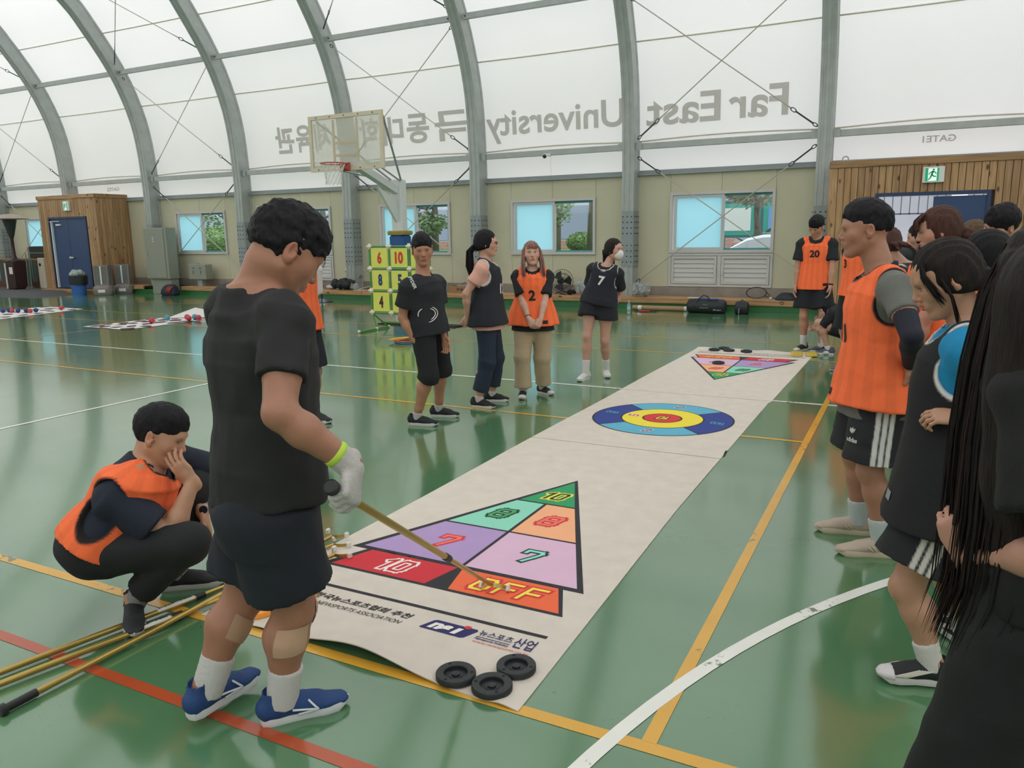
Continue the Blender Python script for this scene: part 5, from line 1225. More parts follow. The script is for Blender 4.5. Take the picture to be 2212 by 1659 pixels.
def mesh_np(name, parts, m, cols=None, parent=None, flip=True):
    V = np.concatenate([p[0] for p in parts]); o = 0; Qs = []
    for v, q in parts: Qs.append(q+o); o += len(v)
    Q = np.concatenate(Qs); 
    if flip: Q = Q[:, ::-1]
    me = bpy.data.meshes.new(name); me.vertices.add(len(V)); me.vertices.foreach_set('co', V.astype(np.float32).ravel())
    me.loops.add(len(Q)*4); me.loops.foreach_set('vertex_index', Q.ravel().astype(np.int32)); me.polygons.add(len(Q))
    me.polygons.foreach_set('loop_start', np.arange(len(Q), dtype=np.int32)*4); me.polygons.foreach_set('loop_total', np.full(len(Q), 4, np.int32))
    me.polygons.foreach_set('use_smooth', [True]*len(Q)); me.update(calc_edges=True); me.validate()
    me.materials.append(m)
    if cols is not None:
        a = me.color_attributes.new('Col', 'FLOAT_COLOR', 'POINT'); c4 = np.ones((len(V), 4), np.float32); c4[:, :3] = cols; a.data.foreach_set('color', c4.ravel())
    return link(name, me, parent)
def solid(name, f, h, m, parent, disp=None, col=None, fine=(), base=None):
    """mesh of a field; disp(X,Y,Z) is added to it; fine: list of ((lo,hi),h2) boxes drawn more finely"""
    dist = parent.location.length if parent is not None and parent.type == 'EMPTY' else 4
    hair_ = name.startswith('hair')
    h *= (1.0 if hair_ else 1.15) if dist < 5.2 else (1.1 if hair_ else 1.33)
    fine = [(b, q*(1.0 if dist < 5.2 else 1.12)) for b, q in fine]
    fine = [([list(map(float, b[0])), list(map(float, b[1]))], q) for b, q in fine]; ch_ = True
    while ch_:
        ch_ = False
        for i in range(len(fine)):
            for j in range(i+1, len(fine)):
                a_, b_ = fine[i][0], fine[j][0]
                if all(a_[0][k] < b_[1][k] and b_[0][k] < a_[1][k] for k in range(3)):
                    fine[i] = ([[min(a_[0][k], b_[0][k]) for k in range(3)], [max(a_[1][k], b_[1][k]) for k in range(3)]], max(fine[i][1], fine[j][1])); fine.pop(j); ch_ = True; break
            if ch_: break
    D, lo, ax = f.grid(h)
    if disp is not None: D = D+disp(ax[0][:, None, None], ax[1][None, :, None], ax[2][None, None, :])
    V, Q = surfnet(D, lo, h); parts = []
    for (bl, bh), h2 in fine:
        bl, bh = np.array(bl), np.array(bh); ce = V[Q].mean(1); ins = ((ce > bl+h*.6) & (ce < bh-h*.6)).all(1); Q = Q[~ins]
        D2, lo2, ax2 = f.grid(h2, bl-h2, bh+h2)
        if disp is not None: D2 = D2+disp(ax2[0][:, None, None], ax2[1][None, :, None], ax2[2][None, None, :])
        V2, Q2 = surfnet(D2, lo2, h2); parts.append((V2, Q2))
    u, inv = np.unique(Q, return_inverse=True); V = V[u]; Q = inv.reshape(Q.shape)
    parts.insert(0, (V, Q)); cc = None
    if col is not None:
        VV = np.concatenate([p[0] for p in parts]); cc = col(VV)
    return mesh_np(name, parts, m, cc, parent)

def skin_mat():
    m = mat('skin', '#b98a72', .48, 0, var=.05, vscale=22, attr=True, bump=.05, bscale=180)
    b = m.node_tree.nodes['Principled BSDF']; b.inputs['Subsurface Weight'].default_value = .12; b.inputs['Subsurface Radius'].default_value = (.012, .005, .003); b.inputs['Subsurface Scale'].default_value = 1
    return m
SKIN = skin_mat()
CLOTH = mat('printed_cloth', '#808080', .85, 0, attr=True, bump=.15, bscale=260, var=.03, vscale=40)
def hair_mat(name, c, stretch=(60, 60, 6)):
    m = mat(name, c, .6, 0, var=.45, vscale=3, stretch=stretch, bump=.5, bscale=3, spec=.22); return m
HB = hair_mat('black_hair', '#17161a'); HBR = hair_mat('brown_hair', '#4a2f28'); HPK = hair_mat('dusty_pink_brown_hair', '#8f6a63'); HDB = hair_mat('dark_brown_hair', '#201917')
EYEW = mat('eye_white', '#cfc8c2', .25); EYED = mat('eye_iris', '#1a1210', .15)

def nrm(v): v = np.asarray(v, float); return v/np.linalg.norm(v)
def ik(a, c, l1, l2, pole):
    a, c = np.asarray(a, float), np.asarray(c, float); d = c-a; L = np.linalg.norm(d); L = min(L, (l1+l2)*.9995); u = nrm(d)
    c = a+u*L; x = (l1*l1-l2*l2+L*L)/(2*L); y = math.sqrt(max(0, l1*l1-x*x)); p = np.asarray(pole, float); p = p-u*(p @ u); p = nrm(p)
    return a+u*x+p*y, c
def rotm(yaw=0, pitch=0, roll=0):
    """head turn: yaw left positive, pitch down positive, roll to the right positive (degrees)"""
    y, p, r = [math.radians(t) for t in (yaw, -pitch, roll)]
    Rz = np.array([[math.cos(y), -math.sin(y), 0], [math.sin(y), math.cos(y), 0], [0, 0, 1]])
    Rx = np.array([[1, 0, 0], [0, math.cos(p), -math.sin(p)], [0, math.sin(p), math.cos(p)]])
    Ry = np.array([[math.cos(r), 0, math.sin(r)], [0, 1, 0], [-math.sin(r), 0, math.cos(r)]])
    return Rz @ Rx @ Ry

ARMREP = []
class Person:
    """facing +y, x to the figure's right; all joints in local metres"""
    def __init__(s, H=1.70, build=1.0, sex='m', hips=None, lean=(0, 0), feet=None, hands=None, elbow=None, knee=None, head=(0, 0, 0), hpos=None, shoulders=None, hs=1.0, toes=(8, 8), belly=0, ankz=(0, 0), chest=None, shrug=0, hcurl=(.35, .35), palm=None, handdir=None, autoleg=0, straight=0):
        s.H = H; k = s.k = H/1.75; s.sex = sex; s.build = build; B = s.B = build; fm = sex == 'f'
        s.hips = np.array(hips if hips is not None else (0, 0, .915*k), float)
        lx, ly = lean; s.up = nrm((lx, ly, 1.0)); s.fw = nrm(np.array((0, 1, 0))-s.up*s.up[1]); s.rt = np.cross(s.fw, s.up)
        tl = .50*k; s.neck = np.array(chest, float) if chest is not None else s.hips+s.up*(tl+.055*k)
        if chest is not None: s.up = nrm(s.neck-s.hips); s.fw = nrm(np.array((0, 1, 0))-s.up*s.up[1]); s.rt = np.cross(s.fw, s.up)
        s.hw = (.095 if fm else .09)*k
        sw = (.165 if fm else .192)*k*(.5+.5*B)
        if shoulders is not None: s.rt_s = nrm(shoulders)
        else: s.rt_s = s.rt
        s.sh = [s.neck-s.up*(.058-shrug)*k+s.rt_s*sw*g for g in (1, -1)]
        s.rt_h = s.rt*1
        s.hp = [s.hips+s.rt*s.hw*g-np.array((0, 0, .02*k)) for g in (1, -1)]
        feet = feet or ((.10, 0), (-.10, 0))
        s.l1, s.l2 = .43*k, .415*k
        if autoleg:
            tot = max(np.linalg.norm(np.array((feet[i][0], feet[i][1], .085*k+ankz[i]))-s.hp[i]) for i in (0, 1))/autoleg; s.l1, s.l2 = tot*.509, tot*.491
        s.an = []; s.kn = []
        knee = knee or ((0.15, 1, 0), (-.15, 1, 0))
        for i in (0, 1):
            f = feet[i]; a = np.array((f[0], f[1], .085*k+ankz[i])); kk, a2 = ik(s.hp[i], a, s.l1, s.l2, knee[i]); s.kn.append(kk); s.an.append(a)
        s.toes = toes; s.ankz = ankz
        s.u1, s.u2 = .295*k, .255*k
        hands = hands or ((.25*k, .02, .80*k), (-.25*k, .02, .80*k)); elbow = elbow or ((.5, -1, 0), (-.5, -1, 0)); s.wr = []; s.el = []
        if straight:
            q_ = [np.linalg.norm(np.array(hands[i])-s.sh[i])/(s.u1+s.u2) for i in (0, 1)]; q_ = max(q_)/.985; s.u1 *= q_; s.u2 *= q_
        for i in (0, 1):
            ARMREP.append((round(H, 2), i, round(float(np.linalg.norm(np.array(hands[i])-s.sh[i])/(s.u1+s.u2)), 2))); e, w_ = ik(s.sh[i], hands[i], s.u1, s.u2, elbow[i]); s.el.append(e); s.wr.append(w_)
        s.hcurl = hcurl; s.palm = palm or (None, None); s.handdir = handdir or (None, None)
        s.hs = hs*(.97 if fm else 1.0)*k**.5; s.HR = rotm(*head)
        s.hc = np.array(hpos, float) if hpos is not None else s.neck+s.up*.075*k+s.HR @ np.array((0, .022, .105*s.hs))
        s.belly = belly
        s.root = None
    def hx(s, p): return s.hc+s.HR @ (np.asarray(p, float)*s.hs)
    # torso sections, bottom to top
    def torso(s, off=0, flare=0, bottom=None, top=1.0):
        k, B, fm = s.k, s.B, s.sex == 'f'; up, rt, fw = s.up, s.rt, s.fw
        T = np.linalg.norm(s.neck-s.hips)
        prof = [(-.10, .165 if fm else .158, .115, 0), (.0, .172 if fm else .165, .118, -.005), (.12, .158 if fm else .160, .108, 0), (.26, .132 if fm else .152, .100, .008), (.40, .142 if fm else .165, .112 if fm else .115, .012), (.46, .15 if fm else .175, .105, .008), (.535, .115, .080, -.008), (.60, .070, .060, -.012)]
        S = []
        for z, rx, ry, yo in prof:
            if bottom is not None and z < bottom: continue
            fl = flare*max(0, (.40-z)/.5)
            yy = yo*k+(s.belly*.5*math.exp(-((z-.15)/.16)**2)); c = s.hips+up*(z/.60*T*1.04)+fw*yy
            t = max(0, min(1, (z-.1)/.35)); r = nrm(rt*(1-t)+s.rt_s*t)
            S.append((c, r, np.cross(up, r), rx*k*B+off+fl, ry*k*(B**1.3)+off+fl*.8+s.belly*.5*math.exp(-((z-.15)/.16)**2)))
        if bottom is not None:
            c, r, f_, rx, ry = S[0]; z0 = prof[[i for i, q in enumerate(prof) if q[0] >= bottom][0]][0]; d = (z0-bottom)/.60*T*1.04
            if d > 1e-3: S.insert(0, (c-up*d, r, f_, rx+flare*.25, ry+flare*.2))
        return S
    def arm(s, f, i, off=0, k=.02, up_to=1.0):
        B = s.B**.8*s.k*(.86 if s.sex == 'f' else 1)
        f.cap(s.sh[i], s.sh[i]*.45+s.el[i]*.55, .052*B+off, .047*B+off, k=.03); f.cap(s.sh[i]*.45+s.el[i]*.55, s.el[i], .047*B+off, .038*B+off, k=.02)
        m = s.el[i]*.68+s.wr[i]*.32; f.cap(s.el[i], m, .038*B+off, .041*B+off, k=.02); f.cap(m, s.wr[i], .041*B+off, .026*B+off, k=.02)
    def hand(s, f, i, fine=True):
        """palm with four fingers and a thumb; returns box"""
        g = 1 if i == 0 else -1; w_ = s.wr[i]; d = nrm(s.handdir[i]) if s.handdir[i] is not None else nrm(s.wr[i]-s.el[i])
        n = s.palm[i]  # palm normal
        n = np.array((-g*1.0, .15, 0)) if n is None else np.asarray(n, float)
        n = nrm(n-d*(n @ d)); t = np.cross(d, n)*g  # thumb side: forward for hanging arms
        t = nrm(t); q = s.hs*(.92 if s.sex == 'f' else 1.02)*(s.k**.4); cu = s.hcurl[i]
        P = lambda a, b, c: w_+(d*a+t*b+n*c)*q
        f.cap(P(-.02, 0, 0), P(.03, 0, 0), .024*q, .026*q, k=.012, sq=(n, .75))
        f.ell(P(.052, .001, 0), (.046*q, .040*q, .015*q), k=.014, R=np.stack([d, t, n], 1))
        pts = []
        for j, (b, L, r) in enumerate(((.030, .072, .0088), (.010, .080, .0092), (-.010, .075, .0088), (-.029, .060, .0078))):
            base = (.088-.004*abs(j-1), b, 0); a = cu*[.9, 1.0, 1.1, 1.2][j]; ang = a*.9; x, c = base[0], 0.0; prev = P(base[0]-.03, b*.95, 0)
            cur = P(*base); f.cap(prev, cur, .010*q, .0098*q, k=.006)
            for s_, (fr, da) in enumerate(((.45, a*1.0), (.30, a*1.5), (.25, a*1.1))):
                x2 = x+math.cos(ang)*L*fr; c2 = c+math.sin(ang)*L*fr; nx = P(x2, b*(1+.12*(s_+1)*(1-cu)), c2)
                f.cap(cur, nx, (r-.0006*s_)*q, (r-.0006*(s_+1))*q, k=.0035); cur = nx; x, c = x2, c2; ang += da
        a1 = P(.022, .032, .006); a2 = P(.052, .050, .014+.012*cu); a3 = P(.083, .050-.012*cu, .020+.030*cu)
        f.cap(P(.01, .018, .002), a1, .015*q, .0135*q, k=.012); f.cap(a1, a2, .0125*q, .0105*q, k=.01); f.cap(a2, a3, .0102*q, .0085*q, k=.004)
        c = P(.07, .01, .02); return (c-.115*q, c+.115*q)
    def leg(s, f, i, off=0, to=1.0):
        B = s.B**.9*s.k*(1.02 if s.sex == 'f' else 1)
        h, kn, an = s.hp[i], s.kn[i], s.an[i]; m = h*.55+kn*.45
        f.cap(h, m, .086*B+off, .076*B+off, k=.03); f.cap(m, kn, .076*B+off, .052*B+off, k=.03)
        back = nrm(np.cross(np.cross(kn-h, an-kn), an-kn)) if np.linalg.norm(np.cross(kn-h, an-kn)) > 1e-4 else np.array((0, -1, 0))
        cv = kn*.68+an*.32; sh = nrm(an-kn); bk = np.array((0, -1., 0)); bk = nrm(bk-sh*(bk @ sh)); cv = cv+bk*.014*s.k
        f.cap(kn, cv, .052*B+off, .057*B+off, k=.03); f.cap(cv, kn*.2+an*.8, .057*B+off, .037*B+off, k=.03); f.cap(kn*.2+an*.8, an, .037*B+off, .035*B+off, k=.02)
        f.ell(kn+nrm(np.cross(sh, np.cross(np.array((0, 1., 0)), sh)))*.012*s.k, (.038*B+off,)*3, k=.03)
    def head(s, f, jaw=1.0, mouth=0, neck=True):
        X = s.hx; q = s.hs; R = s.HR; fm = s.sex == 'f'
        E = lambda c, r, k=.02, op='u', RR=None: f.ell(X(c), np.array(r)*q, k*q, op, R if RR is None else R @ RR)
        Cp = lambda a, b, ra, rb, k=.02, op='u', sq=None: f.cap(X(a), X(b), ra*q, rb*q, k*q, op, None if sq is None else (R @ np.array(sq[0]), sq[1]))
        E((0, -.014, .034), (.0765, .097, .088)); E((0, .030, .018), (.066, .064, .070), .03); E((0, .026, -.034), (.058*jaw, .062, .074), .03)
        for g in (1, -1):
            Cp((g*.052*jaw, -.004, -.048), (g*.018, .058, -.098), .018, .019, .03); E((g*.043, .054, -.022), (.024, .022, .024), .03)
        E((0, .066, -.102), (.020, .020, .016), .02)
        Cp((-.034, .078, .024), (.034, .078, .024), .013, .013, .02)
        for g in (1, -1): E((g*.031, .094, .004), (.019, .014, .0115), .012, 's')
        Cp((0, .086, .012), (0, .1035, -.024), .0075, .0105, .012); E((0, .104, -.030), (.0105, .0105, .0095), .008)
        for g in (1, -1): E((g*.0125, .095, -.033), (.0075, .010, .0075), .005)
        for g in (1, -1): E((g*.007, .100, -.0405), (.0042, .0055, .0035), .002, 's')
        # lips and the groove between them
        E((0, .080, -.062), (.030, .016, .020), .015)
        Cp((-.020, .0855, -.0585), (0, .0955, -.0555), .0042, .0058, .004); Cp((.020, .0855, -.0585), (0, .0955, -.0555), .0042, .0058, .004)
        Cp((-.017, .0850, -.0665), (0, .0935, -.0690), .0045, .0068, .004); Cp((.017, .0850, -.0665), (0, .0935, -.0690), .0045, .0068, .004)
        if mouth: E((0, .098, -.0625), (.013, .012, .005*mouth), .002, 's')
        else: Cp((-.021, .092, -.0618), (.021, .092, -.0618), .0014, .0014, .0015, 's'); E((0, .1015, -.0618), (.016, .004, .0012), .001, 's')
        E((0, .094, -.082), (.020, .006, .006), .008, 's')
        # eyelids
        for g in (1, -1):
            E((g*.031, .0755, .003), (.0155, .0140, .0115), .004); E((g*.031, .0925, .0015), (.0115, .006, .0035), .003, 's')
        # ears
        for g in (1, -1):
            c, sn = math.cos(g*.35), math.sin(g*.35); RR = np.array([[c, sn, 0], [-sn, c, 0], [0, 0, 1]])
            E((g*.081, -.012, -.004), (.0085, .0185, .0315), .004, RR=RR); E((g*.087, -.008, .002), (.006, .0105, .018), .005, 's', RR=RR); E((g*.080, -.004, -.026), (.007, .009, .012), .008)
            Cp((g*.079, .006, -.004), (g*.079, .005, -.012), .0045, .0045, .004)
        if neck:
            B = s.B**.7; nr = (.047 if fm else .058)*B; a = s.neck+s.up*(-.035*s.k); 
            f.cap(a, X((0, -.030, -.055)), nr*1.12*s.k, nr*s.k, .03)
            f.cap(s.neck-s.up*.02*s.k+s.rt_s*.015, s.sh[0]*.75+s.neck*.25+s.up*.01, .05*s.k*B, .042*s.k, .04); f.cap(s.neck-s.up*.02*s.k-s.rt_s*.015, s.sh[1]*.75+s.neck*.25+s.up*.01, .05*s.k*B, .042*s.k, .04)
    def body(s, root, tone='#b98a72', h=.008, hh=.005, paint=(), lips='#a55c50', stubble=0, hide_hands=(), eyes=True, mouth=0, jaw=1.0, browcol='#1b1614', lid=0):
        s.root = root; f = F()
        f.loft(s.torso(-.012), k=.03)
        for i in (0, 1): s.leg(f, i, 0); s.arm(f, i, 0)
        foot = []
        for i in (0, 1):
            t = math.radians(s.toes[i])*(1 if i == 0 else -1); d = np.array((math.sin(t), math.cos(t), 0)); f.cap(s.an[i], s.an[i]+d*.03-np.array((0, 0, .03*s.k)), .033*s.k, .035*s.k, k=.02)
        s.head(f, jaw, mouth)
        bx = []
        for i in (0, 1):
            b = s.hand(f, i)
            if i not in hide_hands: bx.append((b, hh))
        hl = s.hc-np.array((.12, .14, .15))*s.hs; hh_ = s.hc+np.array((.12, .14, .15))*s.hs
        ext = np.abs(s.HR) @ np.array((.10, .125, .135))*s.hs; bx.insert(0, ((s.hc-ext, s.hc+ext), hh))
        base = np.array(lin(tone)); lp = np.array(lin(lips)); q = s.hs
        def col(V):
            c = np.tile(base, (len(V), 1))
            L = (V-s.hc) @ s.HR/q
            def blob(ctr, r, cc, w_):
                d = (((L-np.array(ctr))/np.array(r))**2).sum(1); a = np.clip(1.6-d*1.3, 0, 1)*w_; c[:] = c*(1-a[:, None])+np.array(cc)*a[:, None]
            blob((0, .097, -.0575), (.024, .014, .0062), lp, .85); blob((0, .096, -.068), (.021, .014, .0075), lp, .8)
            for g in (1, -1): blob((g*.045, .07, -.025), (.03, .03, .025), base*np.array((1.12, .88, .86)), .35); blob((g*.083, -.01, -.004), (.02, .03, .04), base*np.array((1.05, .8, .76)), .4)
            blob((0, .1, -.03), (.018, .03, .02), base*np.array((1.08, .86, .84)), .3)
            if stubble: blob((0, .06, -.085), (.07, .07, .04), base*.6, stubble); blob((0, .09, -.05), (.03, .02, .012), base*.6, stubble)
            for i in (0, 1):
                d = ((V-s.kn[i])**2).sum(1)/.06**2; a = np.clip(1-d, 0, 1)*.3; c[:] = c*(1-a[:, None])+base*np.array((.85, .68, .64))*a[:, None]
            for ctr, r, cc, w_ in paint:
                d = (((V-np.array(ctr))/r)**2).sum(1); a = np.clip(1.5-d*1.5, 0, 1)*w_; c[:] = c*(1-a[:, None])+np.array(lin(cc))*a[:, None]
            return c
        o = solid('body', f, h, SKIN, root, col=col, fine=bx)
        s.skin = f
        if eyes:
            X = s.hx
            M4 = Matrix([[*map(float, r), 0] for r in s.HR]+[[0, 0, 0, 1]])
            for g in (1, -1):
                T = Matrix.Translation(X((g*.031, .0755, .0015))) @ M4
                e = MB(); e.sph((0, 0, 0), .0125*q, 16, 10, T); e.cur = 1; e.sph((g*-.000, .0082*q, -.001*q), .0058*q, 12, 8, T, (1, .9, 1)); e.build('eye', [EYEW, EYED], root, 'all')
                b = MB(); P = [X((g*.014, .0895, .0225)), X((g*.026, .0895, .0275)), X((g*.038, .082, .027)), X((g*.049, .070, .0215))]
                b.tube(P, [.0032*q, .0036*q, .003*q, .0012*q], 6); b.build('eyebrow', mat('eyebrow_'+browcol[1:], browcol, .9), root, 'all')
                l = MB(); P = [X((g*.017, .0875, .0045)), X((g*.025, .0905, .0082)), X((g*.036, .0890, .0080)), X((g*.046, .0805, .0045))]
                l.tube(P, [.0009*q, .0013*q, .0013*q, .0008*q], 5); l.build('eyelash', EYED, root, 'all')
        return o
    # ---- clothes ----
    def tee(s, col, hem=-.10, sleeve=.62, off=.012, flare=.03, neck=.068, name='shirt', h=.009, amp=.006, m=None, sl_flare=.02, long=None, seed=1, colf=None, tone2=None, extra=None):
        f = F(); TS = s.torso(off, flare, bottom=hem)[:-1]; f.loft(TS, k=.03); f.plane(TS[0][0]+s.up*.002, -s.up, .004)
        B = s.B**.8*s.k*(.86 if s.sex == 'f' else 1)
        for i in (0, 1):
            if sleeve:
                e = s.sh[i]+(s.el[i]-s.sh[i])*min(sleeve, 1.0)
                f.cap(s.sh[i]-(s.sh[i]-s.neck)*.15, e, .058*B+off, .052*B+off+sl_flare, k=.05, flat=False) if sleeve >= 1.0 else f.cap(s.sh[i], e, .056*B+off*.6, .050*B+off*.6+sl_flare, k=.045, flat=True)
                f.ell(s.sh[i], (.055*B+off*.6,)*3, k=.045)
                if long:
                    w_ = s.el[i]+(s.wr[i]-s.el[i])*long; f.cap(s.el[i], w_, .048*B+off, .034*B+off, k=.02, flat=False); f.plane(s.wr[i]*.5+w_*.5 if False else w_, nrm(s.wr[i]-s.el[i]), .002, 'i') if False else None
            else: f.cap(s.neck-s.up*.03, s.sh[i]-s.up*.0, .05*B+off, .045*B+off, k=.05)
        f.cap(s.neck-s.up*.02, s.sh[0]*.8+s.neck*.2, .045*s.k+off, .046*s.k+off, k=.04); f.cap(s.neck-s.up*.02, s.sh[1]*.8+s.neck*.2, .045*s.k+off, .046*s.k+off, k=.04)
        f.cap(s.neck-s.up*.06-s.fw*.012, s.neck+s.up*.020-s.fw*.014, .100*s.k*s.B**.5, .080*s.k*s.B**.4, k=.04, flat=True)
        f.cap(s.neck+s.up*.030+s.fw*.034, s.neck+s.up*.15+s.fw*.04, neck*s.k*.94, neck*s.k*1.25, k=.006, op='s')
        if extra: extra(f)
        s.last = f; f.D = lambda X, Y, Z, sd=seed, a=amp: a*vnoise(X, Y, Z*.55, 22, sd)+a*.5*vnoise(X, Y, Z, 55, sd+9)
        c0 = np.array(lin(col))
        cf = (lambda V: np.tile(c0, (len(V), 1))) if colf is None else colf
        o = solid(name, f, h, m or CLOTH, s.root, f.D, cf); s.shirt = f; return o
    def vest(s, col, hem=-.05, flare=.045, off=.024, trim='#15161a', name='bib', h=.008, number=None, numcol='#14141a', seed=3, amp=.006, vneck=0, tag_=True, arm_r=.098, stripes=True, numpos=.33, numsize=.11, numx=0, tagx=-.12, split=0, neckr=.082):
        f = F(); TS = s.torso(off, flare, bottom=hem)[:-1]; f.loft(TS, k=.03); f.plane(TS[0][0]+s.up*.002, -s.up, .004)
        for g in (0, 1): f.cap(s.neck-s.up*.04*s.k+s.fw*.0, s.sh[g]*.7+s.neck*.3+s.up*.0, .052*s.k+off, .046*s.k+off, k=.04)
        cuts = []
        for i, g in ((0, 1), (1, -1)):
            c = s.sh[i]-s.up*.035*s.k; a = c+s.rt_s*g*.03; b = c+s.rt_s*g*.22
            up_, rt_ = s.up, s.rt_s
            cuts.append((a-s.up*.01, b-s.up*.03, arm_r*s.k*.78)); f.cap(a+s.up*.06, b+s.up*.06, arm_r*s.k*.72, arm_r*s.k*.8, k=.004, op='s'); f.cap(a-s.up*.045, b-s.up*.05, arm_r*s.k*.80, arm_r*s.k*.9, k=.004, op='s')
        ne0, ne1 = s.neck-s.up*(.02+vneck*.4)+s.fw*(.045+vneck*.3), s.neck+s.up*.14+s.fw*.03
        f.cap(ne0, ne1, neckr*s.k*(1-.25*bool(vneck)), neckr*s.k*1.15, k=.004, op='s')
        if vneck: f.cap(s.neck-s.up*(.03+vneck)+s.fw*.10, s.neck+s.up*.05+s.fw*.05, .012, .07*s.k, k=.004, op='s')
        f.D = lambda X, Y, Z, sd=seed, a=amp: a*vnoise(X, Y, Z*.45, 20, sd)+a*.4*vnoise(X, Y, Z, 48, sd+9)
        subs = [p for p in f.p if p[6] == 's']; c0 = np.array(lin(col)); ct = np.array(lin(trim)) if trim else None
        def cf(V):
            c = np.tile(c0, (len(V), 1)); X, Y, Z = V[:, 0].astype(np.float32), V[:, 1].astype(np.float32), V[:, 2].astype(np.float32)
            if stripes:
                L = (V-s.hips) @ s.rt; W_ = (V-s.hips) @ s.fw; ang = np.arctan2(L, W_+.02); u = np.sin(ang*16); c *= (1-.10*np.clip(u*6, 0, 1))[:, None]
            if ct is not None:
                e = np.full(len(V), 9.)
                for p in subs: e = np.minimum(e, f.ev1(p, X, Y, Z))
                a = np.clip((.0145-e)/.0075, 0, 1)[:, None]; c = c*(1-a)+ct*a
            return c
        o = solid(name, f, h, CLOTH, s.root, f.D, cf); s.bib = f
        if number: s.print_(f, number, numcol, numpos, numsize, numx, o)
        if tag_:
            s.patch(f, tagx, -.005+hem*.2, .050, .034, '#1b1a1d', o, 'sewn_label')
        return o
    def project(s, f, P, d):
        """push points along -d until they meet the cloth"""
        P = np.asarray(P, np.float32).copy(); d = np.asarray(d, np.float32)
        for _ in range(40):
            D = f.at(P)+(f.D(P[:, 0], P[:, 1], P[:, 2]) if hasattr(f, 'D') else 0); P = P-d[None, :]*np.clip(D, -.05, .05)[:, None]*.85
        return P+d[None, :]*.0035
    def print_(s, f, text, col, z, size, x, parent, d=None, name='printed_number', spacing=1.0, o=None, roll=0):
        vs_, fs = textmesh(text, 1.0, bold=.035, align='CENTER', spacing=spacing, res=3)
        bm = bmesh.new(); vv = [bm.verts.new(v) for v in vs_]
        for q in fs:
            try: bm.faces.new([vv[i] for i in q])
            except ValueError: pass
        if size > .06:
            for k in range(-10, 11): bmesh.ops.bisect_plane(bm, geom=bm.verts[:]+bm.edges[:]+bm.faces[:], plane_co=(k*.16, 0, 0), plane_no=(1, 0, 0)); bmesh.ops.bisect_plane(bm, geom=bm.verts[:]+bm.edges[:]+bm.faces[:], plane_co=(0, k*.16, 0), plane_no=(0, 1, 0))
        bmesh.ops.triangulate(bm, faces=bm.faces); bm.verts.index_update()
        V = np.array([v.co[:] for v in bm.verts]); Q = [tuple(v.index for v in q.verts) for q in bm.faces]; bm.free()
        d = s.fw if d is None else nrm(d); r = nrm(np.cross(d, s.up)); upv = np.cross(r, d)
        cr_, sr_ = math.cos(roll), math.sin(roll); rr = r*cr_+upv*sr_; uu = upv*cr_-r*sr_
        T = np.linalg.norm(s.neck-s.hips)/.6
        c = s.hips+s.up*z*T+d*.30+r*x if o is None else np.asarray(o, float)
        P = c-rr[None, :]*V[:, :1]*size+uu[None, :]*(V[:, 1:2]-.35)*size
        P = s.project(f, P, d)
        b = MB(); b.add(P.tolist(), Q); return b.build(name, mat('print_ink_'+col[1:], col, .7), parent)
    def wrap(s, f, a, b, t0, t1, a0, a1, col, parent, name, skew=0):
        """a strip lying round a limb a-b; angles in degrees from the figure's right, turning forward"""
        a, b = np.array(a), np.array(b); d = nrm(b-a); x = nrm(s.rt-d*(s.rt @ d)); y = nrm(s.fw-d*(s.fw @ d)); n, m_ = 10, 6; P = []
        for j in range(m_+1):
            for i in range(n+1):
                t = t0+(t1-t0)*j/m_+skew*(i/n-.5); an = math.radians(a0+(a1-a0)*i/n); u = x*math.cos(an)+y*math.sin(an); c = a+(b-a)*t
                lo_, hi_ = 0.0, .16; pts = np.array([c+u*(.005+.0025*q) for q in range(60)]); D = f.at(pts); w_ = np.where(D > 0)[0]; r_ = .005+.0025*(w_[0] if len(w_) else 20)
                if len(w_) and w_[0] > 0: D0, D1 = D[w_[0]-1], D[w_[0]]; r_ -= .0025*D1/(D1-D0)
                P.append(c+u*(r_+.003))
        q = MB(); q.add([tuple(v) for v in P], [(j*(n+1)+i, j*(n+1)+i+1, (j+1)*(n+1)+i+1, (j+1)*(n+1)+i) for j in range(m_) for i in range(n)])
        return q.build(name, mat('patch_'+col[1:], col, .8), parent, 'all')
    def patch(s, f, x, z, w_, h_, col, parent, name, d=None, o=None):
        d = s.fw if d is None else nrm(d); r = nrm(np.cross(d, s.up)); upv = np.cross(r, d); T = np.linalg.norm(s.neck-s.hips)/.6
        c = s.hips+s.up*z*T+d*.3+r*x if o is None else np.asarray(o, float)
        n, m_ = 6, 4; P = [c+r*(w_*(i/n-.5))+upv*(h_*(j/m_-.5)) for j in range(m_+1) for i in range(n+1)]
        P = s.project(f, P, d); b = MB(); b.add(P.tolist(), [(j*(n+1)+i, j*(n+1)+i+1, (j+1)*(n+1)+i+1, (j+1)*(n+1)+i) for j in range(m_) for i in range(n)])
        return b.build(name, mat('patch_'+col[1:], col, .8), parent)
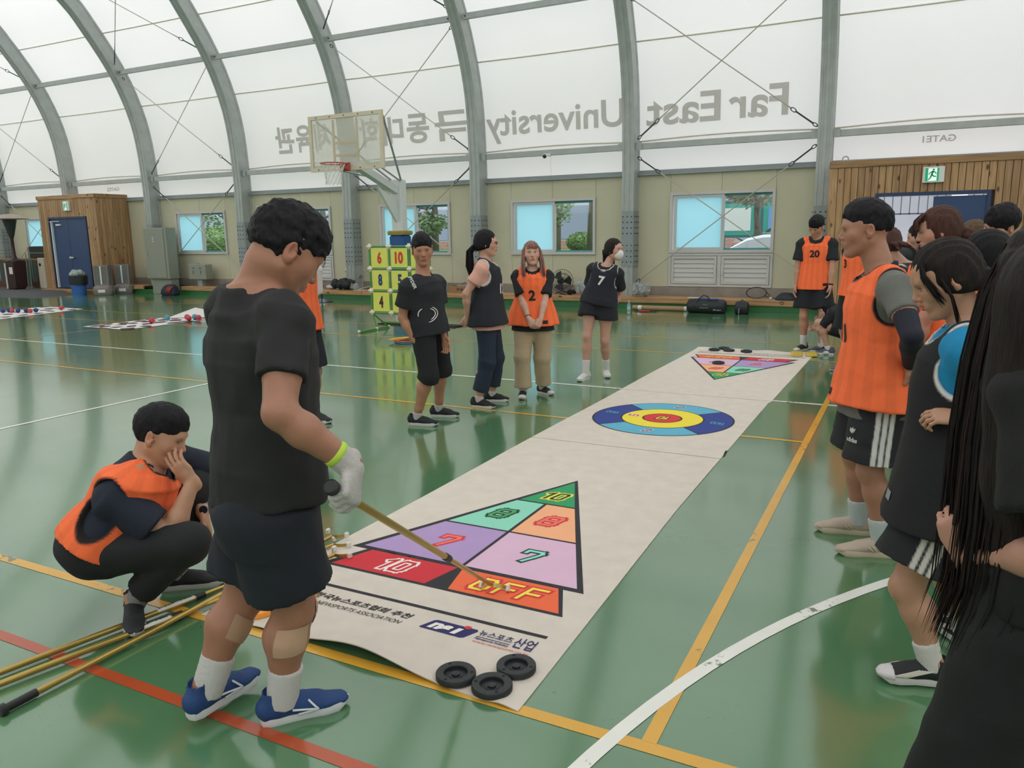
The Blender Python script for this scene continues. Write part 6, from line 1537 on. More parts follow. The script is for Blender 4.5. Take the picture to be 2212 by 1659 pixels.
    def pants(s, col, to=.5, off=.018, flare=.03, top=.10, name='shorts', h=.009, amp=.006, seed=5, colf=None, k2=.035, shin_off=None):
        """to: 0..1 down the thigh, 1..2 down the shin"""
        f = F(); B = s.B**.9*s.k; S = s.torso(off*.4, .0); S = [x for x in S if (x[0]-s.hips) @ s.up < top*s.k+.02]
        f.loft(S, k=.03)
        for i in (0, 1):
            h_, kn, an = s.hp[i], s.kn[i], s.an[i]
            if to <= 1:
                e = h_+(kn-h_)*to; f.cap(h_+np.array((0, 0, .02)), e, .092*B+off, .070*B+off+flare, k=k2, flat=True)
                f.ell(h_, (.088*B+off,)*3, k=.03)
            else:
                e = kn+(an-kn)*(to-1); so = off+flare if shin_off is None else shin_off
                f.cap(h_, kn, .088*B+off, .062*B+off, k=k2); f.ell(kn, (.062*B+off,)*3, k=.03); f.cap(kn, e, .060*B+off, .046*B+so, k=.03, flat=True)
            f.ell(h_+(-s.fw)*.045*s.k+np.array((0, 0, .01)), (.085*B+off*.7,)*3, k=.04)
        f.D = lambda X, Y, Z, sd=seed, a=amp: a*vnoise(X, Y, Z*.6, 20, sd)+a*.5*vnoise(X, Y, Z, 50, sd+4)
        c0 = np.array(lin(col)); cf = (lambda V: np.tile(c0, (len(V), 1))) if colf is None else (lambda V: colf(s, V, c0))
        o = solid(name, f, h, CLOTH, s.root, f.D, cf); s.pant = f; return o
    def sock(s, i, col='#d8d8d4', up=.10, r=1.0, m=None):
        d = nrm(s.kn[i]-s.an[i]); f = F(); B = s.B**.9*s.k
        f.cap(s.an[i]-np.array((0, 0, .03*s.k)), s.an[i]+d*up, .040*B*r, .043*B*r+.002, k=.01, flat=True)
        mm = mat('sock_'+col[1:], col, .9, bump=.5, bscale=90, stretch=(3, 3, .3)); return solid('sock', f, .007, mm, s.root, lambda X, Y, Z: .0007*np.sin(Z*260+6*X)+.0012*vnoise(X, Y, Z, 60, 3))
    def shoe(s, i, up='#1d1e20', sole='#d8d7d2', lace='#1d1e20', L=.285, high=0, toe=None, band=None, h=.005, pitch=0, stripe=None, logo=None):
        t = math.radians(s.toes[i])*(1 if i == 0 else -1); k = s.k**.7; L = L*k
        d = np.array((math.sin(t), math.cos(t), 0)); r = np.array((math.cos(t), -math.sin(t), 0)); z = np.array((0, 0, 1.))
        if pitch: a = math.radians(pitch); d, z = d*math.cos(a)-z*math.sin(a), z*math.cos(a)+d*math.sin(a)
        o = s.an[i]-z*(.085*s.k); heel = o-d*.075*k
        P = lambda a, b, c: heel+d*a*L+r*b*k+z*c*k
        f = F(); 
        f.loft([(P(.04, 0, .045), r, z, .030*k, .030*k), (P(.22, 0, .050), r, z, .036*k, .040*k), (P(.45, .003, .045), r, z, .038*k, .034*k), (P(.72, .004, .036), r, z, .045*k, .024*k), (P(.90, .0, .030), r, z, .036*k, .018*k), (P(.96, -.002, .026), r, z, .022*k, .012*k)], k=.01)
        f.ell(P(.08, 0, .055), (.036*k, .036*k, .04*k), k=.02); f.cap(P(.20, 0, .05), P(.17, 0, .096+high), .036*k, .0385*k, k=.02, flat=False); f.cap(P(.34, 0, .07), P(.27, 0, .118+high), .020*k, .022*k, k=.02, sq=((d*.6+z*.4)/np.linalg.norm(d*.6+z*.4), .45))
        f.cap(P(.30, 0, .06), P(.62, 0, .045), .034*k, .030*k, k=.02)
        f.cap(P(.165, 0, .100+high), P(.14, 0, .19+high), .0325*k, .040*k, k=.006, op='s'); f.plane(P(0, 0, .012), -z, k=.003)
        mu = mat('shoe_'+up[1:], up, .7, bump=.3, bscale=150)
        so = solid('shoe', f, h, mu, s.root)
        q = MB(); out = [(.0, .0), (.02, .022), (.10, .034), (.3, .034), (.5, .036), (.72, .047), (.86, .042), (.95, .026), (1.0, .004)]
        out = [(a, b) for a, b in out]+[(a, -b+.004 if a > .4 else -b) for a, b in out[::-1]][1:-1]
        rings = []
        for zz, e in ((.0, .94), (.006, 1.0), (.022, 1.02), (.031, .98)):
            rings.append([tuple(P(.5+(a-.5)*(1+(e-1)*.3), b*e, zz+(.012 if a > .93 and zz < .01 else 0)+(.008 if a < .06 and zz > .01 else 0))) for a, b in out])
        q.loft(rings); q.build('sole', mat('sole_'+sole[1:], sole, .6), so, True)
        if lace:
            l = MB()
            for j in range(5):
                a = .34+.065*j; hz = .098-.011*j+high*.4*(1-j/5); l.tube([P(a, -.022, hz-.014), P(a+.012, 0, hz), P(a, .022, hz-.014)], .0028*k, 5)
            l.tube([P(.33, 0, .098+high*.3), P(.30, -.035, .09), P(.36, -.04, .075)], .002*k, 5); l.tube([P(.33, 0, .098+high*.3), P(.30, .035, .09), P(.36, .04, .075)], .002*k, 5)
            l.build('lace', mat('lace_'+lace[1:], lace, .8), so, 'all')
        if toe:
            b = F(); b.loft([(P(.80, .0, .030), r, z, .0475*k, .0285*k), (P(.90, .0, .030), r, z, .0405*k, .0225*k), (P(.968, -.002, .026), r, z, .026*k, .0165*k)], k=.01); b.plane(P(0, 0, .012), -z, k=.003); solid('toe_cap', b, .005, mat('toe_'+toe[1:], toe, .6), so)
        if stripe:
            for g in (1, -1):
                l = MB()
                for a0, c0, a1, c1, th_ in stripe:
                    N_ = 6; pts = [P(a0+(a1-a0)*j/N_, g*.2, c0+(c1-c0)*j/N_) for j in range(N_+1)]
                    f.D = lambda X, Y, Z: 0*X
                    pj = s.project(f, pts, r*g); l.tube(pj.tolist(), th_, 5)
                l.build('side_mark', mat('mark_'+(logo or '#e0e0dc')[1:], logo or '#e0e0dc', .6), so, 'all')
        return so
    # ---- hair ----
    def hair_short(s, m, thick=.014, fade=True, fringe=.0, line=.055, h=.005, rough=.004, seed=2, back=-.045, vol=1.0, name='hair', side=.0, part=0):
        X = s.hx; q = s.hs; f = F()
        f.ell(X((0, -.016, .040)), np.array((.0765+thick*.35, .098+thick*.8, .088+thick*vol))*q, k=.02, R=s.HR)
        f.ell(X((0, .022, .075)), np.array((.062+thick*.4, .062+thick*.6, .045+thick*vol))*q, k=.03, R=s.HR)
        if fringe: f.ell(X((0, .070, .062-fringe*.3)), np.array((.058, .030, .022+fringe*.5))*q, k=.02, R=s.HR)
        # clear the face and the neck
        f.ell(X((0, .115, -.038-fringe*.2)), np.array((.082, .082, .088))*q, k=.012*q, op='s', R=s.HR)
        n = s.HR @ nrm((0, .62, -.78)); f.plane(X((0, .03, line-.062-side)), n, k=.015)
        n = s.HR @ np.array((0, 0, -1.)); f.plane(X((0, 0, back)), n, k=.02)
        for g in (1, -1): f.ell(X((g*.088, -.006, -.012)), np.array((.022, .030, .036))*q, k=.008*q, op='s', R=s.HR)
        return solid(name, f, h, m, s.root, lambda x, y, z: rough*vnoise(x, y, z, 130, seed)+rough*.8*vnoise(x, y, z, 260, seed+1)+.0045*vnoise(x, y, z, 62, seed+5))
    def hair_cap(s, m, thick=.018, h=.006, fringe=True, rough=.002, low=-.07, open_=.075, seed=3, name='hair', face=.083, part=0):
        """longer hair lying close round the head"""
        X = s.hx; q = s.hs; f = F()
        f.ell(X((0, -.018, .034)), np.array((.079+thick, .098+thick, .092+thick))*q, k=.02, R=s.HR)
        f.ell(X((0, -.03, -.03)), np.array((.074+thick, .082+thick, .075))*q, k=.04, R=s.HR)
        f.ell(X((0, .125, -.045+(0 if fringe else .035))), np.array((open_, .10, face))*q, k=.012*q, op='s', R=s.HR)
        n = s.HR @ np.array((0, 0.25, -1.)); f.plane(X((0, 0, low)), n, k=.02)
        s.hairf = f
        st_ = lambda x, y, z: rough*np.sin(260*(s.HR[0, 0]*(x-s.hc[0])+s.HR[1, 0]*(y-s.hc[1])+s.HR[2, 0]*(z-s.hc[2]))+3*vnoise(x, y, z, 30, seed))+rough*vnoise(x, y, z, 160, seed)
        return solid(name, f, h, m, s.root, st_)
    def locks(s, paths, m, r0=.012, n=5, name='hair_lock', seed=1, jit=.02, count=30, taper=.15):
        """paths: guide polylines (local); interpolated strands"""
        rnd = random.Random(seed); b = MB(); G = [np.array(p, float) for p in paths]
        for i in range(count):
            a = rnd.random()*(len(G)-1); j = min(int(a), len(G)-2); t = a-j; P = G[j]*(1-t)+G[j+1]*t; o = np.array([rnd.gauss(0, 1) for _ in range(3)])*jit
            pts = []
            for q in range(len(P)-1):
                for u in (0, .5): pts.append(P[q]*(1-u)+P[q+1]*u)
            pts.append(P[-1]); L_ = len(pts); w_ = np.array([rnd.gauss(0, 1) for _ in range(3)])*jit*.5
            cut = rnd.uniform(.80, 1.0); pts = pts[:max(3, int(L_*cut+.5))]; L_ = len(pts)
            pts = [p+o*min(1, .3+k_/L_)+w_*math.sin(3*k_/L_+i) for k_, p in enumerate(pts)]
            rr = r0*rnd.uniform(.6, 1.3); rad = [rr*(.7 if k_ == 0 else 1)*(1-(1-taper)*(max(0, k_/(L_-1)-.55)/.45)**1.5) for k_ in range(L_)]
            b.tube([tuple(p) for p in pts], rad, n)
        return b.build(name, m, s.root, 'all')
def person_root(label, x, y, face, grp=None):
    return thing('person', label, 'person', (x, y, 0), math.radians(face-90), grp)
# ---------------- people ----------------
ORG = '#ff7440'
BASES = {}
def W2L(root, v):
    """world direction to the figure's own axes"""
    a = root.rotation_euler.z; c, s_ = math.cos(a), math.sin(a); return np.array((v[0]*c+v[1]*s_, -v[0]*s_+v[1]*c, v[2]))
def P2L(root, p): return W2L(root, (p[0]-root.location[0], p[1]-root.location[1], p[2]))

# -- big man in black with the cue stick
r = person_root('heavy-set person in black t-shirt and navy shorts, standing, pushing a gold cue stick', -1.93, 1.73, 56)
TIP = Vector((-1.62, 2.93, .025)); KNOB = Vector((-1.415, 1.615, .935)); pole = (TIP-KNOB).normalized()
pl_ = nrm(W2L(r, pole)); dh = nrm(np.array((.25, .0, -1.))-pl_*(np.array((.25, .0, -1.)) @ pl_)); nh = np.cross(pl_, dh)
kn_ = P2L(r, KNOB+pole*.075); wr1 = kn_-dh*.082-nh*.028
p = Person(autoleg=.992, H=1.80, build=1.22, hips=(0.034, 0.099, 0.767), chest=(0.016, 0.118, 1.454), shoulders=(1,.22,-.04), hpos=(0.05, 0.217, 1.577), head=(4, 34, 0), feet=((0.077, 0.093), (-0.068, -0.13)), ankz=(0, .03), knee=((.1, 1, .1), (-.1, 1, .3)), toes=(4, 32),
           hands=(wr1, (-.30, .16, .86)), elbow=((.45, -1, -.2), (-.5, -1, 0)), belly=.03, hs=1.10, hcurl=(1.15, .5), palm=(nh, None), handdir=(dh, None))
p.body(r, '#a8765e', .008, .005, stubble=.25, jaw=1.14, paint=[((*(p.kn[0]*.6+p.an[0]*.4),), .03, '#7a4a40', .5), ((*(p.kn[1]*.55+p.an[1]*.45),), .03, '#7a4a40', .5)])
p.tee('#222223', hem=.015, sleeve=.66, off=.013, flare=.026, sl_flare=.006, h=.008, amp=.010, neck=.074, seed=11)
p.pants('#1b2029', to=.74, off=.020, flare=.038, seed=12, h=.008, amp=.009)
p.hair_short(HB, .016, fringe=.10, line=.058, h=.004, rough=.006, vol=1.15, back=-.028)
gf = F(); p.hand(gf, 0); ax_ = nrm(p.wr[0]-p.el[0]); gf.cap(p.wr[0]-ax_*.055, p.wr[0]+dh*.01, .037, .031, k=.012, flat=False)
gl = solid('glove', gf, .0045, mat('white_knit_glove', '#cfcac6', .9, bump=.7, bscale=130, stretch=(1, 1, 4)), r, lambda X, Y, Z: -.0035+.0008*np.sin(X*500)+0*Y)
cf_ = MB(); aw = p.wr[0]-ax_*.060; cf_.torus(.037, .0055, 24, 8, Matrix.Translation(aw) @ Vector(ax_).to_track_quat('Z', 'Y').to_matrix().to_4x4() @ Matrix.Diagonal((1, 1, 2.2, 1)))
cf_.tube([aw+np.array((-.034, 0, 0)), aw+np.array((-.052, -.01, -.01)), aw+np.array((-.06, -.01, -.03))], [.005, .006, .003], 6).build('wrist_elastic', mat('neon_yellow_elastic', '#b9d94a', .7), gl, 'all')
for i in (0, 1):
    p.sock(i, '#cbc9c6', .115, 1.06); p.shoe(i, '#1f4277', '#d6d8da', '#1b2c4c', .30, .012, stripe=[(.34, .05, .62, .035, .004), (.62, .035, .52, .07, .004), (.62, .035, .40, .028, .004)], logo='#dfe3e6')
rg = np.array((1., 0, 0)); 
p.wrap(p.skin, p.kn[0], p.an[0], .12, .42, -50, 35, '#c39f84', r, 'medical_tape', -.06)
p.wrap(p.skin, p.kn[0]*1.0+p.hp[0]*0, p.an[0], -.10, .16, 55, 80, '#c9ab93', r, 'medical_tape')
p.wrap(p.skin, p.kn[1], p.an[1], .16, .42, -20, 60, '#b9957b', r, 'medical_tape', .08)
ck = cue(tuple(KNOB), tuple(TIP), 'gold cue stick held by the standing man, its fork on the OFF field', .60, sticker=False, up=Vector((0, 0, 1)))

# -- crouching man, number 8
r = person_root('person crouching in orange number 8 bib, chin on hand, black trousers', -3.00, 2.16, 38)
p = Person(H=1.72, build=1.12, hips=(0.068, -0.152, 0.324), chest=(0.015, 0.065, 0.65), hpos=(0.008, 0.128, 0.773), head=(-14, 18, -8), shoulders=(.92, -.38, -.16), feet=((.14, -.02), (-.12, .10)), knee=((.35, .9, .8), (-.3, 1, .8)), toes=(75, 2),
           hands=((0.131, 0.269, 0.595), (-0.059, 0.253, 0.387)), elbow=((.3, .2, -1), (-1, .2, .7)), hcurl=(.30, .25), handdir=((-.12, -.62, .8), (.05, .3, -1)), palm=((-1, .0, .45), (.3, -1, -.2)), hs=1.06, belly=.03)
p.body(r, '#b98c70', .008, .005, jaw=1.08)
p.tee('#1d2434', hem=-.06, sleeve=.72, off=.014, flare=.0, sl_flare=.020, h=.008, seed=21)
p.vest(ORG, hem=-.02, flare=.02, off=.034, trim='#1a1716', tag_=False, seed=22, h=.008, amp=.008)
p.print_(p.bib, '8', '#14141a', .42, .125, .0, r, d=nrm(p.fw+p.rt_s*.75))
p.pants('#1e2022', to=1.84, off=.020, flare=.006, seed=23, h=.009, amp=.010, shin_off=.020)
p.hair_short(HB, .016, fringe=.0, line=.052, h=.005, rough=.003, back=-.05)
for i in (0, 1): p.sock(i, '#8f8d8c', .06); p.shoe(i, '#232528', '#bfbfba', '#15161a', .30, .008)
wt = MB(); dd = nrm(p.wr[1]-p.el[1]); Tm = Matrix.Translation(p.wr[1]-dd*.02) @ Vector(dd).to_track_quat('Z', 'Y').to_matrix().to_4x4()
wt.torus(.031, .0035, 24, 6, Tm @ Matrix.Diagonal((1, 1, 2.6, 1))); w0 = wt.build('wristwatch', mat('pale_watch_strap', '#b3aeb0', .5), r, 'all')
q = MB(); cdir = nrm((.9, .1, .25)); fc = p.wr[1]-dd*.02+cdir*.034; Tf = Matrix.Translation(fc) @ Vector(cdir).to_track_quat('Z', 'Y').to_matrix().to_4x4()
q.cyl((0, 0, 0), (0, 0, .009), .021, n=24, T=Tf).build('watch_case', steel, w0, True); MB().cyl((0, 0, .009), (0, 0, .0105), .0185, n=24, T=Tf).build('watch_face', dark_m, w0)

# -- man in black tee
r = person_root('person in black t-shirt with white claw mark and black three-quarter trousers, looking at camera', -3.68, 5.57, -4)
p = Person(autoleg=.992, H=1.69, build=1.05, chest=(0.022, -0.028, 1.276), hips=(0, 0, .90), hpos=(0.032, -0.009, 1.509), head=(-48, 8, 4), straight=1, feet=((0.094, -0.087), (-0.253, -0.107)), toes=(-18, 22), hands=((0.167, -0.004, 0.749), (-0.067, 0.12, 0.76)), elbow=((.3, -1, 0), (-.3, -.8, 0)), hs=1.05, shoulders=(1, -.1, -.03))
p.body(r, '#b28066', .009, .005, stubble=.15)
p.tee('#1c1f24', hem=-.16, sleeve=.66, off=.016, flare=.028, sl_flare=.026, h=.009, seed=31)
p.pants('#15181c', to=1.12, off=.022, flare=.028, seed=32)
p.hair_short(HB, .017, fringe=.16, line=.056, h=.005, rough=.004, vol=1.15)
for i in (0, 1): p.sock(i, '#b9b6b4', .04); p.shoe(i, '#1c1e21', '#c9c9c4', '#15161a', .28, 0)
sp = MB(); dS = nrm((1, .35, 0)); rS = nrm(np.cross(dS, (0, 0, 1)))
for a0, a1, rr, x0 in ((-60, 70, .05, .02), (-75, 60, .068, .015), (110, 200, .05, .0)):
    pts = [p.hips+dS*.3+np.array((0, 0, .08))+rS*-.03+rS*(x0+rr*math.cos(math.radians(a)))*-1+np.array((0, 0, rr*math.sin(math.radians(a)))) for a in np.linspace(a0, a1, 10)]
    pts = p.project(p.shirt, pts, dS); sp.tube(pts.tolist(), [.0015]+[.004]*8+[.0015], 5)
sp.build('claw_print', mat('print_white', '#efe9e2'), r, 'all')
p.print_(p.shirt, 'SPYDER', '#c9c9c6', 0, .038, 0, r, d=(.75, .5, .45), o=p.sh[0]+np.array((.10, .12, .10)), name='shoulder_lettering', roll=1.25)

# -- woman with glasses, number 12
r = person_root('person with long black ponytail and glasses, black number 12 bib over pink t-shirt', -3.58, 6.45, 20)
p = Person(autoleg=.992, H=1.64, build=1.08, sex='f', lean=(0, -.04), head=(4, 2, 0), feet=((0.112, -0.089), (-0.167, -0.005)), toes=(14, 5), hands=((0.129, -0.172, 0.866), (-0.016, -0.218, 0.833)), elbow=((.8, -1, 0), (-.8, -1, 0)), hcurl=(.6, .6), hs=1.03)
p.body(r, '#c79a85', .009, .005, browcol='#2a211f')
p.tee('#d9a594', hem=-.12, sleeve=.58, off=.016, flare=.03, sl_flare=.014, h=.009, seed=41, neck=.06)
p.vest('#1d2129', hem=-.08, flare=.06, off=.030, trim='#d5d2cf', stripes=False, number='12', numcol='#dedcd9', numpos=.31, numsize=.125, numx=.03, tag_=False, seed=42, vneck=.05)
p.pants('#232d40', to=1.78, off=.014, flare=.020, seed=43, shin_off=.034)
p.hair_cap(HB, .010, fringe=True, low=-.055, open_=.070)
back = [p.hx((g, -.09, .0)) for g in (-.03, 0, .03)]
p.locks([[b, b+np.array((0, -.07, -.08)), b+np.array((0, -.07, -.22)), b+np.array((0, -.02, -.36)), b+np.array((0, -.0, -.45))] for b in back], HB, .008, 5, 'ponytail', 4, .014, 110)
tie = MB(); tie.torus(.028, .008, 16, 6, Matrix.Translation(p.hx((0, -.135, -.065))) @ RX(.5)); tie.build('hair_tie', white_p, r, 'all')
gm = MB()
for g in (1, -1):
    T = Matrix.Translation(p.hx((g*.033, .100, .002))) @ Matrix([[*map(float, q_), 0] for q_ in p.HR]+[[0, 0, 0, 1]]) @ RX(PI/2); gm.torus(.020, .0017, 20, 5, T @ Matrix.Diagonal((1.15, .8, 1, 1))); gm.tube([p.hx((g*.056, .098, .004)), p.hx((g*.078, .04, .006)), p.hx((g*.082, -.01, .0))], .0014, 5)
gm.tube([p.hx((-.011, .106, .004)), p.hx((.011, .106, .004))], .0015, 5); gm.build('glasses', black_p, r, 'all')
for i in (0, 1): p.sock(i, '#c9c4c2', .035); p.shoe(i, '#1d1f22', '#d3d2cd', '#15161a', .26, 0)

# -- pink haired woman, number 2
r = person_root('person with long dusty pink hair, orange number 2 bib, beige trousers, hands clasped', -3.38, 7.02, -66)
p = Person(autoleg=.992, H=1.51, build=1.20, sex='f', head=(6, -6, 3), feet=((0.104, 0.075), (-0.095, -0.109)), toes=(2, 42), hands=((0.029, 0.221, 0.799), (-0.084, 0.228, 0.808)), elbow=((1, -.4, 0), (-1, -.4, 0)), hcurl=(.6, .8), handdir=((-.5, .3, -.9), (.45, .3, -.9)), palm=((-.2, -1, -.3), (.2, -1, -.3)), hs=1.08)
p.body(r, '#cda28e', .009, .005, mouth=.9, lips='#b5493f', jaw=1.08, browcol='#6b4a42')
p.tee('#1c1d20', hem=-.14, sleeve=.84, off=.014, flare=.03, sl_flare=.014, h=.009, seed=51, neck=.062)
p.vest(ORG, hem=-.07, flare=.06, off=.030, trim=None, number='2', numpos=.31, numsize=.135, numx=0, seed=52, tagx=-.13, arm_r=.078)
p.pants('#b5a183', to=1.90, off=.020, flare=.02, seed=53, amp=.009, shin_off=.040)
p.hair_cap(HPK, .008, fringe=True, low=-.06, open_=.060)
for g in (1, -1):
    G = [[p.hx((g*a, b, .09)), p.hx((g*(a+.035), b+.01, .02)), p.hx((g*(a+.05), b+.03, -.10)), p.hx((g*(a+.055), b+.055, -.20)), p.hx((g*(a+.05), b+.07, -.27))] for a, b in ((.045, -.05), (.052, -.01), (.045, .03))]
    p.locks(G, HPK, .0062, 5, 'side_hair', 5, .009, 110)
p.locks([[p.hx((a, .03, .115)), p.hx((a*1.3, .085, .085)), p.hx((a*1.7, .098, .048)), p.hx((a*1.9, .096, .036))] for a in (-.034, -.015, .0, .015, .034)], HPK, .006, 4, 'fringe', 8, .003, 26)
el_ = MB(); dd = nrm(p.wr[0]-p.el[0]); el_.torus(.028, .003, 18, 5, Matrix.Translation(p.wr[0]-dd*.03) @ Vector(dd).to_track_quat('Z', 'Y').to_matrix().to_4x4()); el_.build('hair_band_on_wrist', black_p, r, 'all')
for i in (0, 1): p.sock(i, '#c9c4c2', .03); p.shoe(i, '#202124', '#cfc9bf', '#dcdad4', .25, 0, toe='#cfc9bf')

# -- masked woman, number 7
r = person_root('person in white face mask and black number 7 bib, shorts and white trainers', -3.13, 8.17, -80)
p = Person(autoleg=.992, H=1.64, build=.95, sex='f', hips=(-.02, 0, .90), chest=(-0.092, -0.018, 1.262), hpos=(-0.18, -0.035, 1.443), straight=1, head=(62, -2, 0), feet=((0.11, 0.094), (-0.072, -0.187)), toes=(15, 18), knee=((.1, 1, 0), (0, 1, 0)), hands=((.13, -.15, .74), (-.13, -.15, .74)), elbow=((.4, -1, 0), (-.4, -1, 0)), hs=1.03)
p.body(r, '#c29683', .010, .006, browcol='#2a211f', paint=[((*p.kn[0],), .06, '#9a6556', .5), ((*p.kn[1],), .06, '#9a6556', .5)])
p.tee('#17191d', hem=-.05, sleeve=.72, off=.020, flare=.03, sl_flare=.024, h=.009, seed=61)
p.vest('#1b1f2a', hem=-.10, flare=.035, off=.032, trim='#d5d2cf', stripes=False, number='7', numcol='#dedcd9', numpos=.35, numsize=.135, numx=0, tag_=False, seed=62)
p.pants('#181b22', to=.45, off=.030, flare=.045, seed=63)
p.hair_cap(HDB, .010, fringe=False, low=-.05, open_=.066)
b0 = p.hx((-.0, -.095, -.02)); p.locks([[b0+np.array((a, .02, .02)), b0+np.array((a, -.05, -.05)), b0+np.array((a, -.04, -.12)), b0+np.array((a*1.6, -.0, -.16))] for a in (-.04, 0, .04)], HDB, .014, 5, 'tied_hair', 6, .010, 30)
mk = F(); mk.ell(p.hx((0, .058, -.055)), np.array((.060, .052, .055))*p.hs, k=.02, R=p.HR); mk.ell(p.hx((0, .085, -.045)), np.array((.035, .036, .045))*p.hs, k=.02, R=p.HR); mk.plane(p.hx((0, .0, -.008)), p.HR @ np.array((0, -.25, 1.)), k=.006); mk.plane(p.hx((0, .025, 0)), p.HR @ np.array((0, -1., 0)), k=.004)
mo = solid('face_mask', mk, .005, mat('white_mask', '#d9dbd8', .85), r, lambda X, Y, Z: .0012*np.sin(Z*320)); em_ = MB()
for g in (1, -1): em_.tube([p.hx((g*.058, .06, -.03)), p.hx((g*.075, .02, -.005)), p.hx((g*.083, -.015, .015))], .0015, 4)
em_.build('ear_loop', white_p, mo, 'all')
for i in (0, 1): p.sock(i, '#d8d8d4', .15, 1.1); p.shoe(i, '#d3d2cf', '#d8d7d2', '#d3d2cf', .26, 0)

# -- number 20
r = person_root('person in orange number 20 bib, black shorts and red-laced shoes, head bowed', -1.18, 11.20, -92)
p = Person(autoleg=.992, H=1.80, build=.96, head=(-20, 30, -10), feet=((0.103, -0.042), (-0.181, 0.067)), toes=(20, 15), hands=((0.233, 0.083, 0.826), (-0.216, 0.131, 0.851)), elbow=((1, -.3, 0), (-1, -.3, 0)), hs=1.05)
p.body(r, '#b98c74', .010, .006)
p.tee('#1b1d22', hem=-.05, sleeve=.74, off=.018, flare=.03, sl_flare=.024, h=.010, seed=71)
p.vest(ORG, hem=-.10, flare=.045, off=.030, trim=None, number='20', numpos=.40, numsize=.125, numx=0, seed=72, tagx=-.15)
p.pants('#171a22', to=.78, off=.026, flare=.055, seed=73)
p.hair_short(HB, .020, fringe=.32, line=.040, h=.006, rough=.003, vol=1.1)
wt = MB(); dd = nrm(p.wr[1]-p.el[1]); wt.torus(.031, .006, 18, 6, Matrix.Translation(p.wr[1]-dd*.02) @ Vector(dd).to_track_quat('Z', 'Y').to_matrix().to_4x4() @ Matrix.Diagonal((1, 1, 2, 1))); wt.build('wristwatch', black_p, r, 'all')
for i in (0, 1): p.sock(i, '#d8d8d4', .14, 1.05); p.shoe(i, '#2a1d22', '#d8d7d2', '#d8423c', .29, .01, toe='#d0cfca')

# -- crouching girl
r = person_root('person crouching by the far mat end in black jersey with white shoulder stripe', -0.93, 11.08, 188)
p = Person(H=1.60, build=.95, sex='f', hips=(0, -.20, .30), chest=(0.0, .02, .60), head=(6, 10, 0), hpos=(0.003, 0.058, 0.574), feet=((.10, .10), (-.10, .02)), ankz=(0, 0), knee=((.2, 1, 1), (-.2, 1, 1)), toes=(5, 5), hands=((-.07, .25, .33), (.07, .23, .31)), elbow=((.8, .3, -.6), (-.8, .3, -.6)), hcurl=(.5, .5))
def jersey(V):
    c = np.tile(np.array(lin('#1a1b20')), (len(V), 1)); 
    for i in (0, 1):
        a, b_ = p.neck, p.el[i]; d = b_-a; n_ = nrm(np.cross(d, p.fw)); q_ = np.abs((V-a) @ n_*0+(V-a-((V-a) @ d/(d @ d))[:, None]*d) @ p.fw); m_ = (q_ < .016) & (((V-a) @ d/(d @ d)) > .15) & ((V-a) @ np.array((0, 0, 1.)) > -.25); c[m_ & (((V-a-((V-a) @ d/(d @ d))[:, None]*d) @ p.up) > 0)] = np.array(lin('#dedcd9'))
    return c
p.body(r, '#c39a84', .010, .006, browcol='#2a211f')
p.tee('#1a1b20', hem=-.02, sleeve=.8, off=.016, flare=.0, sl_flare=.025, h=.010, seed=81, colf=jersey)
p.pants('#1b1d24', to=.6, off=.02, flare=.02, seed=83)
p.hair_cap(HB, .014, fringe=True, low=-.08, open_=.070)
for i in (0, 1): p.sock(i, '#d8d8d4', .05); p.shoe(i, '#55536b', '#d8d7d2', '#d8d8d4', .25)

# -- number 3 behind the tall man
r = person_root('person in orange number 3 bib half hidden behind the man in the grey polo', -0.57, 9.66, 218)
p = Person(autoleg=.992, H=1.73, build=1.0, feet=((.10, -.02), (-.10, .05)), toes=(8, 12), hands=((.20, -.12, .84), (-.20, -.12, .84)), elbow=((.5, -1, 0), (-.5, -1, 0)))
p.body(r, '#b98c74', .010, .006)
p.tee('#191a1e', hem=-.05, sleeve=.8, off=.018, flare=.03, sl_flare=.024, h=.010, seed=91)
p.vest(ORG, hem=-.02, flare=.05, off=.030, trim='#1b1718', number='3', numpos=.38, numsize=.125, numx=.0, seed=92, tagx=-.10)
p.pants('#191a1e', to=.95, off=.026, flare=.04, seed=93)
p.hair_short(HB, .016, fringe=.2, line=.045, h=.007, rough=.003)
for i in (0, 1): p.sock(i, '#d8d8d4', .06); p.shoe(i, '#5f5e78', '#d0cfca', '#d8d8d4', .28)

# -- man in grey polo and orange bib
r = person_root('person in orange bib over grey polo with navy arm sleeves and three-stripe black shorts', -0.11, 4.22, 197)
def side_stripes(s, V, c0, side=1, w_=.011, gap=.031, x0=0, lc='#d5d3cf'):
    c = np.tile(c0, (len(V), 1)); h_, kn = s.hp[side], s.kn[side]; d = nrm(kn-h_); g = 1 if side == 0 else -1
    t = (V-h_) @ d; Q_ = V-h_-t[:, None]*d; sd = Q_ @ s.rt*g; fo = Q_ @ s.fw
    for k_ in (-1, 0, 1): a_ = (np.clip((w_-np.abs(fo-x0-k_*gap))/.004+.5, 0, 1)*((sd > .02) & (t > -.14)))[:, None]; c = c*(1-a_)+np.array(lin(lc))*a_
    return c
p = Person(autoleg=.992, H=1.78, build=1.08, lean=(0, .02), hips=(0.004, 0.015, 0.842), chest=(0.006, 0.022, 1.412), hpos=(0.032, 0.114, 1.619), straight=1, head=(-4, 3, 0), feet=((0.186, 0.004), (-0.108, -0.036)), toes=(5, 2), hands=((-0.077, -0.13, 0.943), (-0.225, -0.063, 0.99)), elbow=((1, -.3, -.4), (-1, .0, -.4)), hcurl=(.8, .7), handdir=((-.2, -.5, -1), (.4, -.3, -1)), palm=((-.3, 1, 0), (.3, 1, 0)), hs=1.06)
